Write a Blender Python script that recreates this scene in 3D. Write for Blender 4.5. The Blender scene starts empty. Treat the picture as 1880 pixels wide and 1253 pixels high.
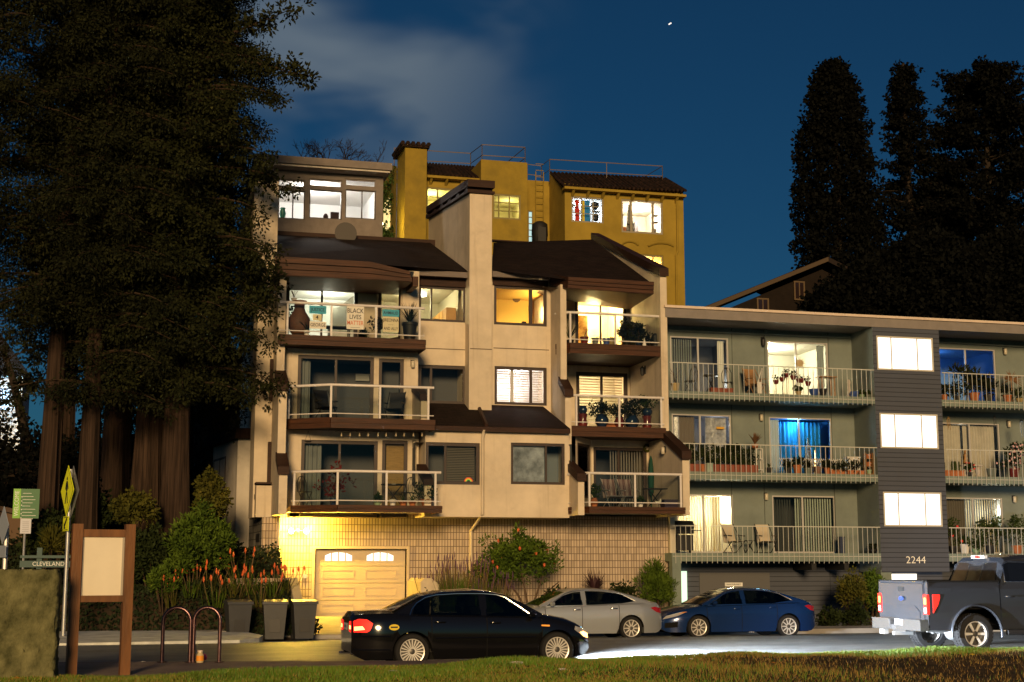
import bpy, math, random
import numpy as np
from mathutils import Vector, Matrix
random.seed(7); RNG = np.random.default_rng(7)
S = bpy.context.scene; COL = S.collection
PI = math.pi; R = math.radians
# ---------------- camera model: the street runs along X, depth is Y, the camera stands in the park at the origin
FOC = 2650.; CAMH = 1.9
PITCH = math.atan(413.5 / FOC); YAW = R(15)
_r = Vector((math.cos(YAW), -math.sin(YAW), 0))
_f = Vector((math.sin(YAW)*math.cos(PITCH), math.cos(YAW)*math.cos(PITCH), math.sin(PITCH)))
_u = Vector((-math.sin(YAW)*math.sin(PITCH), -math.cos(YAW)*math.sin(PITCH), math.cos(PITCH)))
def at(px, py, Y=None, X=None, Z=None):
    """point of the world on a plane (measured off the survey picture, 1880 x 1253)"""
    d = _f + (px-940)/FOC*_r + (626.5-py)/FOC*_u
    k = Y/d.y if Y is not None else X/d.x if X is not None else (Z-CAMH)/d.z
    return Vector((0, 0, CAMH)) + d*k
def rect(x0, y0, x1, y1, Y):
    ym, xm = (y0+y1)/2, (x0+x1)/2
    return at(x0, ym, Y).x, at(x1, ym, Y).x, at(xm, y1, Y).z, at(xm, y0, Y).z    # x0,x1,z0,z1
cam = bpy.data.cameras.new('camera'); cam.sensor_width = 36; cam.lens = 36*FOC/1880; cam.clip_end = 3000; cam.clip_start = .5
co = bpy.data.objects.new('camera', cam); COL.objects.link(co); co.location = (0, 0, CAMH)
co.rotation_euler = (PI/2+PITCH, 0, -YAW); S.camera = co
# ---------------- materials
def srgb(r, g, b):
    return tuple(((c/255)/12.92 if c/255 <= .04045 else ((c/255+.055)/1.055)**2.4) for c in (r, g, b))
MATS = {}
def nd(nt, t, **kw):
    n = nt.nodes.new(t)
    for k, v in kw.items(): setattr(n, k, v)
    return n
def mat(name, col, rough=.6, metal=0, var=.0, scale=3., bump=0., bscale=None, stretch=None, col2=None, coat=0, spec=.5, detail=6):
    """principled surface with procedural colour variation and bump"""
    if name in MATS: return MATS[name]
    m = bpy.data.materials.new(name); m.use_nodes = True; nt = m.node_tree; b = nt.nodes['Principled BSDF']
    b.inputs['Base Color'].default_value = (*col, 1); b.inputs['Roughness'].default_value = rough; b.inputs['Metallic'].default_value = metal
    b.inputs['Coat Weight'].default_value = coat; b.inputs['Coat Roughness'].default_value = .05; b.inputs['Specular IOR Level'].default_value = min(spec, .18) if rough >= .8 else spec
    if var or bump or col2:
        tc = nd(nt, 'ShaderNodeTexCoord'); mp = nd(nt, 'ShaderNodeMapping'); nt.links.new(tc.outputs['Object'], mp.inputs[0])
        if stretch: mp.inputs['Scale'].default_value = stretch
        n = nd(nt, 'ShaderNodeTexNoise'); n.inputs['Scale'].default_value = scale; n.inputs['Detail'].default_value = detail; n.inputs['Roughness'].default_value = .62
        nt.links.new(mp.outputs[0], n.inputs['Vector'])
        if var or col2:
            cr = nd(nt, 'ShaderNodeValToRGB'); c2 = col2 or tuple(min(1, c*(1+var)) for c in col)
            cr.color_ramp.elements[0].position = .32; cr.color_ramp.elements[1].position = .68
            cr.color_ramp.elements[0].color = (*[c*(1-var) for c in col], 1); cr.color_ramp.elements[1].color = (*c2, 1)
            nt.links.new(n.outputs['Fac'], cr.inputs[0]); nt.links.new(cr.outputs[0], b.inputs['Base Color'])
        if bump:
            n2 = nd(nt, 'ShaderNodeTexNoise'); n2.inputs['Scale'].default_value = bscale or scale*8; n2.inputs['Detail'].default_value = 4
            nt.links.new(mp.outputs[0], n2.inputs['Vector'])
            bp = nd(nt, 'ShaderNodeBump'); bp.inputs['Strength'].default_value = min(1, bump); bp.inputs['Distance'].default_value = .02
            nt.links.new(n2.outputs['Fac'], bp.inputs['Height']); nt.links.new(bp.outputs[0], b.inputs['Normal'])
    MATS[name] = m; return m
def stucco(name, col, dark, streak=.55):
    """trowelled wall with blotches, a fine grain and rain streaks running down it"""
    m = mat(name, col, .92, var=.12, scale=1.1, bump=.4, bscale=60, spec=.15); nt = m.node_tree; b = nt.nodes['Principled BSDF']; src = b.inputs['Base Color'].links[0].from_socket
    tc = nd(nt, 'ShaderNodeTexCoord'); fac = None
    for st, sc, lo, hi in (((2.2, 2.2, .12), 1.6, .52, .78), ((.5, .5, .5), 1.3, .56, .80)):
        mp = nd(nt, 'ShaderNodeMapping'); mp.inputs['Scale'].default_value = st; n = nd(nt, 'ShaderNodeTexNoise'); n.inputs['Scale'].default_value = sc; n.inputs['Detail'].default_value = 8; n.inputs['Roughness'].default_value = .68
        nt.links.new(tc.outputs['Object'], mp.inputs[0]); nt.links.new(mp.outputs[0], n.inputs['Vector']); r = nd(nt, 'ShaderNodeMapRange', interpolation_type='SMOOTHSTEP'); r.inputs[1].default_value = lo; r.inputs[2].default_value = hi; r.inputs[4].default_value = streak; nt.links.new(n.outputs['Fac'], r.inputs[0])
        mx = nd(nt, 'ShaderNodeMixRGB'); mx.inputs[2].default_value = (*dark, 1); nt.links.new(r.outputs[0], mx.inputs[0]); nt.links.new(src, mx.inputs[1]); src = mx.outputs[0]
    nt.links.new(src, b.inputs['Base Color']); return m
def emit(name, col, st):
    if name in MATS: return MATS[name]
    m = bpy.data.materials.new(name); m.use_nodes = True; b = m.node_tree.nodes['Principled BSDF']
    b.inputs['Base Color'].default_value = (*[c*.6 for c in col], 1); b.inputs['Emission Color'].default_value = (*col, 1); b.inputs['Emission Strength'].default_value = st
    MATS[name] = m; return m
def glass(name, tint=(.9, .93, .92), refl=.04, rough=.02, ior=1.28):
    if name in MATS: return MATS[name]
    m = bpy.data.materials.new(name); m.use_nodes = True; nt = m.node_tree; nt.nodes.clear()
    o = nd(nt, 'ShaderNodeOutputMaterial'); mx = nd(nt, 'ShaderNodeMixShader'); t = nd(nt, 'ShaderNodeBsdfTransparent'); g = nd(nt, 'ShaderNodeBsdfGlossy')
    fr = nd(nt, 'ShaderNodeFresnel'); fr.inputs[0].default_value = ior; t.inputs[0].default_value = (*tint, 1); g.inputs['Roughness'].default_value = rough
    ad = nd(nt, 'ShaderNodeMath', operation='ADD'); ad.inputs[1].default_value = max(0, refl-.04); nt.links.new(fr.outputs[0], ad.inputs[0])
    nt.links.new(ad.outputs[0], mx.inputs[0]); nt.links.new(t.outputs[0], mx.inputs[1]); nt.links.new(g.outputs[0], mx.inputs[2]); nt.links.new(mx.outputs[0], o.inputs[0])
    MATS[name] = m; return m
def brick(name, col, mortar, bw, bh, ms=.01, off=0., rough=.8, var=.12, bump=.5, axes='XZ', stain=.0, dirt=(.05, .04, .03)):
    """masonry, lapped siding or shingles: a brick texture laid in the wall's own plane"""
    if name in MATS: return MATS[name]
    m = bpy.data.materials.new(name); m.use_nodes = True; nt = m.node_tree; b = nt.nodes['Principled BSDF']; b.inputs['Roughness'].default_value = rough; b.inputs['Specular IOR Level'].default_value = .12
    tc = nd(nt, 'ShaderNodeTexCoord'); sp = nd(nt, 'ShaderNodeSeparateXYZ'); cb = nd(nt, 'ShaderNodeCombineXYZ'); nt.links.new(tc.outputs['Object'], sp.inputs[0])
    nt.links.new(sp.outputs[axes[0]], cb.inputs[0]); nt.links.new(sp.outputs[axes[1]], cb.inputs[1])
    br = nd(nt, 'ShaderNodeTexBrick'); br.offset = off; br.squash = 1; br.inputs['Scale'].default_value = 1
    br.inputs['Brick Width'].default_value = bw; br.inputs['Row Height'].default_value = bh; br.inputs['Mortar Size'].default_value = ms; br.inputs['Mortar Smooth'].default_value = .1
    br.inputs['Color1'].default_value = (*[c*(1-var) for c in col], 1); br.inputs['Color2'].default_value = (*[min(1, c*(1+var)) for c in col], 1); br.inputs['Mortar'].default_value = (*mortar, 1)
    nt.links.new(cb.outputs[0], br.inputs['Vector']); out = br.outputs['Color']
    n = nd(nt, 'ShaderNodeTexNoise'); n.inputs['Scale'].default_value = .9; n.inputs['Detail'].default_value = 8; n.inputs['Roughness'].default_value = .65; nt.links.new(tc.outputs['Object'], n.inputs['Vector'])
    cr = nd(nt, 'ShaderNodeValToRGB'); cr.color_ramp.elements[0].position = .35; cr.color_ramp.elements[1].position = .7
    cr.color_ramp.elements[0].color = (0, 0, 0, 1); cr.color_ramp.elements[1].color = (max(stain, .12),)*3+(1,); nt.links.new(n.outputs['Fac'], cr.inputs[0])
    mx = nd(nt, 'ShaderNodeMixRGB'); mx.inputs[2].default_value = (*dirt, 1); nt.links.new(cr.outputs[0], mx.inputs[0]); nt.links.new(out, mx.inputs[1]); nt.links.new(mx.outputs[0], b.inputs['Base Color'])
    bp = nd(nt, 'ShaderNodeBump'); bp.inputs['Strength'].default_value = bump; bp.inputs['Distance'].default_value = .01; bp.invert = True
    nt.links.new(br.outputs['Fac'], bp.inputs['Height']); nt.links.new(bp.outputs[0], b.inputs['Normal'])
    MATS[name] = m; return m
def foliage(name, c1, c2, c3=None, rough=.55, trans=.15):
    """leaf surface: colour differs from leaf cluster to leaf cluster"""
    if name in MATS: return MATS[name]
    m = bpy.data.materials.new(name); m.use_nodes = True; nt = m.node_tree; b = nt.nodes['Principled BSDF']; b.inputs['Roughness'].default_value = .75; b.inputs['Specular IOR Level'].default_value = .08
    tc = nd(nt, 'ShaderNodeTexCoord'); n = nd(nt, 'ShaderNodeTexNoise'); n.inputs['Scale'].default_value = 2.2; n.inputs['Detail'].default_value = 7; n.inputs['Roughness'].default_value = .75
    nt.links.new(tc.outputs['Object'], n.inputs['Vector'])
    cr = nd(nt, 'ShaderNodeValToRGB'); e = cr.color_ramp.elements; e[0].position = .36; e[0].color = (*c1, 1); e[1].position = .6; e[1].color = (*c2, 1)
    if c3: k = e.new(.7); k.color = (*c3, 1)
    nt.links.new(n.outputs['Fac'], cr.inputs[0]); nt.links.new(cr.outputs[0], b.inputs['Base Color'])
    MATS[name] = m; return m
# ---------------- mesh building
class MB:
    def __init__(s): s.v = []; s.f = []; s.m = []; s.mi = 0
    def quad(s, *p):
        n = len(s.v); s.v += [tuple(q) for q in p]; s.f.append(tuple(range(n, n+len(p)))); s.m.append(s.mi); return s
    def box(s, x0, x1, y0, y1, z0, z1):
        n = len(s.v); s.v += [(x, y, z) for z in (z0, z1) for y in (y0, y1) for x in (x0, x1)]
        for f in ((0, 2, 3, 1), (4, 5, 7, 6), (0, 1, 5, 4), (2, 6, 7, 3), (0, 4, 6, 2), (1, 3, 7, 5)): s.f.append(tuple(n+i for i in f)); s.m.append(s.mi)
        return s
    def prism(s, poly, ax, a, b):
        """polygon in the plane across axis ax, extruded from a to b"""
        n = len(s.v); k = len(poly)
        for t in (a, b):
            for p, q in poly: s.v.append((t, p, q) if ax == 'x' else (p, t, q) if ax == 'y' else (p, q, t))
        s.f.append(tuple(range(n, n+k))); s.f.append(tuple(range(n+2*k-1, n+k-1, -1)))
        for i in range(k): s.f.append((n+i, n+k+i, n+k+(i+1) % k, n+(i+1) % k))
        s.m += [s.mi]*(k+2); return s
    def tube(s, pts, r, n=6, cap=True):
        pts = [Vector(p) for p in pts]; base = len(s.v); L = len(pts); up = None
        for i, p in enumerate(pts):
            d = (pts[min(i+1, L-1)]-pts[max(i-1, 0)]).normalized()
            if up is None: up = Vector((0, 0, 1)) if abs(d.z) < .9 else Vector((1, 0, 0))
            a = d.cross(up).normalized(); b = a.cross(d); up = b
            rr = r[i] if isinstance(r, (list, tuple)) else r
            for k in range(n): t = 2*PI*k/n; s.v.append(tuple(p+a*rr*math.cos(t)+b*rr*math.sin(t)))
        for i in range(L-1):
            for k in range(n): s.f.append((base+i*n+k, base+i*n+(k+1) % n, base+(i+1)*n+(k+1) % n, base+(i+1)*n+k)); s.m.append(s.mi)
        if cap:
            s.f.append(tuple(base+k for k in range(n))[::-1]); s.f.append(tuple(base+(L-1)*n+k for k in range(n))); s.m += [s.mi]*2
        return s
    def lathe(s, prof, c=(0, 0, 0), n=16, ax='z', sx=1, sy=1, cap=True):
        base = len(s.v); c = Vector(c)
        for r, h in prof:
            for k in range(n):
                t = 2*PI*k/n; x, y = r*math.cos(t)*sx, r*math.sin(t)*sy
                q = (x, y, h) if ax == 'z' else (x, h, y) if ax == 'y' else (h, x, y)
                s.v.append(tuple(c+Vector(q)))
        for i in range(len(prof)-1):
            for k in range(n): s.f.append((base+i*n+k, base+i*n+(k+1) % n, base+(i+1)*n+(k+1) % n, base+(i+1)*n+k)); s.m.append(s.mi)
        if cap: s.f.append(tuple(base+k for k in range(n))[::-1]); s.f.append(tuple(base+(len(prof)-1)*n+k for k in range(n))); s.m += [s.mi]*2
        return s
    def blob(s, c, r, n=8, sz=1, jit=0):
        return s.lathe([(max(.02*r, r*math.sin(PI*i/n)*(1+random.uniform(-jit, jit))), -r*sz*math.cos(PI*i/n)) for i in range(n+1)], c, n+2)
    def np(s, V, Fq):
        n = len(s.v); s.v += [tuple(x) for x in V.tolist()]; s.f += [tuple(n+i for i in f) for f in Fq.tolist()]; s.m += [s.mi]*len(Fq); return s
def mesh_np(name, V, Fq):
    me = bpy.data.meshes.new(name); me.vertices.add(len(V)); me.vertices.foreach_set('co', V.astype(np.float32).ravel())
    k = Fq.shape[1]; me.loops.add(Fq.size); me.loops.foreach_set('vertex_index', Fq.astype(np.int32).ravel())
    me.polygons.add(len(Fq)); me.polygons.foreach_set('loop_start', np.arange(0, Fq.size, k, dtype=np.int32)); me.update(calc_edges=True); return me
BASE = {}
def link(o, parent=None):
    COL.objects.link(o)
    if parent: o.parent = parent; BASE[o.name] = BASE.get(parent.name)
    return o
def thing(name, label, cat, loc=(0, 0, 0), rz=0, group=None, world=False):
    """an Empty at the thing's base; world=True: its parts are given in world coordinates"""
    o = bpy.data.objects.new(name, None); COL.objects.link(o); o.location = loc; o.rotation_euler = (0, 0, rz); o.empty_display_size = .2
    tag(o, label, cat, group); BASE[o.name] = Vector(loc) if world else None; return o
def tag(o, label, cat, group=None, kind=None):
    o['label'] = label; o['category'] = cat
    if group: o['group'] = group
    if kind: o['kind'] = kind
    return o
def finish(me, mats, smooth=None):
    for m in (mats if isinstance(mats, (list, tuple)) else [mats]): me.materials.append(m)
    if smooth is not None:
        me.polygons.foreach_set('use_smooth', [True]*len(me.polygons)); me.set_sharp_from_angle(angle=R(smooth))
def tomesh(name, mb, mats, smooth=None, off=None):
    me = bpy.data.meshes.new(name); v = mb.v if off is None else [(x-off[0], y-off[1], z-off[2]) for x, y, z in mb.v]
    me.from_pydata(v, [], mb.f); me.polygons.foreach_set('material_index', mb.m); me.update(); finish(me, mats, smooth); return me
def part(name, mb, mats, parent, smooth=None, label=None):
    me = tomesh(name, mb, mats, smooth, BASE.get(parent.name)); o = link(bpy.data.objects.new(name, me), parent)
    if label: o['label'] = label
    return o
def solo(name, mb, mats, label, cat, group=None, smooth=None, kind=None, base=True):
    v = np.array(mb.v); off = ((v[:, 0].min()+v[:, 0].max())/2, (v[:, 1].min()+v[:, 1].max())/2, v[:, 2].min()) if base else None
    me = tomesh(name, mb, mats, smooth, off); o = link(bpy.data.objects.new(name, me))
    if off: o.location = off
    return tag(o, label, cat, group, kind)
def structure(name, mb, mats, smooth=None):
    o = link(bpy.data.objects.new(name, tomesh(name, mb, mats, smooth))); o['kind'] = 'structure'; o['label'] = STRUCT.get(name, 'plain %s of the street scene' % name.replace('_', ' ')); o['category'] = name.replace('_', ' '); return o
STRUCT = {}
def copy_tree(o, parent=None):
    c = o.copy(); COL.objects.link(c)
    if parent: c.parent = parent
    for ch in o.children: copy_tree(ch, c)
    return c
def clone(o, loc, label=None, rz=None, sc=None):
    c = copy_tree(o); c.location = loc
    if label: c['label'] = label
    if rz is not None: c.rotation_euler = (0, 0, rz)
    if sc: c.scale = (sc,)*3 if not isinstance(sc, tuple) else sc
    return c
def text(name, body, size, mat_, parent, loc, rot=(PI/2, 0, 0), ext=.004, sx=1., align='CENTER', weight=0., lift=0):
    c = bpy.data.curves.new(name, 'FONT'); c.body = body; c.size = size; c.extrude = ext; c.align_x = align; c.align_y = 'CENTER'; c.offset = weight; c.resolution_u = 3
    o = bpy.data.objects.new(name+'_curve', c); COL.objects.link(o); dg = bpy.context.evaluated_depsgraph_get()
    me = bpy.data.meshes.new_from_object(o.evaluated_get(dg)); bpy.data.objects.remove(o); bpy.data.curves.remove(c)
    me.transform(Matrix.Scale(sx, 4, (1, 0, 0))); me.name = name; me.materials.clear(); me.materials.append(mat_)
    q = link(bpy.data.objects.new(name, me), parent); off = BASE.get(parent.name) if parent else None
    q.location = Vector(loc)-off if off is not None else loc; q.rotation_euler = rot; return q
def lamp(name, loc, watts, col, rad=.1, kind='POINT', rot=None, **kw):
    l = bpy.data.lights.new(name, kind); l.energy = watts; l.color = col
    if kind in ('POINT', 'SPOT'): l.shadow_soft_size = rad
    for k, v in kw.items(): setattr(l, k, v)
    o = bpy.data.objects.new(name, l); COL.objects.link(o); o.location = loc
    if rot: o.rotation_euler = rot
    return o
# ---------------- leaves
def leaf_quads(P, D, L, W, jitter=.5):
    """P points, D directions -> diamond leaves of length L and width W"""
    n = len(P); D = D+RNG.normal(0, jitter, (n, 3)); D /= np.linalg.norm(D, axis=1)[:, None]+1e-9
    A = np.cross(D, RNG.normal(0, 1, (n, 3))); A /= np.linalg.norm(A, axis=1)[:, None]+1e-9
    L = (L*RNG.uniform(.6, 1.3, n))[:, None]; W = (W*RNG.uniform(.7, 1.2, n))[:, None]
    V = np.stack([P, P+D*L*.5+A*W, P+D*L, P+D*L*.5-A*W], 1).reshape(-1, 3)
    return V, np.arange(4*n).reshape(-1, 4)
def clumps(centres, radii, per, flat=1., seed=None):
    """points scattered on and in little clumps, so that a crown has lit lumps and dark gaps"""
    out = []; di = []
    for c, r in zip(centres, radii):
        d = RNG.normal(0, 1, (per, 3)); d /= np.linalg.norm(d, axis=1)[:, None]; rr = r*RNG.uniform(.35, 1, per)[:, None]
        q = d*rr; q[:, 2] *= flat; out.append(np.array(c)+q); di.append(d+np.array([0, 0, .1]))
    return np.concatenate(out), np.concatenate(di)
def leafy(name, P, D, L, W, m, parent, jitter=.6):
    V, Fq = leaf_quads(P, D, L, W, jitter); off = BASE.get(parent.name) if parent else None
    if off is not None: V = V-np.array(off)
    me = mesh_np(name, V, Fq); finish(me, m); return link(bpy.data.objects.new(name, me), parent)
# ================= world, sun, ground
W = bpy.data.worlds.new('World'); S.world = W; W.use_nodes = True; nt = W.node_tree; bg = nt.nodes['Background']
SUN_EL, SUN_AZ = R(11), R(14)          # the lamp-like key light comes from behind the camera, a little from the left
sky = nd(nt, 'ShaderNodeTexSky', sky_type='NISHITA', sun_disc=False, sun_elevation=R(14), sun_rotation=PI+R(11), altitude=0, air_density=1, dust_density=.6, ozone_density=3)
tint = nd(nt, 'ShaderNodeMixRGB', blend_type='MULTIPLY'); tint.inputs[0].default_value = 1; tint.inputs[2].default_value = (.135, .45, .66, 1)
nt.links.new(sky.outputs[0], tint.inputs[1])
tc = nd(nt, 'ShaderNodeTexCoord'); mp = nd(nt, 'ShaderNodeMapping'); nt.links.new(tc.outputs['Generated'], mp.inputs[0])
mp.inputs['Rotation'].default_value = (0, R(28), 0); mp.inputs['Scale'].default_value = (7, 7, 16)
cn = nd(nt, 'ShaderNodeTexNoise'); cn.inputs['Scale'].default_value = 1.; cn.inputs['Detail'].default_value = 3.2; cn.inputs['Roughness'].default_value = .45; cn.inputs['Distortion'].default_value = .25
nt.links.new(mp.outputs[0], cn.inputs['Vector'])
# a bank of cloud high on the left: a soft region round one direction of the sky
vm = nd(nt, 'ShaderNodeVectorMath', operation='DISTANCE'); cdir = (at(640, 70, Y=1000)-Vector((0, 0, CAMH))).normalized(); vm.inputs[1].default_value = cdir
nt.links.new(tc.outputs['Generated'], vm.inputs[0])
mr = nd(nt, 'ShaderNodeMapRange', interpolation_type='SMOOTHSTEP'); mr.inputs[1].default_value = .02; mr.inputs[2].default_value = .165; mr.inputs[3].default_value = 1.; mr.inputs[4].default_value = 0
nt.links.new(vm.outputs['Value'], mr.inputs[0])
cr = nd(nt, 'ShaderNodeMapRange', interpolation_type='SMOOTHSTEP'); cr.inputs[1].default_value = .40; cr.inputs[2].default_value = .64; nt.links.new(cn.outputs['Fac'], cr.inputs[0])
mu = nd(nt, 'ShaderNodeMath', operation='MULTIPLY'); nt.links.new(cr.outputs[0], mu.inputs[0]); nt.links.new(mr.outputs[0], mu.inputs[1])
mu2 = nd(nt, 'ShaderNodeMath', operation='MULTIPLY'); mu2.inputs[1].default_value = 1.; nt.links.new(mu.outputs[0], mu2.inputs[0])
cm = nd(nt, 'ShaderNodeMixRGB'); cm.inputs[2].default_value = (3.3, 4.4, 5.6, 1); nt.links.new(mu2.outputs[0], cm.inputs[0]); nt.links.new(tint.outputs[0], cm.inputs[1])
nt.links.new(cm.outputs[0], bg.inputs[0]); bg.inputs[1].default_value = .034
sun = bpy.data.lights.new('sun', 'SUN'); sun.energy = 3.45; sun.color = (1, .66, .31); sun.angle = R(11)
so = bpy.data.objects.new('sun', sun); COL.objects.link(so); so.rotation_euler = (PI/2-SUN_EL, 0, -SUN_AZ); so.location = (-20, -40, 40)
S.view_settings.view_transform = 'Standard'; S.view_settings.look = 'None'; S.view_settings.exposure = 0; S.view_settings.gamma = 1
S.render.engine = 'CYCLES'; S.cycles.use_denoising = True; S.cycles.max_bounces = 8; S.cycles.transparent_max_bounces = 24; S.cycles.sample_clamp_indirect = 6; S.cycles.caustics_reflective = False; S.cycles.caustics_refractive = False
# ---- common surfaces
M_stucco = stucco('tan stucco', (.60, .51, .39), (.25, .18, .11), .5)
M_stucco2 = stucco('weathered grey stucco', (.52, .48, .42), (.10, .08, .06), .75)
M_brown = mat('brown painted wood', (.03, .013, .008), .6, var=.35, scale=2, stretch=(1, 1, 9), bump=.15, spec=.2)
M_brown2 = mat('red brown fascia boards', (.05, .018, .007), .55, var=.5, scale=1.6, stretch=(.6, 1, 12), bump=.2, spec=.25)
M_dkframe = mat('dark brown frame', (.03, .016, .011), .45)
M_white = mat('white painted metal', (.62, .58, .56), .4, var=.06, scale=6)
M_pane = glass('window glass', (.93, .95, .95), .03)
M_guard = glass('balcony glass', (.88, .90, .88), .035)
M_black = mat('matt black', (.008, .008, .009), .6)
M_blkmetal = mat('black metal', (.012, .012, .013), .35, metal=.3)
M_shingle = brick('brown roof shingles', (.016, .009, .007), (.006, .004, .003), .3, .13, .012, .5, .95, .35, .8, 'XY')
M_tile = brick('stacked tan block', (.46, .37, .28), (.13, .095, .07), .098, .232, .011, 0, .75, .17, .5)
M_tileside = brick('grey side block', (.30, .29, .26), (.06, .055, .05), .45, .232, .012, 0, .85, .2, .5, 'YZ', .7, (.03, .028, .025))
M_asphalt = mat('asphalt', (.19, .2, .205), .5, var=.35, scale=1.2, bump=.5, bscale=90, stretch=(.35, 1, 1))  # lightened: some of the passing headlights' light is put into the colour
M_conc = mat('pavement concrete', (.33, .31, .28), .85, var=.2, scale=1.3, bump=.3, bscale=70)
M_earth = mat('dark earth', (.035, .024, .015), .95, var=.5, scale=1.5, bump=.6)
M_terra = mat('terracotta', (.36, .13, .055), .8, var=.15, scale=6)
M_chrome = mat('polished metal', (.62, .62, .63), .2, metal=1)
M_rubber = mat('tyre rubber', (.017, .017, .018), .8, bump=.2)
M_steel = mat('galvanised steel', (.42, .43, .44), .45, metal=.7, var=.1)
# ---- ground, road, pavements
def hill(x, y):
    def ss(a, b, t): t = np.clip((t-a)/(b-a), 0, 1); return t*t*(3-2*t)
    h = (ss(57.5, 70, y)*12.5+ss(70, 130, y)*8)*(.30+.70*ss(-3, 5, x))
    left = np.where(y < 46.6, ss(5.0, 4.8, x), ss(4.0, 3.2, x))*(ss(41.9, 43.5, y)*1.45+ss(43.5, 48.5, y)*1.85)+ss(4.5, 1, x)*ss(48, 62, y)*3.5*ss(75, 57, y)
    return np.maximum(h, left)
xs = np.concatenate([np.array([-400, -200, -120, -80, -60, -45, -35]), np.arange(-30, -10, .8), np.arange(-10, 6, .2), np.arange(6, 34, .8), np.array([40, 50, 60, 80, 100, 140, 200, 400])])
ys = np.concatenate([np.array([-200, -80, -30, 0, 15, 24, 27, 34]), np.arange(41, 49, .25), np.arange(49, 80, .8), np.array([85, 90, 100, 115, 130, 180, 260, 400])])
XX, YY = np.meshgrid(xs, ys); ZZ = hill(XX, YY)-.34+(YY > 42.5)*RNG.normal(0, .035, XX.shape)*((XX < 3.0) | (YY > 59))
V = np.stack([XX, YY, ZZ], -1).reshape(-1, 3); nx = len(xs)
I = (np.arange(len(ys)-1)[:, None]*nx+np.arange(nx-1)[None, :]).ravel(); Fq = np.stack([I, I+1, I+nx+1, I+nx], 1)
me = mesh_np('ground', V, Fq); finish(me, M_earth, 180); g = link(bpy.data.objects.new('ground', me)); g['kind'] = 'structure'; g['label'] = 'dark earth ground and wooded hillside'; g['category'] = 'ground'
KERB = [at(-900, 1224, Z=.25), at(-300, 1218, Z=.25), at(175, 1215, Z=.25), at(640, 1214, Z=.25), at(860, 1212, Z=.25), at(1060, 1208, Z=.25)]
LAWN = [at(-900, 1272, Z=.27), at(-300, 1262, Z=.27), at(100, 1246, Z=.27), at(240, 1241, Z=.27), at(450, 1234, Z=.27), at(660, 1227, Z=.27), at(860, 1217, Z=.27), at(1060, 1209.5, Z=.27), at(1400, 1199, Z=.29), at(1880, 1190, Z=.29), at(2300, 1186, Z=.29)]
def yat(poly, x): return float(np.interp(x, [p.x for p in poly], [p.y for p in poly]))
xl = np.unique(np.concatenate([[-60, -30, -15], np.linspace(-9, 20, 60), [25, 35, 60, 90]]))
yk = [max(yat(KERB, x) if x < KERB[-1].x else yat(LAWN, x)+.12, yat(LAWN, x)+.12) for x in xl]; ylw = [yat(LAWN, x) for x in xl]
ROADP = [(0, .075), (26.5, .075), (29, .1), (33, .12), (35.5, .09), (37.5, .0), (39.5, -.10), (42.3, -.2)]
def roadz(y): return float(np.interp(y, [p[0] for p in ROADP], [p[1] for p in ROADP]))
m = MB()
for i in range(len(xl)-1):
    a, b = xl[i], xl[i+1]
    for (t0, z0), (t1, z1) in zip(ROADP, ROADP[1:]):
        lo = lambda k, t, z: (xl[k], max(t, yk[k]) if t > 20 else yk[k], z)
        m.quad(lo(i, t0, z0), lo(i+1, t0, z0), lo(i+1, t1, z1), lo(i, t1, z1))
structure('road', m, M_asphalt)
m = MB()
for i in range(len(xl)-1):
    a, b = xl[i], xl[i+1]
    m.quad((a, ylw[i]-.5, .25), (b, ylw[i+1]-.5, .25), (b, yk[i+1]-.03, .25), (a, yk[i]-.03, .25))
    m.quad((a, yk[i]-.03, .25), (b, yk[i+1]-.03, .25), (b, yk[i+1], .225), (a, yk[i], .225))
    m.quad((a, yk[i], .225), (b, yk[i+1], .225), (b, yk[i+1], .03), (a, yk[i], .03))
structure('near_pavement', m, mat('reddish pavement', (.21, .16, .145), .85, var=.25, scale=1.2, bump=.3, bscale=60))
# painted lines on the road
m = MB()
for y0, w, x0, x1, n in ((32.2, .1, -14, 50, 1), (32.5, .1, -14, 50, 1), (28.9, .08, -12, 3.6, 1), (36.6, .08, 9, 44, 1)):
    m.quad((x0, y0, roadz(y0)+.006), (x1, y0, roadz(y0)+.006), (x1, y0+w, roadz(y0+w)+.006), (x0, y0+w, roadz(y0+w)+.006))
structure('road_markings', m, mat('worn road paint', (.30, .30, .27), .7, var=.4, scale=5))
# far pavement with kerb, and the bulb-out at the crossing on the left
m = MB(); m.box(2.9, 90, 42.3, 44.2, -.3, -.05); m.box(-60, 2.9, 41.4, 42.9, -.3, .12)
structure('far_pavement', m, M_conc)
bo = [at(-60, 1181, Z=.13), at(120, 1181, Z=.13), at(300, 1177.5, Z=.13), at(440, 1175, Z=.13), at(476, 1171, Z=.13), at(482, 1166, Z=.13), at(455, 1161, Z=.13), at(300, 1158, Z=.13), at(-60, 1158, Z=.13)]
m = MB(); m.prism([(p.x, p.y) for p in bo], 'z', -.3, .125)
structure('bulb_out_pavement', m, mat('headlit kerb concrete', (.62, .64, .60), .8, var=.25, scale=2, bump=.3))  # paler than the other pavement: passing headlights' light is put into its colour
m = MB(); a, b, c, d = at(575, 1172, Z=.0), at(765, 1170, Z=.0), at(752, 1132, Y=47.45), at(572, 1132, Y=47.45)
m.quad((a.x-.1, 42.2, -.17), (b.x+.2, 42.2, -.17), (b.x+.2, 44.1, -.03), (a.x-.1, 44.1, -.03)); m.quad((a.x-.1, 44.1, -.03), (b.x+.2, 44.1, -.03), (c.x+.4, 47.5, c.z), (d.x-.3, 47.5, d.z))
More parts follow.
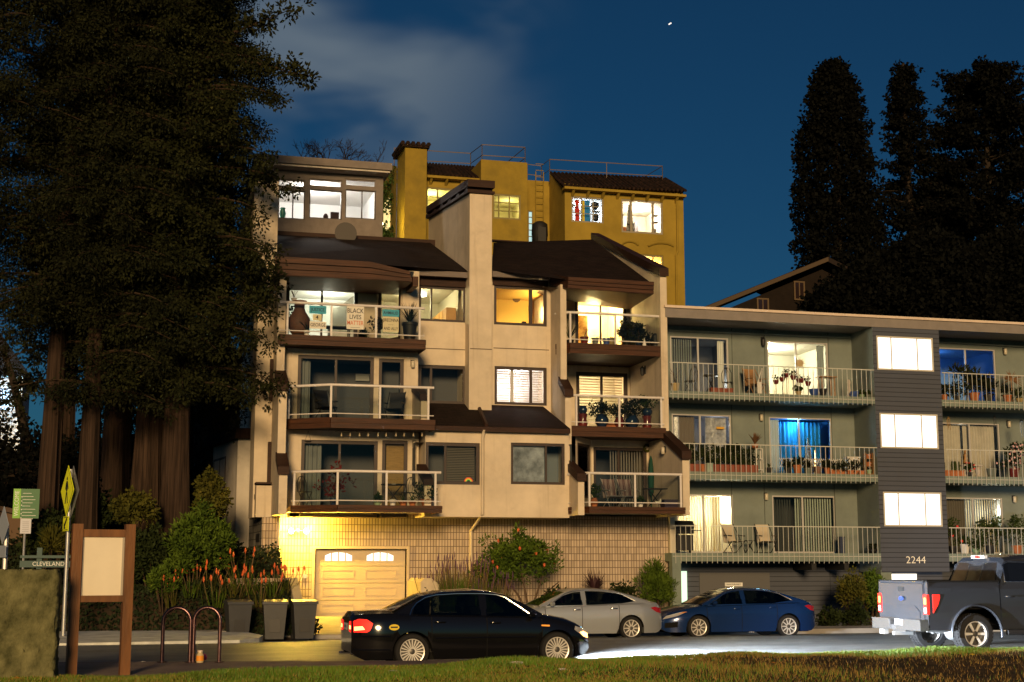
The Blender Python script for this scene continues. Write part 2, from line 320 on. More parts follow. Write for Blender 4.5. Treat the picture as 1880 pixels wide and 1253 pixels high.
structure('driveway', m, mat('driveway concrete', (.40, .36, .29), .85, var=.2, scale=1.5, bump=.3))
# lawn
gx = np.arange(-12, 26, .25); rows = 28; V = []
def lz(x, y): return .275+.02*math.sin(x*1.3+y)+.014*math.sin(x*3.1-y*2.3)
for j in range(rows):
    for x in gx:
        t = j/(rows-1); y = 14+(yat(LAWN, x)-14)*t; V.append((x, y, lz(x, y) if j < rows-1 else .2))
V = np.array(V); n = len(gx); I = (np.arange(rows-1)[:, None]*n+np.arange(n-1)[None, :]).ravel()
me = mesh_np('lawn', V, np.stack([I, I+1, I+n+1, I+n], 1))
ml = mat('lawn soil', (.03, .032, .008), .95, var=.5, scale=.8, bump=.8, bscale=40, col2=(.11, .055, .017)); finish(me, ml, 180)
g = link(bpy.data.objects.new('lawn', me)); g['kind'] = 'structure'; g['label'] = 'park lawn with worn dirt at the right'; g['category'] = 'lawn'
m = MB(); m.box(-120, -12, -60, 22, 0, .27); m.box(26, 120, -60, 25, 0, .27); m.box(-12, 26, -60, 14, 0, .265); structure('park_ground', m, ml)
# grass blades: thick green along the kerb, thin and straw coloured over the worn dirt
def patch(x, y): return (np.sin(x*.9+1.3*np.sin(y*1.1))+np.sin(x*2.3-y*1.9+2)*.6+np.sin(x*.37+y*.8)*.8)
N = 260000; bx = RNG.uniform(-7, 21, N); edge = np.interp(bx, [p.x for p in LAWN], [p.y for p in LAWN]); dep = RNG.uniform(0, 1, N)**1.35; by = edge-.02-dep*8.5
wear = np.clip((bx-5)/7, 0, 1)*np.clip((edge-by-.55-.25*patch(bx, by))/1.2, 0, 1); keep = RNG.uniform(0, 1, N) > wear*.93; bx, by, wear = bx[keep], by[keep], wear[keep]; n = len(bx)
pv = patch(bx, by); hgt = RNG.uniform(.025, .06, n)*(1+.4*np.clip(pv, 0, 1))*np.where(wear > .5, 1.25, 1); ang = RNG.uniform(0, 2*PI, n); wd = RNG.uniform(.006, .011, n)*np.where(wear > .4, .55, 1); ln = RNG.normal(0, .022, (n, 2))
bz = .275+.02*np.sin(bx*1.3+by)+.014*np.sin(bx*3.1-by*2.3)
P = np.stack([bx, by, bz-.005], 1); A = np.stack([np.cos(ang)*wd, np.sin(ang)*wd, 0*wd], 1); T = np.stack([ln[:, 0], ln[:, 1], hgt], 1)
V = np.stack([P-A, P+A, P+T], 1).reshape(-1, 3); Fq = np.arange(3*n).reshape(-1, 3); me = mesh_np('grass', V, Fq)
mg = [mat('green grass', (.10, .20, .01), .6, var=.3, scale=.9), mat('olive grass', (.16, .19, .015), .6, var=.35, scale=1.1), mat('straw grass', (.30, .19, .045), .7, var=.3, scale=2)]
finish(me, mg); u = RNG.uniform(0, 1, n); idx = np.where(u < .05+.8*wear+.10*(pv < -.6), 2, np.where(u < .50-.25*np.clip(pv, -1, 1), 1, 0)); me.polygons.foreach_set('material_index', idx.astype(np.int32))
g = link(bpy.data.objects.new('grass', me)); tag(g, 'short patchy grass of the park lawn along the kerb', 'grass', kind='stuff')
# ================= building helpers
def wall(mb, x0, x1, z0, z1, Y, holes=(), rev=.16):
    """a front wall in the plane Y with real openings and their reveals"""
    X = sorted({x0, x1, *[min(max(h[i], x0), x1) for h in holes for i in (0, 1)]}); Z = sorted({z0, z1, *[min(max(h[i], z0), z1) for h in holes for i in (2, 3)]})
    for a, b in zip(X, X[1:]):
        for c, d in zip(Z, Z[1:]):
            xm, zm = (a+b)/2, (c+d)/2
            if any(h[0] < xm < h[1] and h[2] < zm < h[3] for h in holes): continue
            mb.quad((a, Y, c), (b, Y, c), (b, Y, d), (a, Y, d))
    for a, b, c, d in holes:
        y = Y+rev
        mb.quad((a, Y, c), (a, Y, d), (a, y, d), (a, y, c)); mb.quad((b, Y, c), (b, y, c), (b, y, d), (b, Y, d))
        mb.quad((a, Y, d), (b, Y, d), (b, y, d), (a, y, d)); mb.quad((a, Y, c), (a, y, c), (b, y, c), (b, Y, c))
    return mb
def frame_mb(w, h, fw, muls=(), bars=(), d=.07, mw=None):
    m = MB(); mw = mw or fw*.7
    m.box(0, w, 0, d, 0, fw).box(0, w, 0, d, h-fw, h).box(0, fw, .002, d-.002, fw, h-fw).box(w-fw, w, .002, d-.002, fw, h-fw)
    for f in muls: m.box(w*f-mw/2, w*f+mw/2, .01, d-.01, fw, h-fw)
    for f in bars: m.box(fw, w-fw, .015, d-.015, h*f-mw*.3, h*f+mw*.3)
    return m
def window(parent, r, Y, fmat, pane=None, fw=.08, muls=(.5,), bars=(), ang=0, name='window', rec=.05, d=.07, mw=None):
    """frame as a part, its glazing as a sub-part; r = (x0,x1,z0,z1)"""
    x0, x1, z0, z1 = r; w, h = x1-x0, z1-z0; off = BASE[parent.name]
    o = link(bpy.data.objects.new(name, tomesh(name, frame_mb(w, h, fw, muls, bars, d, mw), fmat)), parent); o.location = Vector((x0, Y+rec, z0))-off; o.rotation_euler = (0, 0, ang)
    g = MB(); g.box(fw*.8, w-fw*.8, d*.45, d*.55, fw*.8, h-fw*.8); p = bpy.data.objects.new('pane', tomesh('pane', g, pane or M_pane)); COL.objects.link(p); p.parent = o; BASE[p.name] = None
    return o
def room(parent, r, Y, dep, wmat, lm=None, col=(1, .8, .5), pos=(.5, .5, -.35), rad=.12, m2=.3, back=None, label=None, floor=None):
    x0, x1, z0, z1 = r; x0 -= m2; x1 += m2; m = MB(); y0, y1 = Y+.18, Y+dep
    m.mi = 0; m.quad((x0, y0, z0), (x0, y1, z0), (x0, y1, z1), (x0, y0, z1)); m.quad((x1, y1, z0), (x1, y0, z0), (x1, y0, z1), (x1, y1, z1))
    m.quad((x0, y0, z1), (x0, y1, z1), (x1, y1, z1), (x1, y0, z1)); m.mi = 1; m.quad((x0, y1, z0), (x1, y1, z0), (x1, y1, z1), (x0, y1, z1)); m.mi = 2; m.quad((x0, y0, z0), (x1, y0, z0), (x1, y1, z0), (x0, y1, z0))
    part('room_interior', m, [wmat, back or wmat, floor or M_roomfloor], parent)
    if lm: lamp('room_lamp', (x0+(x1-x0)*pos[0], y0+(y1-y0)*pos[1], z1+pos[2]), lm, col, rad)
    return x0, x1, y0, y1
M_roomfloor = mat('room floor', (.16, .10, .06), .6, var=.2)
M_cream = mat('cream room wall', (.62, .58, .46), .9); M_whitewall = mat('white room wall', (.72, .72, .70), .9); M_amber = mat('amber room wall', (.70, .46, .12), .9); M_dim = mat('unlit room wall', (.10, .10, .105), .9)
M_blue = mat('blue lit room wall', (.16, .32, .62), .9); M_curtain = mat('pale curtain cloth', (.52, .47, .40), .9, var=.1)
def curtain(parent, x0, x1, z0, z1, Y, m=None, pitch=.14, name='curtain', amp=.03):
    mb = MB(); n = max(4, int((x1-x0)/pitch*6)); pts = [(x0+(x1-x0)*i/n, Y+amp*math.sin(2*PI*i/6)) for i in range(n+1)]
    for a, b in zip(pts, pts[1:]): mb.quad((a[0], a[1], z0), (b[0], b[1], z0), (b[0], b[1], z1), (a[0], a[1], z1))
    return part(name, mb, m or M_curtain, parent, 60)
def slats(parent, x0, x1, z0, z1, Y, step=.075, m=None, name='blind', vert=False, tilt=.5):
    mb = MB(); s = step*.45
    if vert:
        x = x0
        while x < x1: mb.quad((x-s*.8, Y-s*tilt, z0), (x+s*.8, Y+s*tilt, z0), (x+s*.8, Y+s*tilt, z1), (x-s*.8, Y-s*tilt, z1)); x += step
    else:
        z = z0+step
        while z < z1: mb.quad((x0, Y-s*.7, z-s*.7), (x1, Y-s*.7, z-s*.7), (x1, Y+s*.7, z+s*.7), (x0, Y+s*.7, z+s*.7)); z += step
    return part(name, mb, m or M_curtain, parent)
def balcony(parent, pts, yback, zt, zb, zr, posts, xs_back=None, mids=True, soffit=None):
    """pts: outline of the front edge, left to right [(x,y)...]; fascia, deck, rail, posts and glass panels"""
    xb0, xb1 = xs_back or (pts[0][0], pts[-1][0])
    d = MB(); poly = [(x, y+.06) for x, y in pts]+[(xb1, yback), (xb0, yback)]; d.prism(poly, 'z', zb+.05, zt-.03); dk = part('deck', d, soffit or M_brown, parent)
    f = MB(); full = pts+[(pts[-1][0], yback)] if pts[-1][1] < yback-.05 else pts
    for (ax, ay), (bx, by) in zip(full, full[1:]):
        v = Vector((bx-ax, by-ay, 0)); L = v.length; v /= L; nrm = Vector((v.y, -v.x, 0))*.03
        for k in range(2):
            z0, z1 = zb+(zt-zb)*k/2, zb+(zt-zb)*(k+1)/2-.008*(k == 0); o = nrm*(1 if k == 0 else 1.35)
            n = len(f.v); a, b = Vector((ax, ay, 0)), Vector((bx, by, 0))
            for q in (a+o, b+o, b-nrm*.8, a-nrm*.8): f.v += [(q.x, q.y, z0), (q.x, q.y, z1)]
            for q in ((0, 2, 3, 1), (1, 3, 5, 7), (0, 6, 4, 2), (4, 6, 7, 5), (0, 1, 7, 6), (2, 4, 5, 3)): f.f.append(tuple(n+i for i in q)); f.m.append(0)
    part('fascia', f, M_brown2, parent)
    r = MB(); line = [(x, y+.07) for x, y in pts]
    r.tube([(x, y, zr) for x, y in line], .045, 8); r.tube([(x, y, zt+.14) for x, y in line], .018, 6)
    rail = part('railing', r, M_white, parent, 50)
    for x in posts:
        y = float(np.interp(x, [q[0] for q in line], [q[1] for q in line])); p = MB().box(x-.032, x+.032, y-.032, y+.032, zt-.02, zr-.03)
        part('post', p, M_white, rail)
    ps = sorted(set(list(posts)+[q[0] for q in line[1:-1]]))
    for a, b in zip(ps, ps[1:]):
        if b-a < .08: continue
        ya, yb = [float(np.interp(x, [q[0] for q in line], [q[1] for q in line])) for x in (a, b)]
        g = MB(); g.prism([(a+.03, ya-.004), (b-.03, yb-.004), (b-.03, yb+.004), (a+.03, ya+.004)], 'z', zt+.16, zr-.05); part('glass_panel', g, M_guard, rail)
    return dk
def sidewall(parent, x0, x1, prof, caps, m=None, name='party_wall'):
    part(name, MB().prism(prof, 'x', x0, x1), m or M_stucco, parent)
    for (y0, z0), (y1, z1), t in caps:
        part('wall_cap', MB().prism([(y0, z0+.01), (y1, z1+.01), (y1, z1+t), (y0, z0+t)], 'x', x0-.05, x1+.05), M_brown, parent)
# ================= tan stucco apartment building
KW = 48.0; KL = 45.9; KT = 47.5
tan = thing('apartment_building', 'tan stucco apartment building with brown balconies, glass railings and a lit garage', 'building', (11, 48, 0), world=True)
def zr(px, py, Y): return at(px, py, Y).z
def xr(px, py, Y): return at(px, py, Y).x
hW1a = rect(769, 526, 856, 591, KW); hW1b = rect(768, 671, 856, 742, KW); hW2a = rect(907, 526, 1004, 598, KW); hW2b = rect(908, 674, 1004, 744, KW)
w = MB(); wall(w, xr(764, 600, KW), xr(866, 600, KW), zr(815, 775, KW), zr(815, 500, KW), KW, [hW1a, hW1b]); part('wall', w, M_stucco, tan); w = MB(); wall(w, xr(900, 600, KW), xr(1034, 600, KW), zr(955, 775, KW), zr(955, 500, KW), KW, [hW2a, hW2b]); part('wall', w, M_stucco, tan); w = MB()
hL1 = rect(781, 813, 881, 890, KL); hL2 = rect(938, 814, 1037, 890, KL); zL0, zL1 = zr(910, 950, KL), zr(910, 784, KL)
wall(w, xr(780, 900, KL), xr(1045, 900, KL), zL0, zL1, KL, [hL1, hL2])
x0, x1 = xr(780, 900, KL), xr(1045, 900, KL)
w.quad((x0, KL, zL0), (x0, KL, zL1), (x0, KW, zL1), (x0, KW, zL0)); w.quad((x1, KL, zL0), (x1, KW, zL0), (x1, KW, zL1), (x1, KL, zL1)); w.quad((x0, KL, zL0), (x0, KT+.1, zL0), (x1, KT+.1, zL0), (x1, KL, zL0))
part('wall', w, M_stucco, tan)
# control joints in the stucco
j = MB()
for px0, px1, py in ((771, 858, 641), (906, 1008, 641)): a, b, c, _ = rect(px0, py, px1, py+1, KW); j.box(a, b, KW-.006, KW, c, c+.03)
for py in (641,): a, b, c, _ = rect(863, py, 903, py+1, 47.4); j.box(a, b, 47.394, 47.4, c, c+.03)
part('control_joint', j, mat('joint shadow gap', (.12, .09, .06), .9), tan)
# lower shed roof over the window bay
zE, zB = zr(910, 784, KL-.25), zr(910, 744, KW); xa, xb = xr(778, 786, KL-.25), xr(1047, 786, KL-.25); xc, xd = xr(800, 742, KW), xr(1008, 745, KW)
m = MB(); m.quad((xa, KL-.25, zE), (xb, KL-.25, zE), (xb-.25, KW, zB), (xa+.1, KW, zB)); m.quad((xb, KL-.25, zE), (xb, KW, zE), (xb-.25, KW, zB)); rf = part('lower_roof', m, M_shingle, tan)
m = MB(); m.box(xa, xb, KL-.27, KL+.02, zE-.16, zE-.01); part('gutter', m, M_brown, rf); part('roof_ridge_cap', MB().tube([(xr(876, 745, KW), KW-.02, zB+.03), (xr(890, 786, KL), KL-.26, zE+.03)], .07, 6), M_brown, rf)
# tall party wall between the two halves
TX0, TX1 = xr(862, 497, 47.4), xr(903, 497, 47.4); zt0 = zr(880, 357, 47.4); zt1 = at(787, 403, X=TX0).z; ytb = at(787, 403, X=TX0).y; zlow = zr(880, 775, 47.4)
sidewall(tan, TX0, TX1, [(47.4, zlow), (47.4, zt0), (ytb, zt1), (ytb, zlow)], [], name='tall_party_wall')
m = MB(); sl = (zt1-zt0)/(ytb-47.4)
for y0, y1, z0, z1 in ((47.3, ytb+.05, .03, .12), (47.3, ytb+.05, .24, .50)):
    m.prism([(y0, zt0+z0+sl*(y0-47.4)), (y1, zt0+z0+sl*(y1-47.4)), (y1, zt0+z1+sl*(y1-47.4)), (y0, zt0+z1+sl*(y0-47.4))], 'x', TX0-.1, TX1+.08)
for y in np.linspace(47.5, ytb-.2, 6): m.box(TX0-.06, TX1+.04, y, y+.5, zt0+sl*(y-47.4)+.1, zt0+sl*(y-47.4)+.26)
part('wall_cap', m, M_brown, tan)
# ---- left half: balconies stepping out towards the street
Y1, Y2, Y3 = 46.0, 45.2, 44.5; YB1, YB2, YB3 = 48.5, 47.0, 46.6
b1 = dict(zt=zr(645, 619, Y1), zb=zr(645, 637, Y1), zr=zr(645, 560, Y1)); b2 = dict(zt=zr(700, 769, Y2), zb=zr(700, 788, Y2), zr=zr(700, 709, Y2)); b3 = dict(zt=zr(700, 928, Y3), zb=zr(700, 941, Y3), zr=zr(700, 866, Y3))
FB = (b1['zt'], b2['zt'], b3['zt']); LX0, LX1 = xr(511, 770, Y2+.1), xr(526, 770, Y2+.1)
balcony(tan, [(xr(511, 625, Y1), Y1), (xr(780, 631, Y1), Y1)], YB1, posts=[xr(p, 590, Y1) for p in (528, 609, 691, 771)], **b1)
balcony(tan, [(xr(530, 778, Y2), Y2+.9), (xr(607, 778, Y2), Y2), (xr(797, 778, Y2), Y2)], YB2+1, posts=[xr(p, 740, Y2) for p in (536, 608, 698, 787)], **b2)
balcony(tan, [(xr(540, 935, Y3), Y3+.9), (xr(620, 935, Y3), Y3), (xr(810, 935, Y3), Y3)], KT, posts=[xr(p, 900, Y3) for p in (546, 620, 710, 800)], soffit=M_stucco, **b3)
zt = zr(520, 505, 46.3)
prof = [(49, zt), (46.3, zt), (46.3, zr(516, 694, 46.3)), (45.35, zr(527, 716, 45.35)), (45.35, zr(522, 846, 45.35)), (44.65, zr(537, 870, 44.65)), (44.65, zr(537, 944, 44.65)), (49, zr(537, 944, 44.65))]
sidewall(tan, LX0, LX1, prof, [((46.35, prof[2][1]), (45.25, prof[3][1]-.05), .26), ((45.4, prof[4][1]), (44.55, prof[5][1]-.05), .26)])
RX0, RX1 = xr(778, 740, Y2+.1), xr(790, 740, Y2+.1)
prof2 = [(48, b2['zr']+.1), (46.5, b2['zr']+.1), (45.35, b2['zr']-.25), (45.35, b3['zr']+.1), (44.65, b3['zr']-.25), (44.65, b3['zb']), (48, b3['zb'])]
prof2 = [(48, b2['zt']+.02), (48, b2['zr']+.05), (46.5, b2['zr']+.05), (45.5, b2['zr']-.35), (45.5, b2['zt']+.02)]
sidewall(tan, RX0-.05, RX1-.05, prof2, [((46.9, prof2[2][1]), (45.4, prof2[3][1]-.05), .2)])
prof2 = [(KL, b3['zt']+.02), (KL, b3['zr']+.15), (45.5, b3['zr']+.05), (44.8, b3['zr']-.35), (44.8, b3['zt']+.02)]
sidewall(tan, RX0-.05, RX1-.05, prof2, [((KL, prof2[1][1]), (44.7, prof2[3][1]-.05), .2)])
# back walls of the left balconies with their doors and windows
w = MB(); hA = rect(524, 524, 657, 640, YB1); zhi = zr(640, 505, YB1); zlo = b1['zt']-.1
wall(w, LX0, xr(690, 580, YB1), zlo, zhi, YB1, [hA]); PA = Vector((xr(690, 580, YB1), YB1, 0)); PB = Vector((xr(739, 580, 47.3), 47.3, 0))
wall(w, PB.x, xr(769, 580, 47.3), zlo, zhi, 47.3); w.quad((xr(769, 580, 47.3), 47.3, zlo), (xr(769, 580, 47.3), KW, zlo), (xr(769, 580, 47.3), KW, zhi), (xr(769, 580, 47.3), 47.3, zhi))
part('balcony_wall', w, M_stucco, tan); w = MB(); hB = rect(546, 654, 686, 790, YB2); hB2 = rect(695, 659, 741, 790, YB2); wall(w, LX1-.02, xr(767, 720, YB2), b2['zt']-.1, b1['zb']+.04, YB2, [hB, hB2]); q = xr(767, 720, YB2)
w.quad((q, YB2, b2['zt']-.1), (q, KW, b2['zt']-.1), (q, KW, b1['zb']), (q, YB2, b1['zb']))
part('balcony_wall', w, M_stucco, tan); w = MB(); hC = rect(552, 809, 693, 950, YB3); hC2 = rect(701, 809, 748, 950, YB3); wall(w, LX1-.02, xr(768, 880, YB3), b3['zt']-.1, b2['zb']+.04, YB3, [hC, hC2]); q = xr(768, 880, YB3)
w.quad((q, YB3, b3['zt']-.1), (q, KW, b3['zt']-.1), (q, KW, b2['zb']), (q, YB3, b2['zb']))
part('balcony_wall', w, M_stucco, tan)
v = PB-PA; L = v.length; ang = math.atan2(v.y, v.x); za, zb_ = zr(712, 615, 47.9), zr(712, 526, 47.9)
aw = MB(); d = v/L
for t0, t1, z0, z1 in ((0, .08, zlo, zhi), (.92, 1, zlo, zhi), (.08, .92, zb_, zhi), (.08, .92, zlo, zlo+.3)):
    a, b = PA+v*t0, PA+v*t1; aw.quad((a.x, a.y, z0), (b.x, b.y, z0), (b.x, b.y, z1), (a.x, a.y, z1))
part('angled_wall', aw, M_stucco, tan)
window(tan, (PA.x+d.x*L*.08, PA.x+d.x*L*.08+L*.84, zlo+.3, zb_), PA.y+d.y*L*.08, M_dkframe, muls=(), ang=ang, rec=0, fw=.1)
window(tan, hA, YB1, M_dkframe, muls=(.5,), name='sliding_door', fw=.13, mw=.07)
window(tan, hB, YB2, M_dkframe, muls=(.5,), name='sliding_door', fw=.11); window(tan, hB2, YB2, M_dkframe, muls=(), name='tall_window', fw=.11)
window(tan, hC, YB3, M_dkframe, muls=(.5,), name='sliding_door', fw=.11); window(tan, hC2, YB3, M_dkframe, muls=(), name='tall_window', fw=.11)
window(tan, hW1a, KW, M_dkframe, muls=(.27,), fw=.09, mw=.06); window(tan, hW1b, KW, M_dkframe, muls=(.27,), fw=.11); window(tan, hL1, KL, M_dkframe, muls=(.37,), fw=.11); window(tan, hL2, KL, M_dkframe, muls=(.66,), fw=.09, mw=.06)
window(tan, hW2a, KW, M_dkframe, muls=(.70,), fw=.1, mw=.13); window(tan, hW2b, KW, M_dkframe, muls=(.70,), fw=.1, mw=.1)
# rooms
rA = (LX1, PA.x-.3, hA[2], hA[3]+.1); room(tan, rA, YB1, 3.2, M_whitewall, 130, (1, .95, .70), (.62, .55, -.3), m2=.02, rad=.2)
dg = MB(); dg.box(xr(607, 560, 50.5), xr(652, 560, 50.5), 50.4, 50.5, hA[2], zr(620, 566, 50.5)); dg.prism([(xr(620, 560, 50.5), zr(620, 566, 50.5)), (xr(652, 560, 50.5), zr(620, 566, 50.5)), (xr(652, 560, 50.5), zr(630, 540, 50.5))], 'y', 50.4, 50.5); part('stair_wall', dg, mat('grey room wall', (.36, .33, .28), .9), tan)
rB = (PA.x-.15, TX0-.1, hW1a[2]-.9, hW1a[3]+.12); room(tan, rB, YB1, 3.6, M_cream, 170, (1, .86, .46), (.45, .3, -.45), m2=0, rad=.2)
m = MB(); m.quad((PB.x, 47.35, rB[2]), (PB.x, 47.35, rB[3]), (TX0-.1, 47.9, rB[3]), (TX0-.1, 47.9, rB[2])) if 0 else m.box(PB.x+.05, TX0-.1, KW+.2, YB1+.2, rB[3], rB[3]+.02); part('bay_ceiling', m, M_cream, tan)
m = MB()
for k in range(4): m.box(TX0-.55, TX0-.2, 48.6+k*.6, 49.12+k*.6, hW1a[2], hW1a[2]+.62+.0*k)
part('cupboard', m, mat('orange wood cupboard', (.42, .22, .06), .5, var=.2), tan)
part('ceiling_light', MB().lathe([(.05, 0), (.3, .02), (.3, .1), (.05, .12)], (xr(768, 548, 50), 50, rB[3]-.13), 16), emit('ceiling light', (1, .95, .8), 5), tan, 40)
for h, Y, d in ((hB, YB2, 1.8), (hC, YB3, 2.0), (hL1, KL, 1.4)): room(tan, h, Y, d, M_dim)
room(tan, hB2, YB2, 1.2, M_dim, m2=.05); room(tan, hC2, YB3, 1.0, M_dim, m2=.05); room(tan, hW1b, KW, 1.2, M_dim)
curtain(tan, hC2[0]+.06, hC2[1]-.06, hC2[2]+.1, hC2[3]-.1, YB3+.3, mat('ochre bamboo blind', (.30, .19, .07), .8, var=.25, scale=4, stretch=(1, 1, 14)), pitch=.6, amp=.005, name='roller_blind')
slats(tan, hL1[0]+(hL1[1]-hL1[0])*.4, hL1[1]-.12, hL1[2]+.1, hL1[3]-.1, KL+.25, .055, mat('dull blind slats', (.17, .15, .12), .7))
curtain(tan, hC[0]+.12, hC[0]+.7, hC[2]+.1, hC[3]-.1, YB3+.35, mat('dim net curtain', (.2, .21, .2), .9)); curtain(tan, hB[0]+.12, hB[0]+.45, hB[2]+.1, hB[3]-.1, YB2+.35, mat('dim net curtain', (.2, .21, .2), .9))
vt = MB(); a, b, c, d2 = rect(653, 687, 678, 700, YB2+1.7); vt.box(a, b, YB2+1.68, YB2+1.72, c, d2); [vt.box(a+.03, b-.03, YB2+1.66, YB2+1.68, c+.03+k*.05, c+.05+k*.05) for k in range(4)]; part('wall_vent', vt, mat('grey vent', (.3, .3, .28), .6), tan)
# lit rooms of the right half
room(tan, hW2a, KW, 2.6, M_amber, 560, (1, .70, .26), (.95, .35, -.75), rad=.18)
m = MB(); m.lathe([(.0, -.02), (.1, -.02), (.16, .0), (.12, .02), (.02, .03)], (xr(948, 548, 50.4), 50.4, zr(948, 548, 50.4)), 10, 'y'); part('wall_mask', m, mat('brown carved wood', (.12, .06, .02), .6), tan)
m = MB(); m.box(hW2a[0], hW2a[1], KW+.25, KW+.5, hW2a[2]-.02, hW2a[2]+.06); m.box(hW2a[0]+1.1, hW2a[0]+1.25, KW+.3, KW+.4, hW2a[2], hW2a[2]+.2); part('window_shelf', m, M_brown, tan)
room(tan, hW2b, KW, 1.6, M_whitewall, 90, (1, .86, .82), (.5, .6, -.5)); slats(tan, hW2b[0]+.1, hW2b[1]-.1, hW2b[2]+.08, hW2b[3]-.08, KW+.22, .085, mat('white shutter slats', (.68, .62, .6), .6), name='shutter')
m = MB(); cx = hW2b[0]+(hW2b[1]-hW2b[0])*.36; m.box(cx-.05, cx+.05, KW+.18, KW+.26, hW2b[2]+.08, hW2b[3]-.08); part('shutter_stile', m, mat('white shutter slats', (.68, .62, .6), .6), tan)
room(tan, hL2, KL, 1.2, mat('blue grey room wall', (.16, .19, .22), .9)); cu = mat('pale printed blind', (.26, .29, .33), .85, var=.55, scale=2.2, detail=3); curtain(tan, hL2[0]+.08, hL2[0]+(hL2[1]-hL2[0])*.65, hL2[2]+.06, hL2[3]-.06, KL+.22, cu, pitch=.8, amp=.004, name='roller_blind')
# ---- right half balconies
Q1, Q2, Q3 = 46.9, 46.6, 45.0; QB1, QB3 = 50.1, 48.2
c1 = dict(zt=zr(1130, 633, Q1), zb=zr(1130, 652, Q1), zr=zr(1130, 577, Q1)); c2 = dict(zt=zr(1130, 784, Q2), zb=zr(1130, 803, Q2), zr=zr(1130, 728, Q2)); c3 = dict(zt=zr(1160, 931, Q3), zb=zr(1160, 943, Q3), zr=zr(1160, 870, Q3))
FC = (c1['zt'], c2['zt'], c3['zt']); SX0, SX1 = xr(1213, 600, 46.8), xr(1225, 600, 46.8); MX0, MX1 = xr(1029, 600, 46.8), xr(1040, 600, 46.8)
balcony(tan, [(xr(1028, 640, Q1), Q1+.45), (xr(1046, 640, Q1), Q1), (xr(1219, 640, Q1), Q1)], QB1, posts=[xr(p, 600, Q1) for p in (1036, 1048, 1131, 1213)], **c1)
balcony(tan, [(xr(1045, 793, Q2), Q2), (xr(1221, 793, Q2), Q2)], QB1, posts=[xr(p, 750, Q2) for p in (1059, 1138, 1215)], **c2)
balcony(tan, [(xr(1058, 938, Q3), Q3+.8), (xr(1081, 938, Q3), Q3), (xr(1257, 938, Q3), Q3)], QB3, posts=[xr(p, 900, Q3) for p in (1064, 1083, 1167, 1251)], soffit=M_stucco2, **c3)
zt = zr(1020, 522, 46.8)
prof = [(QB1, zt), (46.8, zt), (46.8, zr(1046, 708, 46.8)), (46.3, zr(1057, 728, 46.3)), (46.3, zr(1050, 858, 46.3)), (44.95, zr(1060, 882, 44.95)), (44.95, zr(1060, 946, 44.95)), (QB1, zr(1060, 946, 44.95))]
sidewall(tan, MX0, MX1, prof, [((46.95, prof[2][1]+.05), (46.2, prof[3][1]-.05), .26), ((46.4, prof[4][1]), (44.85, prof[5][1]-.05), .26)])
za, zf = at(1087, 441, X=SX0).z, zr(1222, 508, 46.8); ya = at(1087, 441, X=SX0).y
prof = [(ya, za), (46.8, zf), (46.8, zr(1222, 806, 46.8)), (45.0, zr(1262, 842, 45.0)), (45.0, zr(1262, 946, 45.0)), (50, zr(1262, 946, 45.0)), (53, za-3), (ya+.01, za-.5)]
sidewall(tan, SX0, SX1, prof, [((ya, za), (46.7, zf-.02), .3), ((46.85, prof[2][1]), (44.9, prof[3][1]-.06), .3)])
w = MB(); hR1 = rect(1056, 541, 1151, 640, QB1); hR2 = rect(1058, 684, 1153, 790, QB1); hR3 = rect(1090, 822, 1188, 940, QB3)
wall(w, MX1-.1, SX0+.1, c1['zt']-.1, zr(1100, 505, QB1), QB1, [hR1]); part('balcony_wall', w, M_stucco, tan); w = MB(); wall(w, MX1-.1, SX0+.1, c2['zt']-.1, c1['zb']+.04, QB1, [hR2]); part('balcony_wall', w, M_stucco, tan); w = MB(); P3 = Vector((xr(1057, 880, 47.0), 47.0, 0)); P4 = Vector((xr(1086, 880, QB3), QB3, 0))
wall(w, P4.x, SX0+.1, c3['zt']-.1, c2['zb']+.04, QB3, [hR3]); part('balcony_wall', w, M_stucco, tan)
window(tan, hR1, QB1, M_dkframe, muls=(.5,), name='sliding_door', fw=.14, mw=.06); window(tan, hR2, QB1, M_dkframe, muls=(.5,), name='sliding_door', fw=.14, mw=.09); window(tan, hR3, QB3, M_dkframe, muls=(.48,), name='sliding_door', fw=.1)
v = P4-P3; L = v.length; d = v/L; ang = math.atan2(v.y, v.x); z0, z1 = c3['zt']-.1, c2['zb']+.04; zm = zr(1070, 815, 47.6); aw = MB()
for t0, t1, a, b in ((0, .12, z0, z1), (.9, 1, z0, z1), (.12, .9, zm, z1), (.12, .9, z0, z0+.5)): p, q = P3+v*t0, P3+v*t1; aw.quad((p.x, p.y, a), (q.x, q.y, a), (q.x, q.y, b), (p.x, p.y, b))
part('angled_wall', aw, M_stucco, tan); window(tan, (P3.x+d.x*L*.12, P3.x+d.x*L*.12+L*.78, z0+.5, zm), P3.y+d.y*L*.12, M_dkframe, muls=(), ang=ang, rec=0, fw=.09)
room(tan, (P3.x, P3.x+1.0, z0, z1-.1), QB3+.1, 1, M_dim, m2=0)
room(tan, hR1, QB1, 3., M_amber, 760, (1, .72, .28), (.55, .45, -.4), rad=.25); m = MB(); a, b, c, d2 = rect(1062, 580, 1078, 632, 51.5); m.box(a, b, 51.45, 51.5, c, d2); part('wall_art', m, mat('orange abstract painting', (.7, .25, .03), .7, var=.6, scale=3, col2=(.9, .7, .3)), tan)
room(tan, hR2, QB1, 1.8, M_cream, 110, (1, .74, .42), (.5, .5, -.6)); slats(tan, hR2[0]+.14, hR2[1]-.14, hR2[2]+.1, hR2[3]-.12, QB1+.25, .1, mat('cream blind slats', (.55, .46, .33), .7))
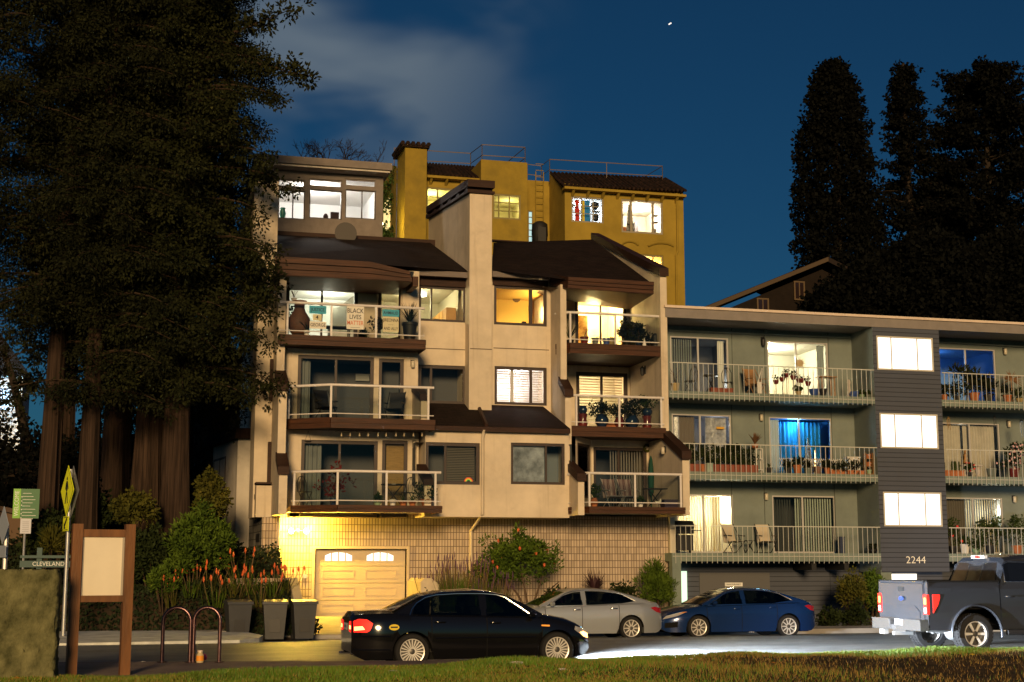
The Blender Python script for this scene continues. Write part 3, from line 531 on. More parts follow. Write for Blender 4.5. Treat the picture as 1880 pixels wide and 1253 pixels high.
room(tan, hR3, QB3, 1.6, mat('dark navy room wall', (.05, .055, .07), .9)); x0 = hR3[0]+(hR3[1]-hR3[0])*.36; slats(tan, x0, hR3[1]-.1, hR3[2]+.08, hR3[3]-.1, QB3+.25, .1, mat('grey vertical blind', (.34, .32, .30), .8), name='vertical_blind', vert=True, tilt=.8)
# ---- ground storey: stacked block, garage, lamp
hG = (*rect(577, 1008, 746, 1131, KT)[:2], zr(660, 1131, KT)-.05, zr(660, 1008, KT)); XL0 = xr(513, 1000, KT); XR1 = xr(1232, 1000, KT)
w = MB(); wall(w, XL0, XR1, -.4, zL0+.12, KT, [hG], .3); part('block_wall', w, M_tile, tan)
T2 = 46.9; TLX0, TLX1 = xr(480, 1000, T2), xr(513, 1000, T2); zTL = zr(496, 950, T2)
w = MB(); w.quad((TLX0, T2, -.05), (TLX1, T2, -.05), (TLX1, T2, zTL), (TLX0, T2, zTL)); w.quad((TLX1, T2, -.05), (TLX1, KT, -.05), (TLX1, KT, zTL), (TLX1, T2, zTL)); part('block_wall', w, M_tile, tan)
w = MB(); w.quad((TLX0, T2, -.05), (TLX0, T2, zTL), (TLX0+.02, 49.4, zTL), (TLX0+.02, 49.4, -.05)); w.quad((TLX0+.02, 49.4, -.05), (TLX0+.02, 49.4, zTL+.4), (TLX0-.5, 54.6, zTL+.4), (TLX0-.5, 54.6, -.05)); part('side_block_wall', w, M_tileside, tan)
CX0, CX1 = xr(470, 700, 47.4), xr(503, 700, 47.4); zbx = zr(490, 892, 46.85)
part('meter_box_wall', MB().prism([(46.85, zTL), (46.85, zbx), (48.6, zbx+.05), (48.6, zTL)], 'x', xr(470, 920, 46.85), xr(513, 920, 46.85)), M_stucco, tan); part('wall_cap', MB().box(xr(469, 920, 46.85), xr(514, 920, 46.85), 46.8, 48.7, zbx+.05, zbx+.11), M_brown, tan)
col = MB(); col.box(CX0, CX1, 47.4, 48.9, zTL+.01, zr(490, 500, 47.4)); col.quad((CX1, 47.5, zTL), (LX0+.1, 47.5, zTL), (LX0+.1, 47.5, zr(500, 500, 47.4)), (CX1, 47.5, zr(500, 500, 47.4))); part('corner_pier', col, M_stucco, tan)
TCX0, TCX1 = xr(466, 400, 47.4), xr(510, 400, 47.4); part('upper_pier', MB().box(TCX0, TCX1, 47.38, 54.5, zr(490, 505, 47.4), zr(490, 333, 47.4)), M_stucco, tan)
dp = MB(); dp.tube([(xr(508, 560, 46.9), 47.3, zr(508, 540, 47.3)), (xr(508, 860, 46.9), 47.3, zr(508, 868, 47.3)), (xr(513, 890, 46.75), 46.75, zr(513, 890, 46.75)), (xr(514, 890, 46.75), 46.75, 1.)], .05, 8); part('downpipe', dp, M_stucco, tan, 50)
x = xr(886, 860, KL-.08); part('downpipe', MB().tube([(x, KL-.25, zE-.1), (x, KL-.09, zE-.35), (x, KL-.09, zL0+.1), (x, KT-.1, zL0-.4), (x, KT-.1, .3)], .055, 8), M_stucco, tan, 50)
x = xr(1234, 1000, KT-.15); part('downpipe', MB().box(x-.09, x+.09, KT-.2, KT-.04, .1, zr(1234, 950, KT)), mat('cream painted pipe', (.55, .5, .4), .6), tan)
pj = MB(); a = xr(494, 720, 47.4); pj.box(a, a+.1, 47.2, 47.39, zr(497, 735, 47.3), zr(497, 660, 47.3)); part('dark_downspout', pj, M_brown, tan); part('dark_downspout', MB().box(a, a+.1, 47.2, 47.39, zr(497, 890, 47.3), zr(497, 812, 47.3)), M_brown, tan)
# left side of the building: recessed wall, then an angled bay
sw = MB(); zt = zr(455, 330, 49); P5, P6 = (3.75, 50.6), (3.15, 54.5); zb5 = zr(430, 806, 50.6)
sw.quad((CX0+.45, 48.9, 2), (CX0+.45, 48.9, zt), (CX0+.45, 56, zt), (CX0+.45, 56, 2)); part('side_wall', sw, M_stucco2, tan)
sw = MB(); sw.prism([(CX0+.5, P5[1]-.02), P5, P6, (CX0+.5, 56)], 'z', 1.5, zb5); part('side_bay', sw, M_stucco2, tan)
sw = MB(); sw.prism([(CX0+.5, P5[1]-.3), (P5[0]-.12, P5[1]-.3), (P6[0]-.35, P6[1]), (CX0+.5, 56)], 'z', zb5+.0, zb5+.35); part('side_bay_roof', sw, M_shingle, tan)
v = Vector((P6[0]-P5[0], P6[1]-P5[1], 0)); ang = math.atan2(-v.y, -v.x); q = Vector((*P6, 0))-v*.04
wz0, wz1 = zr(400, 925, 53), zr(400, 840, 53); window(tan, (q.x-.02, q.x-.02+2.0, wz0, wz1), q.y, M_dkframe, mat('dark side window', (.01, .012, .02), .1), muls=(.5,), ang=ang, rec=0, d=.05)
hs = zr(430, 780, 51), zr(430, 705, 51); m = MB(); m.box(CX0+.40, CX0+.449, 50.2, 51.6, hs[0], hs[1]); part('side_window', m, mat('dark side window', (.01, .012, .02), .1), tan); m = MB(); m.box(CX0+.40, CX0+.449, 52.5, 53.2, zr(415, 620, 52), zr(415, 575, 52)); part('side_window', m, emit('warm lit side window', (1, .72, .3), 1.6), tan)
m = MB()
for y in (47.3, 47.62): m.box(xr(470, 905, 46.85)-.01, xr(470, 905, 46.85)+.01, y, y+.2, zbx-.42, zbx-.26)
m.box(TLX0-.015, TLX0, 47.5, 48.9, zTL-.75, zTL-.5); part('vent_grille', m, M_black, tan)
# garage door
gw, gh = hG[1]-hG[0], hG[3]-hG[2]; gd = MB(); gy = KT+.26; gd.mi = 0; nrow = 4; rh = gh/nrow
for k in range(nrow):
    z0 = hG[2]+k*rh; gd.box(hG[0], hG[1], gy, gy+.05, z0, z0+rh-.014)
    for c in range(2):
        xa = hG[0]+gw*(.10+.46*c); xb = xa+gw*.34
        if k < 3:
            za, zb2 = z0+rh*.26, z0+rh*.76; t = .022
            gd.box(xa, xb, gy-.018, gy, za, za+t).box(xa, xb, gy-.018, gy, zb2-t, zb2).box(xa, xa+t, gy-.018, gy, za+t, zb2-t).box(xb-t, xb, gy-.018, gy, za+t, zb2-t)
M_gar = mat('tan garage door', (.50, .40, .26), .5, var=.05); gdo = part('garage_door', gd, M_gar, tan)
for c in range(2):
    xa = hG[0]+gw*(.115+.455*c); ww = gw*.305; z0 = hG[2]+3*rh+rh*.3; zz = [rh*.28, rh*.36, rh*.36, rh*.28]; zs = [rh*.36, rh*.36, rh*.36, rh*.36]
    p = MB()
    for k in range(4):
        l, r_ = xa+ww*k/4+.02, xa+ww*(k+1)/4-.02; e = [.0, .085, .11, .085, 0]; p.prism([(l, z0), (r_, z0), (r_, z0+rh*.3+e[k+1]), (l, z0+rh*.3+e[k])], 'y', gy-.012, gy-.004)
    part('garage_window', p, emit('backlit garage window', (1, .97, .9), 1.25), gdo)
tr = MB(); t = .09; tr.box(hG[0]-t, hG[0], KT-.03, KT+.25, hG[2], hG[3]+t); tr.box(hG[1], hG[1]+t, KT-.03, KT+.25, hG[2], hG[3]+t); tr.box(hG[0], hG[1], KT-.03, KT+.25, hG[3], hG[3]+t); part('garage_trim', tr, M_gar, tan)
lx, lzz = xr(548, 974, KT-.2), zr(548, 974, KT-.2)
fl = thing('flood_light', 'bright yellow twin flood lamp on the block wall left of the garage door', 'lamp', (lx, KT-.0, lzz), world=True)
m = MB(); m.lathe([(.07, 0), (.07, -.05)], (lx, KT, lzz), 12, 'y'); part('base_plate', m, M_white, fl)
for s in (-1, 1):
    m = MB(); m.tube([(lx, KT-.05, lzz), (lx+s*.16, KT-.12, lzz-.02), (lx+s*.24, KT-.16, lzz-.03)], .018, 6); m.lathe([(.05, .1), (.075, 0), (.09, -.08)], (lx+s*.24, KT-.22, lzz-.03), 12, 'y'); part('lamp_head', m, M_white, fl)
    m = MB(); m.lathe([(.01, -.03), (.07, -.01), (.085, .0)], (lx+s*.24, KT-.3, lzz-.03), 12, 'y'); part('bulb', m, emit('flood bulb', (1, .80, .32), 25), fl, 60)
    lamp('flood_glow', (lx+s*.28, KT-.42, lzz+.0), 560, (1, .62, .07), .1)
m = MB(); a, b, c, d2 = rect(556, 1055, 563, 1062, KT-.05); m.box(a, b, KT-.07, KT, c, d2); solo('intercom_box', m, M_steel, 'small grey metal keypad box beside the garage door', 'keypad')
# ---- upper roofs
YR = 53.2
m = MB(); A = [at(505, 471, Y1), at(680, 481, Y1), at(752, 499, Y1), at(762, 499, KW-.35), at(861, 499, KW-.35), at(790, 446, YR), at(509, 431, YR)]; z0 = A[0]
for i in range(1, 6): m.quad(A[0], A[i], A[i+1])
rf = part('roof', m, M_shingle, tan); m = MB(); F0 = [at(505, 471, Y1), at(680, 481, Y1), at(752, 499, Y1), at(757, 518, Y1), at(505, 506, Y1)]
m.prism([(p.x, p.z) for p in F0], 'y', Y1-.02, Y1+.02); part('fascia', m, M_brown2, rf)
def boards(top, bot, y, par):
    for k, (t0, t1) in enumerate(((.03, .30), (.34, .62), (.66, .97))):
        up = [(a.x, b.z+(a.z-b.z)*t1) for a, b in zip(top, bot)]; dn = [(a.x, b.z+(a.z-b.z)*t0) for a, b in zip(top, bot)]
        part('fascia_board', MB().prism(up+dn[::-1], 'y', y-.05-.025*k, y-.021), M_brown2, par)
boards(F0[:3], [at(505, 506, Y1), at(680, 514.3, Y1), at(752, 517.8, Y1)], Y1, rf)
m = MB(); a = at(505, 506, Y1); b = at(757, 518, Y1); m.quad((a.x, Y1, a.z), (b.x, Y1, b.z), (b.x, YB1, b.z+.02), (a.x, YB1, a.z+.02)); part('soffit', m, M_brown2, rf)
m = MB(); c = [rect(758, 508, 768, 526, Y1+.1), rect(760, 498, 858, 508, KW-.4), rect(766, 508, 857, 526, KW-.05)]; m.box(c[0][0], c[0][1], Y1+.1, KW, c[0][2], c[0][3]); part('beam_end', m, M_brown2, rf)
m = MB(); m.box(c[1][0], c[1][1], KW-.42, KW-.28, c[1][2], c[1][3]); part('gutter', m, mat('grey brown gutter', (.13, .10, .085), .5), rf); m = MB(); m.box(c[2][0], c[2][1], KW-.06, KW-.003, c[2][2], c[2][3]); m.box(c[1][0], c[1][1], KW-.3, KW, c[1][2]+.02, c[1][2]+.06); part('header_board', m, M_brown, rf)
m = MB(); B = [at(903, 496, KW-.4), at(1008, 502, KW-.4), at(1042, 514, 46.5), at(1199, 521, 46.5), at(1196, 520, 47.0), at(1088, 440, YR), at(906, 446, YR)]
for i in range(1, 6): m.quad(B[0], B[i], B[i+1])
rg = part('roof', m, M_shingle, tan); m = MB(); F1 = [at(1042, 509, 46.5), at(1199, 518, 46.5), at(1199, 541, 46.5), at(1042, 530, 46.5)]; m.prism([(p.x, p.z) for p in F1], 'y', 46.48, 46.5); part('fascia', m, M_brown2, rg); boards(F1[:2], [F1[3], F1[2]], 46.5, rg)
a, b = at(1009, 503, KW-.4), at(1042, 509, 46.5); a2, b2 = at(1009, 524, KW-.4), at(1042, 530, 46.5); m = MB(); m.quad(a2, b2, b, a); m.quad(a2, a, a+Vector((.06, .04, 0)), a2+Vector((.06, .04, 0))); part('corner_fascia', m, M_brown, rg)
m = MB(); m.quad((a.x-.2, KW, a2.z+.02), (F1[3].x, 46.5, F1[3].z), (F1[2].x, 46.5, F1[2].z), (F1[2].x+.4, QB1, F1[2].z+.1), (a.x-.2, QB1, a2.z+.1)); part('soffit', m, M_brown2, rg)
c = [rect(904, 501, 1009, 511, KW-.4), rect(905, 511, 1006, 526, KW-.05)]; m = MB(); m.box(c[0][0], c[0][1], KW-.42, KW-.28, c[0][2], c[0][3]); part('gutter', m, mat('grey brown gutter', (.13, .10, .085), .5), rg); m = MB(); m.box(c[1][0], c[1][1], KW-.06, KW-.003, c[1][2], c[1][3]); m.box(c[0][0], c[0][1], KW-.3, KW, c[0][2]+.02, c[0][2]+.06); part('header_board', m, M_brown, rg)
m = MB(); a, b = at(505, 430, YR), at(790, 445, YR); m.box(a.x, b.x+.2, YR-.05, YR+.25, a.z-.25, a.z+.12); part('ridge_board', m, M_brown, tan); m = MB(); a, b = at(905, 445, YR), at(1090, 440, YR); m.box(a.x-.1, b.x, YR-.05, YR+.25, b.z-.3, a.z+.1); part('ridge_board', m, M_brown, tan)
body = MB(); body.box(CX0+.6, SX0, 52.5, 62, 0, A[5].z-.5); part('rear_block', body, M_stucco2, tan)
x0, x1, z0, z1 = rect(612, 422, 650, 446, YR); m = MB(); m.lathe([(.0, 0), (.0, 0)], (0, 0, 0), 3) if 0 else m.lathe([(.42, -.03), (.40, .0), (.02, .1)], ((x0+x1)/2, YR-.5, z0+.25), 18, 'y'); solo('satellite_dish', m, mat('dull grey dish', (.05, .042, .036), .6), 'dull grey satellite dish standing on the left brown roof', 'satellite dish')
# ---- glazed penthouse above the left roof
YP = 53.9
ph = MB(); hp = rect(511, 326, 690, 404, YP); zA, zB2 = zr(600, 445, YP), zr(600, 316, YP); pxs = xr(500, 380, YP), xr(703, 380, YP)
cols = [(511, 560), (568, 628), (634, 690)]; holes = []
for a, b in cols: holes += [rect(a, 330, b, 343, YP), rect(a, 349, b, 402, YP)]
wall(ph, pxs[0], pxs[1], zA, zB2, YP, holes, .1); ph.quad((pxs[1], YP, zA), (pxs[1], 60, zA), (pxs[1], 60, zB2), (pxs[1], YP, zB2)); M_ph = mat('grey brown trim', (.17, .14, .12), .7, var=.15); part('penthouse_wall', ph, M_ph, tan)
for k, h in enumerate(holes): window(tan, h, YP, M_dkframe if k % 2 else M_ph, muls=(() if k % 2 == 0 or k == 3 else (.55,)), fw=.04, mw=.045)
room(tan, (pxs[0], pxs[1], hp[2]-.35, hp[3]+.06), YP, 4.5, M_whitewall, 340, (1, .90, .83), (.45, .4, -.3), m2=-.05, rad=.3)
part('penthouse_roof', MB().box(xr(468, 320, YP-.7), xr(720, 324, YP-.7), YP-.7, 60.3, zB2+.05, zB2+.33), M_ph, tan)
part('penthouse_soffit', MB().box(xr(470, 320, YP-.6), xr(716, 324, YP-.6), YP-.6, YP+.1, zB2-.03, zB2+.04), M_stucco2, tan)
k = MB(); yy = YP+4.2; z0 = hp[2]
for a, b, t in ((530, 548, .85), (552, 561, 1.0), (580, 604, .8), (640, 650, .9)): k.box(xr(a, 380, yy), xr(b, 380, yy), yy, yy+.2, z0-.3, z0-.3+t)
part('kitchen_units', k, mat('grey kitchen units', (.22, .2, .19), .5), tan); k = MB(); k.box(pxs[0]+.4, pxs[1]-.4, YP+2.2, YP+2.8, z0-.3, z0+.14); part('kitchen_counter', k, M_whitewall, tan)
k = MB(); k.lathe([(.08, 0), (.13, .2), (.09, .36), (.11, .42)], (xr(519, 395, YP+.35), YP+.35, z0+.02), 12); part('green_vase', k, mat('green glazed vase', (.06, .3, .2), .3), tan, 60)
k = MB(); k.lathe([(.08, 0), (.1, .2), (.05, .3)], (xr(598, 395, YP+.35), YP+.35, z0+.02), 10); k.box(xr(607, 395, YP+.35), xr(622, 395, YP+.35), YP+.3, YP+.4, z0+.02, z0+.4); part('shelf_ornaments', k, M_brown, tan)
# ================= grey apartment building on the right
YG = 46.8; YGB = 48.4; GX0 = SX1+.03; GX1 = xr(2050, 800, YG)
gray = thing('apartment_building', 'low grey green apartment building with thin white balcony bars and a dark sided stair tower', 'building', (25, 48, 0), world=True)
M_sage = mat('grey green stucco', (.17, .20, .185), .9, var=.12, scale=1.2, bump=.3, bscale=60); M_sage2 = mat('grey green slab paint', (.17, .21, .19), .8, var=.12, scale=2)
M_siding = brick('dark grey lapped siding', (.075, .084, .112), (.03, .034, .045), 40, .17, .012, 0, .7, .03, .6)
M_fascia = mat('grey roof fascia', (.20, .175, .16), .7, var=.1); M_trim = mat('pale roof trim', (.62, .50, .40), .6, var=.1); M_alu = mat('pale aluminium frame', (.52, .50, .48), .4, metal=.3)
M_bar = mat('white railing bars', (.48, .48, .44), .5)
SLX0, SLX1 = xr(1605, 700, YG), xr(1733, 820, YG); RX_0 = SLX1
levels = [dict(s=(1418, 723.5, 736), rail=673, ceil=608, d=[(1231, 619, 1338, 722), (1409, 628, 1521, 727)]),
          dict(s=(1450, 869, 882.5), rail=819, ceil=747, d=[(1234, 761, 1343, 872), (1413, 767, 1528, 872)]),
          dict(s=(1420, 1016, 1031), rail=967, ceil=889, d=[(1243, 908, 1347, 1018), (1419, 910.5, 1535, 1018)])]
rdoors = [(1724, 640, 1829, 738), (1731, 777, 1837, 879), (1738, 914, 1843, 1021)]
gdoors = []
zroof = zr(1418, 592, YG)
zl = [(zr(l['s'][0], l['s'][1], YG), zr(l['s'][0], l['s'][2], YG), zr(l['s'][0], l['rail'], YG)) for l in levels]
tops = [zroof, zl[0][1], zl[1][1]]
for i, l in enumerate(levels):
    hs = [rect(*d, YGB) for d in l['d']]; hs = [(h[0], h[1], zl[i][0]+.02, h[3]) for h in hs]; gdoors += hs
    w = MB(); w1 = MB(); wall(w, GX0, SLX0, zl[i][0]-.05, tops[i]+.05, YGB, hs, .12)
    h = rect(*rdoors[i], YGB); h = (h[0], h[1], zl[i][0]+.02, h[3]); gdoors.append(h)
    wall(w1, RX_0, GX1, zl[i][0]-.05, tops[i]+.05, YGB, [h], .12); part('balcony_wall', w, M_sage, gray); part('balcony_wall', w1, M_sage, gray)
w = MB(); w.quad((SLX0, YG, 1.7), (SLX0, YGB, 1.7), (SLX0, YGB, zroof), (SLX0, YG, zroof)); part('recess_side', w, M_sage, gray); w = MB(); w.quad((SLX1, YG, 1.7), (SLX1, YG, zroof), (SLX1, YGB, zroof), (SLX1, YGB, 1.7)); part('recess_side', w, M_sage, gray)
# back of each recess: the structure behind
part('rear_block', MB().box(GX0, GX1, 52.2, 57, 0, zroof), M_sage, gray)
# stair tower with its three blank lit windows
hs = [rect(1609.5, 619, 1713, 681, YG), rect(1615.5, 760, 1722, 824, YG), rect(1622, 904, 1729, 967, YG)]; w = MB(); wall(w, SLX0, SLX1, zr(1680, 1051, YG), zroof, YG, hs, .1); part('stair_tower', w, M_siding, gray)
M_lit = emit('brightly lit frosted pane', (1, .985, .93), 1.35)
for h in hs: window(gray, h, YG, mat('cream window frame', (.5, .47, .4), .5), M_lit, fw=.055, muls=(.26, .72), name='stair_window', rec=-.02, mw=.035, d=.09)
t = text('house_number', '2244', .36, mat('white numerals', (.85, .8, .7), .5), gray, (xr(1681, 1029, YG), YG-.02, zr(1681, 1029, YG)), sx=1.12, weight=-.003); t.data.name = 'house_number'
# slabs and railings
def grail(x0, x1, zt, zb, zr_, name='railing', step=.192):
    m = MB(); y = YG-.045; m.box(x0, x1, y-.018, y+.018, zr_-.015, zr_+.015); x = x0+.1
    while x < x1: m.box(x-.008, x+.008, y-.008, y+.008, zb-.07, zr_-.018); x += step
    m.box(x0, x1, y+.013, y+.022, zt-.12, zt-.10); return part(name, m, M_bar, gray)
for i in range(3):
    zt, zb, zr_ = zl[i]
    for a, b in ((GX0, SLX0), (RX_0, GX1)):
        m = MB(); m.box(a, b, YG, YGB+.1, zb, zt); part('balcony_slab', m, M_sage2, gray); grail(a+.02, b-.02, zt, zb, zr_)
# roof: fascia, trim, soffit, pipes
m = MB(); m.box(GX0-.1, GX1, YG-.03, 57.3, zroof, zr(1418, 575, YG)); part('roof_slab', m, M_fascia, gray)
zz = zr(1418, 575, YG); part('roof_trim', MB().box(GX0-.15, GX1, YG-.1, YG+.25, zz, zz+.09), M_trim, gray)
m = MB(); zz2 = zr(1404, 616, YGB); m.tube([(GX0, YGB-.07, zz2+.03), (xr(1560, 614, YGB), YGB-.07, zz2+.05)], .05, 6); m.tube([(xr(1404, 610, YGB), YGB-.08, zz2), (xr(1404, 610, YGB), YGB-.08, zroof)], .06, 6); m.tube([(RX_0, YGB-.07, zz2+.05), (GX1, YGB-.07, zz2-.04)], .04, 6); part('soffit_pipe', m, M_sage, gray, 50)
m = MB()
for i in range(3):
    for px in (1344, 1404, 1521+6*i): a = xr(px, 650+145*i, YGB); m.box(a-.012, a+.012, YGB-.008, YGB, zl[i][0], tops[i])
part('wall_joint', m, mat('dark joint', (.07, .08, .07), .9), gray)
pipe = MB(); pipe.box(xr(1262, 572, 50), xr(1520, 572, 50), 50, 50.12, zz+.35, zz+.45); solo('roof_pipe', pipe, M_trim, 'long pale pipe lying across the flat roof of the grey building', 'pipe')
vt = MB(); p = at(1468, 575, 49); vt.lathe([(.16, 0), (.16, .35), (.32, .36), (.30, .48), (.05, .52)], (p.x, 49, zz+.05), 12); vt.box(p.x-.3, p.x+.25, 48.9, 49.3, zz, zz+.12); solo('roof_vent', vt, M_black, 'squat black vent cowl on the flat grey roof', 'vent', smooth=40)
# doors
for k, h in enumerate(gdoors): window(gray, h, YGB, M_alu, fw=.055, muls=(.48,), name='sliding_door', rec=.02, mw=.06)
g1l, g1m, g1r, g2l, g2m, g2r, g3l, g3m, g3r = gdoors
M_vert = mat('sage vertical blind', (.30, .33, .29), .8)
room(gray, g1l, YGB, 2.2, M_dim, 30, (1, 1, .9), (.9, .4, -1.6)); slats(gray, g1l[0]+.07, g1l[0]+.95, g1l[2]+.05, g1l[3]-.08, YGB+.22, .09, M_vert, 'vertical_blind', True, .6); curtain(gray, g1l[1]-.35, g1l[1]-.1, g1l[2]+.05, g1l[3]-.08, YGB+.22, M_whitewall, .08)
room(gray, g1m, YGB, 3.4, M_cream, 330, (1, .97, .76), (.35, .5, -.5), rad=.25, back=M_cream); curtain(gray, g1m[1]-.36, g1m[1]-.08, g1m[2]+.05, g1m[3]-.08, YGB+.2, mat('pale blue curtain', (.32, .37, .38), .9), .09)
m = MB(); sx_, sz_ = xr(1466, 668, YGB+.08), zr(1466, 668, YGB+.08); m.lathe([(.05, 0), (.13, .01), (.13, .03), (.05, .04)], (sx_, YGB-.06, sz_), 14, 'y')
for k in range(14): t = 2*PI*k/14; m.prism([(sx_+math.cos(t-.14)*.13, sz_+math.sin(t-.14)*.13), (sx_+math.cos(t)*.24, sz_+math.sin(t)*.24), (sx_+math.cos(t+.14)*.13, sz_+math.sin(t+.14)*.13)], 'y', YGB-.05, YGB-.03)
solo('sun_ornament', m, mat('gold paint', (.4, .3, .15), .5), 'round sunburst ornament hanging at the middle of the bright upper sliding door', 'ornament')
room(gray, g1r, YGB, 2.6, M_blue, 22, (.25, .55, 1), (.25, .45, -.4), rad=.3)
room(gray, g2l, YGB, 1.6, M_dim, 30, (.9, .92, 1), (.8, .3, -.3)); curtain(gray, g2l[0]+.38, g2l[0]+.95, g2l[2]+.05, g2l[3]-.08, YGB+.25, mat('taupe curtain', (.2, .165, .135), .9), .1); tin = mat('crinkled plastic sheet', (.36, .36, .40), .22, var=.5, scale=5, bump=1, bscale=9); curtain(gray, g2l[1]-.92, g2l[1]-.1, g2l[2]+.05, g2l[3]-.08, YGB+.24, tin, .5, 'plastic_sheet', .015); curtain(gray, g2l[0]+.08, g2l[0]+.36, g2l[2]+.05, g2l[3]-.08, YGB+.22, tin, .3, 'plastic_sheet', .02)
m = MB(); a, b, c, d = rect(1316, 784, 1330, 788, YGB+.1); m.box(a, b, YGB+.13, YGB+.15, c, d); part('sticker', m, mat('orange sticker', (.8, .4, .02), .6), gray)
room(gray, g2m, YGB, 1.6, mat('deep blue room wall', (.02, .10, .30), .9), 160, (.35, .78, 1), (.5, .2, -.12), rad=.3); cb = mat('blue curtain cloth', (.012, .16, .36), .8, var=.5, scale=1.6, stretch=(3, 1, .6)); curtain(gray, g2m[0]+.5, g2m[1]-.12, g2m[2]+.05, g2m[3]-.1, YGB+.75, cb, .16, amp=.05); curtain(gray, g2m[0]+.08, g2m[0]+.5, g2m[2]+.05, g2m[3]-.08, YGB+.22, mat('pale blue sheer', (.46, .55, .66), .8), .1)
m = MB(); q = xr(1488, 830, YGB+.3); m.lathe([(.2, 0), (.13, .6), (.02, 1.35)], (q, YGB+.5, g2m[2]+.1), 10); m.lathe([(.12, 0), (.07, .3), (.01, .9)], (q+.3, YGB+.55, g2m[2]+.1), 8); part('glitter_cones', m, mat('glittering foil', (.5, .42, .32), .25, metal=.8, var=.7, scale=14), gray)
room(gray, g2r, YGB, 1.5, M_dim, 14, (1, .85, .6), (.5, .3, -.3)); curtain(gray, g2r[0]+.08, g2r[0]+.9, g2r[2]+.05, g2r[3]-.08, YGB+.25, M_curtain, .12); curtain(gray, g2r[0]+1.03, g2r[1]-.08, g2r[2]+.05, g2r[3]-.08, YGB+.25, M_curtain, .12)
room(gray, g3l, YGB, 2.2, M_cream, 260, (1, .86, .55), (.93, .35, -.5), m2=.1); slats(gray, g3l[0]+.06, g3l[1]-.36, g3l[2]+.03, g3l[3]-.06, YGB+.3, .105, mat('cream translucent blind', (.62, .5, .28), .7), 'vertical_blind', True, .75)
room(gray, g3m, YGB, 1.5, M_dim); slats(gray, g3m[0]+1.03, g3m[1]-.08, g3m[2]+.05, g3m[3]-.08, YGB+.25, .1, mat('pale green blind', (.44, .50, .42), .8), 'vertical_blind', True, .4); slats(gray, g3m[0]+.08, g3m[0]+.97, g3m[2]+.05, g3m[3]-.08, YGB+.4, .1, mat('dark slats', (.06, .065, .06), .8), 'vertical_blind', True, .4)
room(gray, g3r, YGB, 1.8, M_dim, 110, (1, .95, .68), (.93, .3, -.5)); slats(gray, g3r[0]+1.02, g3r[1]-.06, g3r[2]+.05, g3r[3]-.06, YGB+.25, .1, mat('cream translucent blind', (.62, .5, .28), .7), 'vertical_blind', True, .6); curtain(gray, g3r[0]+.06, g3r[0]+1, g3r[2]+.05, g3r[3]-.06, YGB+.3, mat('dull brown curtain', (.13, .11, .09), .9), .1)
# ground storey under the balconies
w = MB(); wall(w, GX0, GX1, -.4, zl[2][1]+.02, YGB+.1, [], .1); part('lower_wall', w, M_siding, gray)
m = MB(); a, b, c, d = rect(1285, 1052, 1414, 1140, YGB+.05); m.box(a, b, YGB+.05, YGB+.095, c, d); part('garage_door', m, mat('dark grey garage door', (.085, .085, .09), .6), gray)
m = MB(); m.box(SLX0, SLX1, YG+.5, YG+.55, 0, zr(1680, 1051, YG)); part('lobby_wall', m, M_siding, gray); m = MB(); a, b, c, d = rect(1640, 1054, 1684, 1110, YG+.4); m.box(a, b, YG+.4, YG+.49, c, d); part('lobby_window', m, emit('lit lobby glass', (1, .9, .75), 1.6), gray); m = MB(); a, b, c, d = rect(1622, 1052, 1634, 1110, YG+.4); m.box(a, b, YG+.4, YG+.49, c, d); part('lobby_window', m, emit('lit lobby glass', (1, .9, .75), 1.6), gray)
m = MB(); m.box(GX0, GX0+.32, YG-.02, YG+.3, -.05, zl[2][1]); part('corner_post', m, M_sage2, gray); m = MB(); m.box(SLX0-.02, SLX0+.4, YG+.02, YG+.4, -.05, zl[2][1]-.3); part('corner_post', m, M_sage2, gray)
for px in (1492, 1552): m = MB(); a = xr(px, 1038, YG+.3); m.box(a-.09, a+.09, YG+.2, YGB+.1, zl[2][1]-.3, zl[2][1]); part('beam_end', m, M_black, gray)
m = MB(); a, b, c, d = rect(1241, 1049, 1261, 1098, YGB); m.box(a, b, YGB-.02, YGB+.09, c-.8, d); part('side_lit_door', m, emit('pale green lit glass', (.62, 1, .72), 1.1), gray)
m = MB(); a, b, c, d = rect(1331, 1070, 1363, 1077, YGB); m.box(a, b, YGB-.02, YGB+.04, c, d); sg = thing('parking_sign', 'thin white private property sign on the dark garage door of the grey building', 'sign', ((a+b)/2, YGB, c), world=True); part('sign_board', m, mat('white sign board', (.7, .7, .68), .5), sg)
text('lettering', 'PRIVATE PROPERTY', .072, M_black, sg, ((a+b)/2, YGB-.024, (c+d)/2), sx=.9)
# wall lamps
def wall_lamp(px, py, Y, kind, label):
    p = at(px, py, Y); o = thing('wall_lamp', label, 'lamp', (p.x, Y, p.z), group='unlit outdoor wall lamps')
    if kind == 'lantern':
        part('back_plate', MB().box(-.05, .05, -.03, 0, -.1, .2), M_black, o); part('cage', MB().lathe([(.05, -.16), (.075, -.1), (.085, .08), (.1, .09), (.03, .16), (.01, .2)], (0, -.12, 0), 8), M_black, o, 40); part('lamp_glass', MB().lathe([(.06, -.09), (.068, .07)], (0, -.135, 0), 8), mat('frosted lamp glass', (.5, .45, .35), .3), o, 40)
    else:
        part('back_plate', MB().box(-.06, .06, -.04, 0, -.1, .12), M_black, o); part('lamp_glass', MB().lathe([(.05, -.15), (.065, -.13), (.065, .06), (.05, .08)], (0, -.1, 0), 10), mat('frosted lamp glass', (.5, .45, .35), .3), o, 40)
    return o
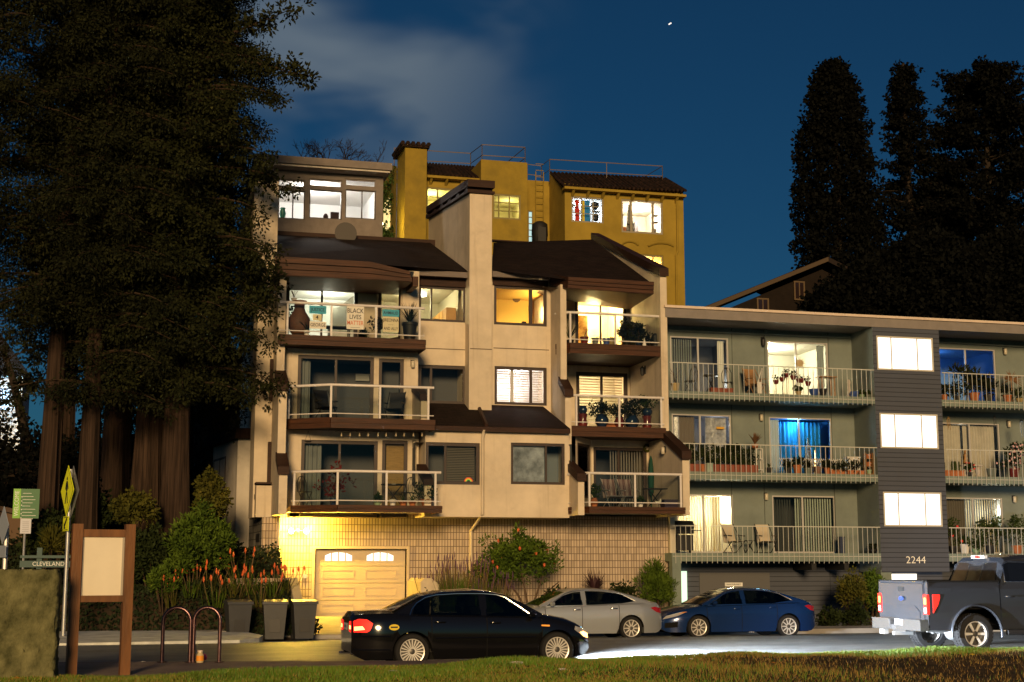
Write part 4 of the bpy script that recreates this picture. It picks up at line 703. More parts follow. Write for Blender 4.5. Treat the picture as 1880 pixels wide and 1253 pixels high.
for a in ((1399, 629, YGB, 'lantern', 'black lantern on the grey wall left of the bright upper sliding door'), (1396, 766, YGB, 'j', 'white jar lamp on the grey wall left of the blue curtained door'), (1405, 911, YGB, 'j', 'white jar lamp on the grey wall left of the pale green blind'),
          (1843, 645, YGB, 'j', 'white jar lamp beside the dim blue door under the roof, top right'), (1850, 778, YGB, 'j', 'white jar lamp right of the cream curtained door'), (1860, 916, YGB, 'j', 'white jar lamp above the leafy plants on the lowest right balcony'),
          (1162, 549, QB1-.02, 'lantern', 'black lantern right of the amber lit upper sliding door'), (757, 668, YB2, 'j', 'white lamp at the right end of the unlit middle left balcony wall'), (760, 816, YB3, 'j', 'white lamp right of the ochre blind on the lowest left balcony')): wall_lamp(*a)
def side_lamp(px, py, X, label, kind):
    p = at(px, py, X=X); o = wall_lamp(0, 0, 10, kind, label); o.location = (X, p.y, p.z); o.rotation_euler = (0, 0, -PI/2)
side_lamp(1185, 682, SX0, 'black bracket lamp on the side wall of the middle right tan balcony', 'lantern'); side_lamp(1222, 826, SX0, 'white lamp on the sloping side wall of the lowest right tan balcony', 'j')
# ================= yellow building up the hill
YY_ = 64.5
M_yel = mat('mustard stucco', (.28, .195, .03), .9, var=.16, scale=.9, bump=.4, bscale=40); M_yel2 = mat('flaking mustard stucco', (.28, .20, .035), .9, var=.25, scale=1.6, bump=.5, bscale=30, col2=(.30, .21, .03))
yel = thing('apartment_building', 'mustard yellow stucco building with tiled eaves standing behind on the hill', 'building', (20, 66, 10), world=True)
M_clay = brick('dark clay roof tiles', (.025, .013, .009), (.012, .008, .006), .28, .35, .03, .5, .9, .35, 1., 'XY')
def yb(px0, py0, px1, py1, Y=YY_): return rect(px0, py0, px1, py1, Y)
zY0 = 9.5; w = MB()
# right block
xa, xb = xr(1037, 400, YY_), xr(1256, 450, YY_); ze = zr(1146, 345, YY_)
yh = [yb(1049, 362, 1108, 409), yb(1141, 368, 1217, 429), yb(1170, 468, 1218, 500)]; wall(w, xa, xb, zY0, ze, YY_, yh, .2); zrg = zr(1115, 322, YY_+2.6)
w.quad((xb, YY_, zY0), (xb, YY_+8, zY0), (xb, YY_+8, ze), (xb, YY_, ze)); w.quad((xa, YY_, zY0), (xa, YY_, ze), (xa, YY_+2.6, zrg-.1), (xa, YY_+2.6, zY0)); part('wall', w, M_yel, yel)
m = MB(); e0, e1 = at(1036, 341, YY_-.35), at(1259, 350.5, YY_-.35); r0, r1 = at(1011, 317, YY_+2.6), at(1221, 328, YY_+2.6); m.quad(e0, e1, r1, r0); m.quad(e1, Vector((e1.x, YY_+7, e1.z)), Vector((r1.x, YY_+5, r1.z)), r1); m.quad(e0-Vector((0, 0, .12)), e0, r0, r0-Vector((0, 0, .2)))
k = 30
for i in range(k+1): t = i/k; a, b = e0.lerp(e1, t), r0.lerp(r1, t); m.tube([a, b], .07, 6)
ry = part('roof', m, M_clay, yel, 60); m = MB(); m.box(e0.x, e1.x, YY_-.42, YY_-.02, e0.z-.16, e0.z-.04); m2 = MB()
for i in range(8): x = e0.x+.5+i*(e1.x-e0.x-.9)/7; m2.prism([(YY_-.35, e0.z-.16), (YY_, e0.z-.16), (YY_, e0.z-.42)], 'x', x-.06, x+.06)
part('eave_board', m, M_yel, ry); part('corbels', m2, M_yel, ry)
ar = MB()
for a, b, yb_, yt in ((1140, 1172, 450, 443), (1190, 1237, 452, 446), (1056, 1086, 447, 441)):
    pts = []
    for i in range(9): t = i/8; q = at(a+(b-a)*t, yb_-(math.sin(PI*t)**.7)*(yb_-yt), YY_-.05); pts.append(q)
    for p, q in zip(pts, pts[1:]): ar.tube([p, q], .06, 5)
part('arch_moulding', ar, M_yel, yel)
gp = MB(); q = xr(1243, 450, YY_); gp.tube([(q, YY_-.1, e1.z-.1), (q, YY_-.1, zr(1243, 462, YY_)), (q-.1, YY_-.1, zr(1243, 470, YY_)), (q-.1, YY_-.1, zY0)], .05, 6); part('downpipe', gp, M_yel, yel, 50)
# recess between the blocks
Yr = YY_+2.6; w = MB(); hd = rect(969.5, 387, 979, 446, Yr); wall(w, xr(955, 400, Yr), xr(1012, 400, Yr), zY0, zr(985, 332, Yr), Yr, [hd]); part('recess_wall', w, M_yel, yel)
lad = MB(); q = xr(991, 400, Yr-.2)
for s in (-.2, .2): lad.tube([(q+s, Yr-.2, zr(991, 445, Yr)), (q+s, Yr-.2, zr(991, 318, Yr))], .025, 5)
for i in range(12): z = zr(991, 445, Yr)+.3+i*.33; lad.tube([(q-.2, Yr-.2, z), (q+.2, Yr-.2, z)], .018, 5)
solo('roof_ladder', lad, M_yel2, 'tall yellow fixed ladder in the recess of the mustard building', 'ladder')
m = MB(); q = at(991, 446, Yr-.6); z = q.z; m.lathe([(.35, 0), (.42, .4), (.4, .9), (.2, 1.05)], (q.x, Yr-.6, z), 10); m.box(q.x-.2, q.x+.2, Yr-1.0, Yr-.9, z, z+.7); solo('covered_barbecue', m, M_black, 'black covered barbecue on the terrace of the mustard building', 'barbecue', smooth=50)
# left tower
xa, xb = xr(883, 350, YY_), xr(968, 350, YY_); zt = zr(925, 296, YY_); h3 = yb(905, 357, 956, 403); w = MB(); wall(w, xa, xb, zY0, zt, YY_, [h3], .2); w.quad((xa, YY_, zY0), (xa, YY_, zt), (xa, YY_+5, zt), (xa, YY_+5, zY0)); w.quad((xb, YY_, zY0), (xb, YY_+5, zY0), (xb, YY_+5, zt), (xb, YY_, zt)); w.quad((xa, YY_, zt), (xb, YY_, zt), (xb, YY_+5, zt), (xa, YY_+5, zt)); part('tower_wall', w, M_yel2, yel)
# low wall left of the tower with its own eave
Yq = YY_+.7; xa, xb = xr(780, 380, Yq), xr(886, 380, Yq); h4 = rect(782, 345, 834, 396, Yq); w = MB(); wall(w, xa, xb, zY0, zr(830, 322, Yq), Yq, [h4], .2); part('wall', w, M_yel, yel)
m = MB(); e0, e1 = at(778, 319, Yq-.4), at(899, 328, Yq-.4); r0, r1 = at(778, 300, Yq+2.5), at(868, 307, Yq+2.5); m.quad(e0, e1, r1, r0)
for i in range(17): t = i/16; m.tube([e0.lerp(e1, t), r0.lerp(r1, t)], .07, 6)
ry = part('roof', m, M_clay, yel, 60); m = MB(); m.box(e0.x, e1.x, Yq-.42, Yq, e0.z-.17, e0.z-.05)
part('eave_board', m, M_yel, ry); m2 = MB()
for i in range(5): x = e0.x+.4+i*.75; m2.prism([(Yq-.35, e0.z-.17), (Yq, e0.z-.17), (Yq, e0.z-.42)], 'x', x-.06, x+.06)
part('corbels', m2, M_yel, ry)
# chimney stack and side wall
Yc = YY_-.3; a, b, c, d = rect(743, 272, 783, 446, Yc); ch = MB(); ch.prism([(Yc, c-4), (Yc, d), (Yc+2., d), (Yc+2., c-4)], 'x', a, b); chp = part('chimney', ch, M_yel2, yel); m = MB(); m.box(a-.18, b+.1, Yc-.15, Yc+2.2, d, d+.12); 
for i in range(6): m.tube([(a-.15+i*(b-a+.2)/5, Yc-.2, d+.16), (a-.15+i*(b-a+.2)/5, Yc+2.2, d+.22)], .11, 6)
part('chimney_cap', m, M_clay, chp, 60); w = MB(); w.quad((a-.02, Yc+2, c-4), (a-.02, Yc+2, zr(720, 305, Yc+2)), (a-.02, Yc+9, zr(720, 300, Yc+9)), (a-.02, Yc+9, c-4)); part('side_wall', w, M_yel, yel)
x = at(706, 400, Yc+5).x; sw_ = MB(); sw_.box(a-.12, a-.03, Yc+3.6, Yc+5.0, zr(706, 424, Yc+4.4), zr(706, 370, Yc+4.4)); part('side_window', sw_, emit('yellow lit side window', (1, .75, .3), 1.2), yel)
lp = at(700, 409, Y=Yc+.3); lamp('side_lamp_glow', (lp.x, Yc+.4, lp.z), 260, (1, .70, .10), .1)
pl = MB(); pl.blob((lp.x, Yc+.5, lp.z), .12, 8); pl.box(lp.x-.03, lp.x+.03, Yc+.5, Yc+.56, lp.z-4, lp.z-.1); solo('garden_lamp', pl, emit('garden lamp glow', (1, .9, .55), 14), 'small glowing lamp in the gap left of the mustard chimney', 'lamp', smooth=60)
P, D = clumps([(a-.25+RNG.uniform(-.1, .2), Yc+2+RNG.uniform(0, 5), zr(706, 440, Yc+2)+RNG.uniform(0, 3.6)) for _ in range(40)], [.3]*40, 40); V = leaf_quads(P, D, .16, .06)
ivm = foliage('ivy leaves', (.015, .03, .008), (.05, .085, .02)); mm = mesh_np('ivy', *V); finish(mm, ivm); iv = link(bpy.data.objects.new('ivy', mm)); tag(iv, 'dark ivy climbing the side wall beside the mustard chimney', 'ivy', kind='stuff')
# rooms of the yellow building
M_yroom = mat('pale yellow room wall', (.6, .55, .30), .9)
for h, wm, p, c in ((yh[0], M_whitewall, 150, (.8, .9, 1)), (yh[1], M_cream, 330, (1, .86, .72)), (yh[2], M_amber, 380, (1, .75, .4))): room(yel, h, YY_, 3.2, wm, p, c, (.6, .45, -.4), rad=.2)
room(yel, h3, YY_, 2.6, M_yroom, 45, (1, .85, .35), (.7, .4, -.4)); room(yel, h4, Yq, 2.6, M_yroom, 120, (1, .88, .36), (.4, .4, -.4)); m = MB(); m.box(hd[0], hd[1], Yr+.1, Yr+.14, hd[2], hd[3]); part('glass_door', m, emit('cool lit door glass', (.55, .85, .95), .75), yel)
M_ywin = mat('olive window frame', (.20, .16, .05), .6)
window(yel, yh[0], YY_, mat('grey window frame', (.25, .22, .16), .6), fw=.07, muls=(.34, .68), bars=(.35, .65), mw=.05, rec=.03); window(yel, yh[1], YY_, mat('grey window frame', (.25, .22, .16), .6), fw=.09, muls=(.24, .76), mw=.12, rec=.03); window(yel, yh[2], YY_, M_ywin, fw=.08, muls=(.62,), rec=.03)
window(yel, h3, YY_, M_ywin, fw=.08, muls=(.22, .6), bars=(.33, .66), rec=.02, mw=.06); window(yel, h4, Yq, M_ywin, fw=.09, muls=(.42,), bars=(.33, .66), rec=.02, mw=.07); window(yel, hd, Yr, M_ywin, fw=.05, muls=(), bars=(.2, .4, .6, .8), rec=.02, mw=.06, name='door')
fl_ = MB(); a, b = yh[0][0], yh[0][1]; z0, z1 = yh[0][2]+.1, yh[0][3]-.1
for k, (u0, u1, mm) in enumerate(((.18, .30, 0), (.36, .47, 1), (.47, .64, 2))): fl_.mi = mm; fl_.box(a+(b-a)*u0, a+(b-a)*u1, YY_+.3, YY_+.33, z0, z1)
part('coloured_curtain', fl_, [mat('red cloth', (.55, .03, .015), .8), mat('yellow cloth', (.75, .55, .02), .8), mat('blue cloth', (.03, .22, .6), .8)], yel)
m = MB(); m.box(a+(b-a)*.72, a+(b-a)*.98, YY_+.35, YY_+.6, z0+.55, z0+.6); m.blob((a+(b-a)*.82, YY_+.45, z0+.85), .22, 6, 1, .3); m.blob((a+(b-a)*.85, YY_+.45, z0+.3), .16, 6, 1.3, .2); m.blob((a+(b-a)*.07, YY_+.4, z0+.75), .16, 6, 1, .3); part('shelf_plants', m, M_black, yel)
m = MB(); a, b = yh[1][0], yh[1][1]; z0, z1 = yh[1][2]+.1, yh[1][3]-.1; m.prism([(a+(b-a)*.17, z0), (a+(b-a)*.36, z0), (a+(b-a)*.27, z1-.1), (a+(b-a)*.22, z1-.1)], 'y', YY_+.3, YY_+.36); part('patterned_curtain', m, mat('black and white patterned cloth', (.02, .02, .022), .8, var=.3, scale=9, col2=(.3, .3, .3), detail=1), yel)
m = MB(); m.box(a+(b-a)*.0, a+(b-a)*.2, YY_+.4, YY_+1, z0-.1, z0+.28); part('wooden_chest', m, M_terra, yel); m = MB(); m.box(a+(b-a)*.66, a+(b-a)*.74, YY_+2, YY_+3, z0-.2, z1-.5); m.box(a+(b-a)*.82, a+(b-a)*.97, YY_+.5, YY_+.7, z0+.6, z0+.66); m.box(a+(b-a)*.84, a+(b-a)*.92, YY_+.5, YY_+.7, z0+.1, z0+.3); m.box(a+(b-a)*.82, a+(b-a)*.97, YY_+.5, YY_+.7, z0+.95, z0+1.0); part('shelf_unit', m, mat('dark furniture', (.06, .05, .05), .6), yel)
# roof railings
def roofrail(pts, Y0s, label, h=46):
    m = MB(); top = [at(px, py, Y) for (px, py), Y in zip(pts, Y0s)]
    for f in (0, .5):
        m.tube([p-Vector((0, 0, f*1.05)) for p in top], .022, 5)
    for p, q in zip(top, top[1:]):
        n = max(1, int((q-p).length/2.2))
        for i in range(n+1): s = p.lerp(q, i/n); m.tube([s, s-Vector((0, 0, 1.08))], .022, 5)
    return solo('roof_railing', m, mat('thin grey railing', (.16, .12, .09), .6), label, 'railing', 'railings on the mustard roof')
roofrail([(724, 272), (784, 277), (864, 282), (885, 266), (964, 271)], [YY_+3, YY_+3.4, YY_+3.4, YY_+.3, YY_+.3], 'thin metal railing on the mustard roof between the chimney and the flaking tower'); roofrail([(964, 271), (934, 296)], [YY_+.3, YY_+4], 'short return of thin railing on the flaking mustard tower top')
roofrail([(968, 302), (994, 305), (1009, 293), (1216, 305.5), (1180, 327)], [YY_+4, YY_+4, YY_+2, YY_+2, YY_+5.5], 'long thin metal railing above the dark tiled eave on the right')
# ================= dark gabled house behind, right of the mustard building
YH = 75
hs_ = thing('gabled_house', 'dark brown house with a pale edged gable roof behind the grey flat roof', 'house', (38, 78, 12), world=True)
M_dkh = mat('dark brown shingle wall', (.012, .008, .006), .9, var=.2); p0, p1 = at(1290, 574, YH), at(1500, 489, YH); apex = p1+(p1-p0)*.10
w = MB(); w.prism([(p0.x+.9, 9), (p0.x+.9, p0.z), (apex.x, apex.z-.3), (2*apex.x-p0.x-.9, p0.z), (2*apex.x-p0.x-.9, 9)], 'y', YH+.8, YH+9); part('wall', w, M_dkh, hs_)
m = MB(); m.prism([(p0.x, p0.z), (apex.x, apex.z), (apex.x, apex.z+.3), (p0.x-.1, p0.z+.25)], 'y', YH, YH+10); m.prism([(apex.x, apex.z), (2*apex.x-p0.x, p0.z), (2*apex.x-p0.x+.1, p0.z+.25), (apex.x, apex.z+.3)], 'y', YH, YH+10); rf = part('roof', m, mat('dark shingle roof', (.02, .014, .012), .9), hs_); m = MB(); m.prism([(p0.x, p0.z+.02), (apex.x, apex.z+.02), (apex.x, apex.z+.27), (p0.x-.06, p0.z+.24)], 'y', YH-.06, YH-.005); part('barge_board', m, mat('tan barge board', (.06, .036, .015), .7), rf)
for r4 in ((1389, 548, 1411, 580), (1457, 517, 1477, 552)): window(hs_, rect(*r4, YH+.75), YH+.72, mat('tan window frame', (.09, .055, .022), .6), mat('dark house pane', (.02, .012, .012), .15), fw=.09, muls=(.5,), rec=-.05)
# ================= trees and planting
M_bark = mat('redwood bark', (.034, .021, .0145), .95, var=.7, scale=5, stretch=(3, 3, .10), bump=1, bscale=9)
M_bark2 = mat('dark bark', (.03, .022, .016), .95, var=.4, scale=3, bump=.6)
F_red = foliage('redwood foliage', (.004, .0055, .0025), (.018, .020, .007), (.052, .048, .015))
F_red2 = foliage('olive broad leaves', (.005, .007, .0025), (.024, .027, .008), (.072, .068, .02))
F_far = foliage('far unlit foliage', (.0015, .002, .0015), (.0035, .004, .003), (.007, .0065, .0045))  # near-black: the hill's lack of lamplight is put into the leaf colour
F_green = foliage('bright shrub leaves', (.02, .04, .006), (.085, .135, .015), (.16, .19, .03))
F_gold = foliage('golden green leaves', (.03, .035, .006), (.09, .085, .015), (.15, .12, .025))
F_dark = foliage('dark shrub leaves', (.008, .014, .005), (.03, .042, .012), (.055, .065, .02))
M_twig = mat('brown twig', (.05, .032, .02), .9)
def hz(x, y): return float(hill(np.array([float(x)]), np.array([float(y)]))[0])-.34
def trunk_mb(base, top, r0, r1, n=40, seg=14, flare=1.25, wob=.1, flute=.07):
    m = MB(); b = len(m.v); ph = [random.uniform(0, 6) for _ in range(3)]; rid = [random.choice((-1, -.4, .3, 1))*.055+random.uniform(-.03, .03) for _ in range(n)]
    for i in range(seg+1):
        t = i/seg; c = base.lerp(top, t)+Vector((math.sin(t*5+ph[0])*wob, math.cos(t*4+ph[1])*wob, 0)); r = (r0+(r1-r0)*t)*(1+(flare-1)*math.exp(-t*14))
        for k in range(n): a = 2*PI*k/n+.25*math.sin(t*9+ph[1]); q = r*(1+flute*math.sin(a*3+ph[2])+rid[(k+int(t*6)) % n]*.35+rid[k]+random.uniform(-.02, .02)); m.v.append((c.x+q*math.cos(a), c.y+q*math.sin(a), c.z))
    for i in range(seg):
        for k in range(n): m.f.append((b+i*n+k, b+i*n+(k+1) % n, b+(i+1)*n+(k+1) % n, b+(i+1)*n+k)); m.m.append(0)
    return m
def conifer(label, px, py, Y, H, zc, rad, r0, nb=80, per=16, leaf=(.13, .03), fm=None, droop=.35, name='redwood_tree', group=None, lean=0, shape=1.5, bias=None, nclump=17, top=.25, bark=None, front=320):
    """trunk, limbs and hanging sprays of leaves; zc = height where the crown begins"""
    p = at(px, py, Y); z0 = hz(p.x, Y)-.2; base = Vector((p.x, Y, z0)); top_ = Vector((p.x+lean, Y, z0+H))
    t = thing(name, label, 'tree', base, group=group, world=True)
    part('trunk', trunk_mb(base, top_, r0, r0*.25), bark or M_bark, t, 60); lim = MB(); C = []; Rr = []
    for i in range(nb):
        f = (i+random.random())/nb; z = zc+(z0+H-zc)*f; a = random.uniform(0, 2*PI)
        L = rad*(1-(1-top)*f**shape)*random.uniform(.6, 1.08)
        if bias: L *= 1+bias*max(0, math.cos(a))
        c = base.lerp(top_, (z-z0)/H); d = Vector((math.cos(a), math.sin(a), 0)); pts = []
        for k in range(5): s = k/4; pts.append(Vector((c.x, c.y, z))+d*L*s+Vector((0, 0, (.18*s-droop*s*s)*L)))
        lim.tube(pts, [.05, .04, .03, .018, .008], 4, False)
        for k in range(nclump):
            s = .18+.85*(k+random.random())/nclump; kk = min(3, int(s*4)); q = pts[kk].lerp(pts[kk+1], min(1.1, s*4-kk)); w = (1-s)*.25+.12
            C.append((q.x+random.gauss(0, w), q.y+random.gauss(0, w), q.z-abs(random.gauss(.12, .16)))); Rr.append(random.uniform(.22, .52))
    for i in range(front):
        f = random.random()**1.1*.85; a = -PI/2+random.gauss(0, .75); d = r0*(1-f*.6)+random.uniform(.1, .9); c = base.lerp(top_, (zc-.2+(z0+H-zc)*f-z0)/H); C.append((c.x+d*math.cos(a), c.y+d*math.sin(a), c.z)); Rr.append(random.uniform(.3, .6))
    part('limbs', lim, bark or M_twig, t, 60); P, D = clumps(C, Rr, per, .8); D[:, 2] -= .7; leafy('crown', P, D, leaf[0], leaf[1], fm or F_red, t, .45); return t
def zt_(px, py, Y): return at(px, py, Y).z
GR = 'redwoods beside the tan building'
conifer('thick pale barked redwood nearest the tan building', 325, 960, 46.2, 28, zt_(330, 720, 46.2), 3.2, .41, 165, 44, (.13, .036), F_red2, name='redwood_tree', group=GR, bias=.2, shape=1.8, nclump=19)
conifer('dark redwood with a wide trunk directly left of the thick pale barked one', 268, 930, 48.5, 30, zt_(270, 720, 48.5), 3.6, .46, 120, 40, group=GR)
conifer('straight redwood rising between the yellow crossing sign and the notice board', 165, 970, 45.5, 29, zt_(165, 730, 45.5), 3.4, .31, 145, 42, group=GR)
conifer('dark redwood behind the green welcome sign', 90, 980, 46.0, 27, zt_(90, 570, 46.0), 3.3, .31, 145, 42, group=GR)
conifer('half hidden redwood set back between two darker trunks', 215, 940, 50.5, 31, zt_(215, 760, 50.5), 3.8, .42, 100, 36, group=GR)
conifer('redwood at the left edge whose crown thins out against the sky', -75, 980, 45.0, 24, zt_(-75, 400, 45.0), 3.2, .4, 90, 34, group=GR)
conifer('tall redwood far back in the grove behind the other trunks', 395, 940, 56, 30, zt_(380, 760, 56), 3.0, .4, 70, 22, group=GR)
conifer('distant thin redwood at the back left of the grove', 215, 900, 56, 26, zt_(220, 800, 56), 3.0, .35, 80, 24, group=GR)
GROVE = [o for o in COL.objects if o.get('group') == GR]
for k, px, Y, rz, lab in ((1, 205, 58, 1.9, 'redwood deep in the grove, dimly seen left of the dark wide trunk'), (3, 335, 57, 2.6, 'redwood deep in the grove behind the thick pale barked trunk'), (2, 120, 60, .8, 'redwood farthest back in the grove at the left')):
    q = at(px, 900, Y); clone(GROVE[k], (q.x, Y, hz(q.x, Y)-.2), lab, rz)
# long sprays reaching out of the nearest redwood towards the roof
def spray(label, pts, n, r=.35):
    t = thing('overhanging_branch', label, 'branch', pts[0], world=True, group='branches reaching out of the grove'); m = MB().tube(pts, [.05-.04*i/(len(pts)-1) for i in range(len(pts))], 5); part('bough', m, M_twig, t); C = []
    for i in range(n): s = (i+.5)/n*(len(pts)-1); k = int(s); q = pts[k].lerp(pts[k+1], s-k); C.append((q.x+random.gauss(0, .16), q.y+random.gauss(0, .2), q.z+random.gauss(-.02, .16)))
    P, D = clumps(C, [r*random.uniform(.5, 1) for _ in C], 26); leafy('leaves', P, D, .2, .05, F_red2, t)
spray('leafy branch sticking far out above the penthouse', [at(430, 110, 46), at(490, 120, 45.8), at(540, 135, 45.6), at(574, 140, 45.5)], 26, .4); spray('leafy branch tip at the very top against the pale cloud', [at(430, 60, 46), at(480, 40, 45.8), at(533, 18, 45.6)], 20, .36)
spray('drooping branch hanging in front of the top left roof fascia', [at(420, 430, 46), at(470, 470, 45.2), at(500, 520, 44.9), at(492, 560, 44.9)], 26, .45); spray('low drooping branch over the tan corner pier', [at(390, 560, 46), at(430, 600, 45.3), at(448, 640, 45.2)], 20, .4); spray('branch brushing the left end of the penthouse wall', [at(420, 300, 46), at(465, 315, 45.8), at(495, 335, 45.7)], 18, .35)
# far trees on the right
GF = 'dark trees on the hill behind the grey building'
def column_tree(label, px, Y, ytop, ybase, prof, n, per=34, leaf=(.26, .12), cr=(.4, .8), name='tree'):
    p = at(px, ybase, Y); t = thing(name, label, 'tree', (p.x, Y, p.z), group=GF, world=True); ztop = at(px, ytop, Y).z; H = ztop-p.z
    part('trunk', trunk_mb(Vector((p.x, Y, p.z-3)), Vector((p.x, Y, ztop-1)), .4, .08, 8), M_bark2, t, 60); C = []; Rr = []
    for i in range(n):
        f = random.random(); w = np.interp(f, [q[0] for q in prof], [q[1] for q in prof]); a = random.uniform(0, 2*PI); rr = w*math.sqrt(random.uniform(.1, 1))*random.choice((1, 1, 1, 1.07)); C.append((p.x+math.cos(a)*rr, Y+math.sin(a)*rr*.7, p.z+H*f)); Rr.append(random.uniform(*cr))
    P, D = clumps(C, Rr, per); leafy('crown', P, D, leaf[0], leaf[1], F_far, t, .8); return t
column_tree('tall narrow poplar with an even rounded top, leftmost of the far trees', 1545, 85, 122, 570, [(0, 2.6), (.2, 3.), (.45, 2.95), (.7, 2.5), (.88, 1.7), (.96, 1.0), (1, .5)], 1120, cr=(.3, .6), name='poplar_tree')
def far_conifer(label, px, Y, ytop, rad, nb, per, shape, top, droop, name, nclump):
    p = at(px, ytop, Y); H = p.z-hz(p.x, Y); return conifer(label, px, 600, Y, H, hz(p.x, Y)+H*.18, rad, .4, nb, per, (.26, .11), F_far, droop, name, GF, 0, shape, None, nclump, top, M_bark2, 0)
far_conifer('ragged conifer with gaps of sky between the poplar and the biggest crown', 1680, 87, 116, 4.9, 130, 17, 1.0, .10, .12, 'conifer_tree', 9)
far_conifer('biggest dark crown at the right edge of the photo', 1825, 86, 120, 7.0, 190, 26, 2.6, .25, .0, 'broadleaf_tree', 13)
column_tree('dark round tree low behind the grey roof, under the conifer', 1715, 72.5, 440, 640, [(0, 4.0), (.5, 4.2), (.85, 2.8), (1, 1)], 840, cr=(.3, .7), name='broadleaf_tree'); column_tree('dark bushy tree low behind the grey roof at the right edge', 1865, 73, 440, 640, [(0, 4.0), (.5, 3.8), (.9, 2.4), (1, .8)], 760, cr=(.3, .7), name='broadleaf_tree')
column_tree('dark bush hiding the right slope of the gabled house', 1600, 72.5, 490, 630, [(0, 4.6), (.6, 3.8), (.9, 1.6), (1, .4)], 520, cr=(.3, .6), name='broadleaf_tree'); column_tree('dark tree filling the gap behind the conifer and the biggest crown', 1745, 92, 330, 640, [(0, 4.6), (.5, 4.0), (.85, 2.4), (1, .8)], 860, cr=(.4, .8), name='broadleaf_tree')
# bare tree on the skyline
bt = at(612, 330, 70); m = MB()
def twig(p, d, L, r, k):
    q = p+d*L; mid = (p+q)/2+Vector((random.gauss(0, .05), random.gauss(0, .05), random.gauss(0, .05)))*L; m.tube([p, mid, q], [r, r*.85, r*.7], 4, False)
    if k == 0: return
    for _ in range(random.choice((2, 3, 3))): twig(q, (d+Vector((random.gauss(0, .55), random.gauss(0, .5), random.gauss(.02, .38)))).normalized(), L*random.uniform(.62, .85), r*.66, k-1)
for a in (-1.3, -.8, -.3, .2, .7, 1.2): twig(bt+Vector((a*.9, 0, -.9)), Vector((a*.55, random.gauss(0, .2), 1)).normalized(), .95, .06, 5)
m.tube([bt+Vector((0, 0, -4)), bt+Vector((0, 0, -1.6))], [.2, .14], 7); 
for a in (-1.3, -.8, -.3, .2, .7, 1.2): m.tube([bt+Vector((0, 0, -1.7)), bt+Vector((a*.9, 0, -.9))], [.1, .06], 5, False)
t = thing('bare_tree', 'leafless twiggy tree on the skyline above the penthouse', 'tree', bt, world=True); part('branches', m, mat('bare twig', (.022, .016, .014), .9), t)
# white house lit blue at the far left between the trunks
bh = at(20, 800, 74); h = thing('white_house', 'white sided house lit cold blue behind the trees at the left edge', 'house', (bh.x, 74, bh.z-3), world=True); a, b, c, d = rect(-70, 690, 38, 815, 74)
part('wall', MB().box(a, b, 74, 80, c-4, d), brick('white lapped siding', (.7, .72, .74), (.25, .27, .3), 30, .16, .014, 0, .7, .03, .6), h); part('roof', MB().prism([(a-.4, d), (b+.4, d), ((a+b)/2, d+2.4)], 'y', 73.6, 80.4), M_dkh, h)
a2, b2, c2, d2 = rect(2, 715, 16, 752, 74); part('window', MB().box(a2, b2, 73.93, 73.99, c2, d2), emit('blue white window', (.5, .75, 1), 3), h); part('corner_board', MB().box(b-.2, b+.03, 73.95, 74.2, c-4, d), mat('white board', (.75, .75, .75), .6), h)
lq = at(-12, 730, 72.2); lamp('yard_light', (lq.x, 72.0, lq.z+1.0), 520, (.30, .66, 1), .2); gl = MB().blob((lq.x, 72.0, lq.z+1.0), .14, 8); gl.tube([(lq.x, 72, lq.z+.9), (lq.x, 72, c-4)], .05, 6); solo('yard_lamp', gl, emit('cold yard lamp', (.6, .85, 1), 12), 'cold white yard lamp in front of the blue lit house', 'lamp')
# leaning small tree before it
lt = thing('leaning_tree', 'thin dark tree leaning left in front of the blue lit house', 'tree', at(52, 830, 60), world=True); part('trunk', MB().tube([at(56, 840, 60), at(40, 770, 60), at(22, 690, 60), at(5, 640, 60)], [.22, .18, .14, .1], 8), M_bark2, lt, 60); C = [at(random.uniform(-30, 80), random.uniform(610, 810), 60+random.uniform(-1, 1)) for _ in range(48)]; P, D = clumps(C, [random.uniform(.2, .4) for _ in C], 22); leafy('crown', P, D, .2, .06, F_red2, lt)
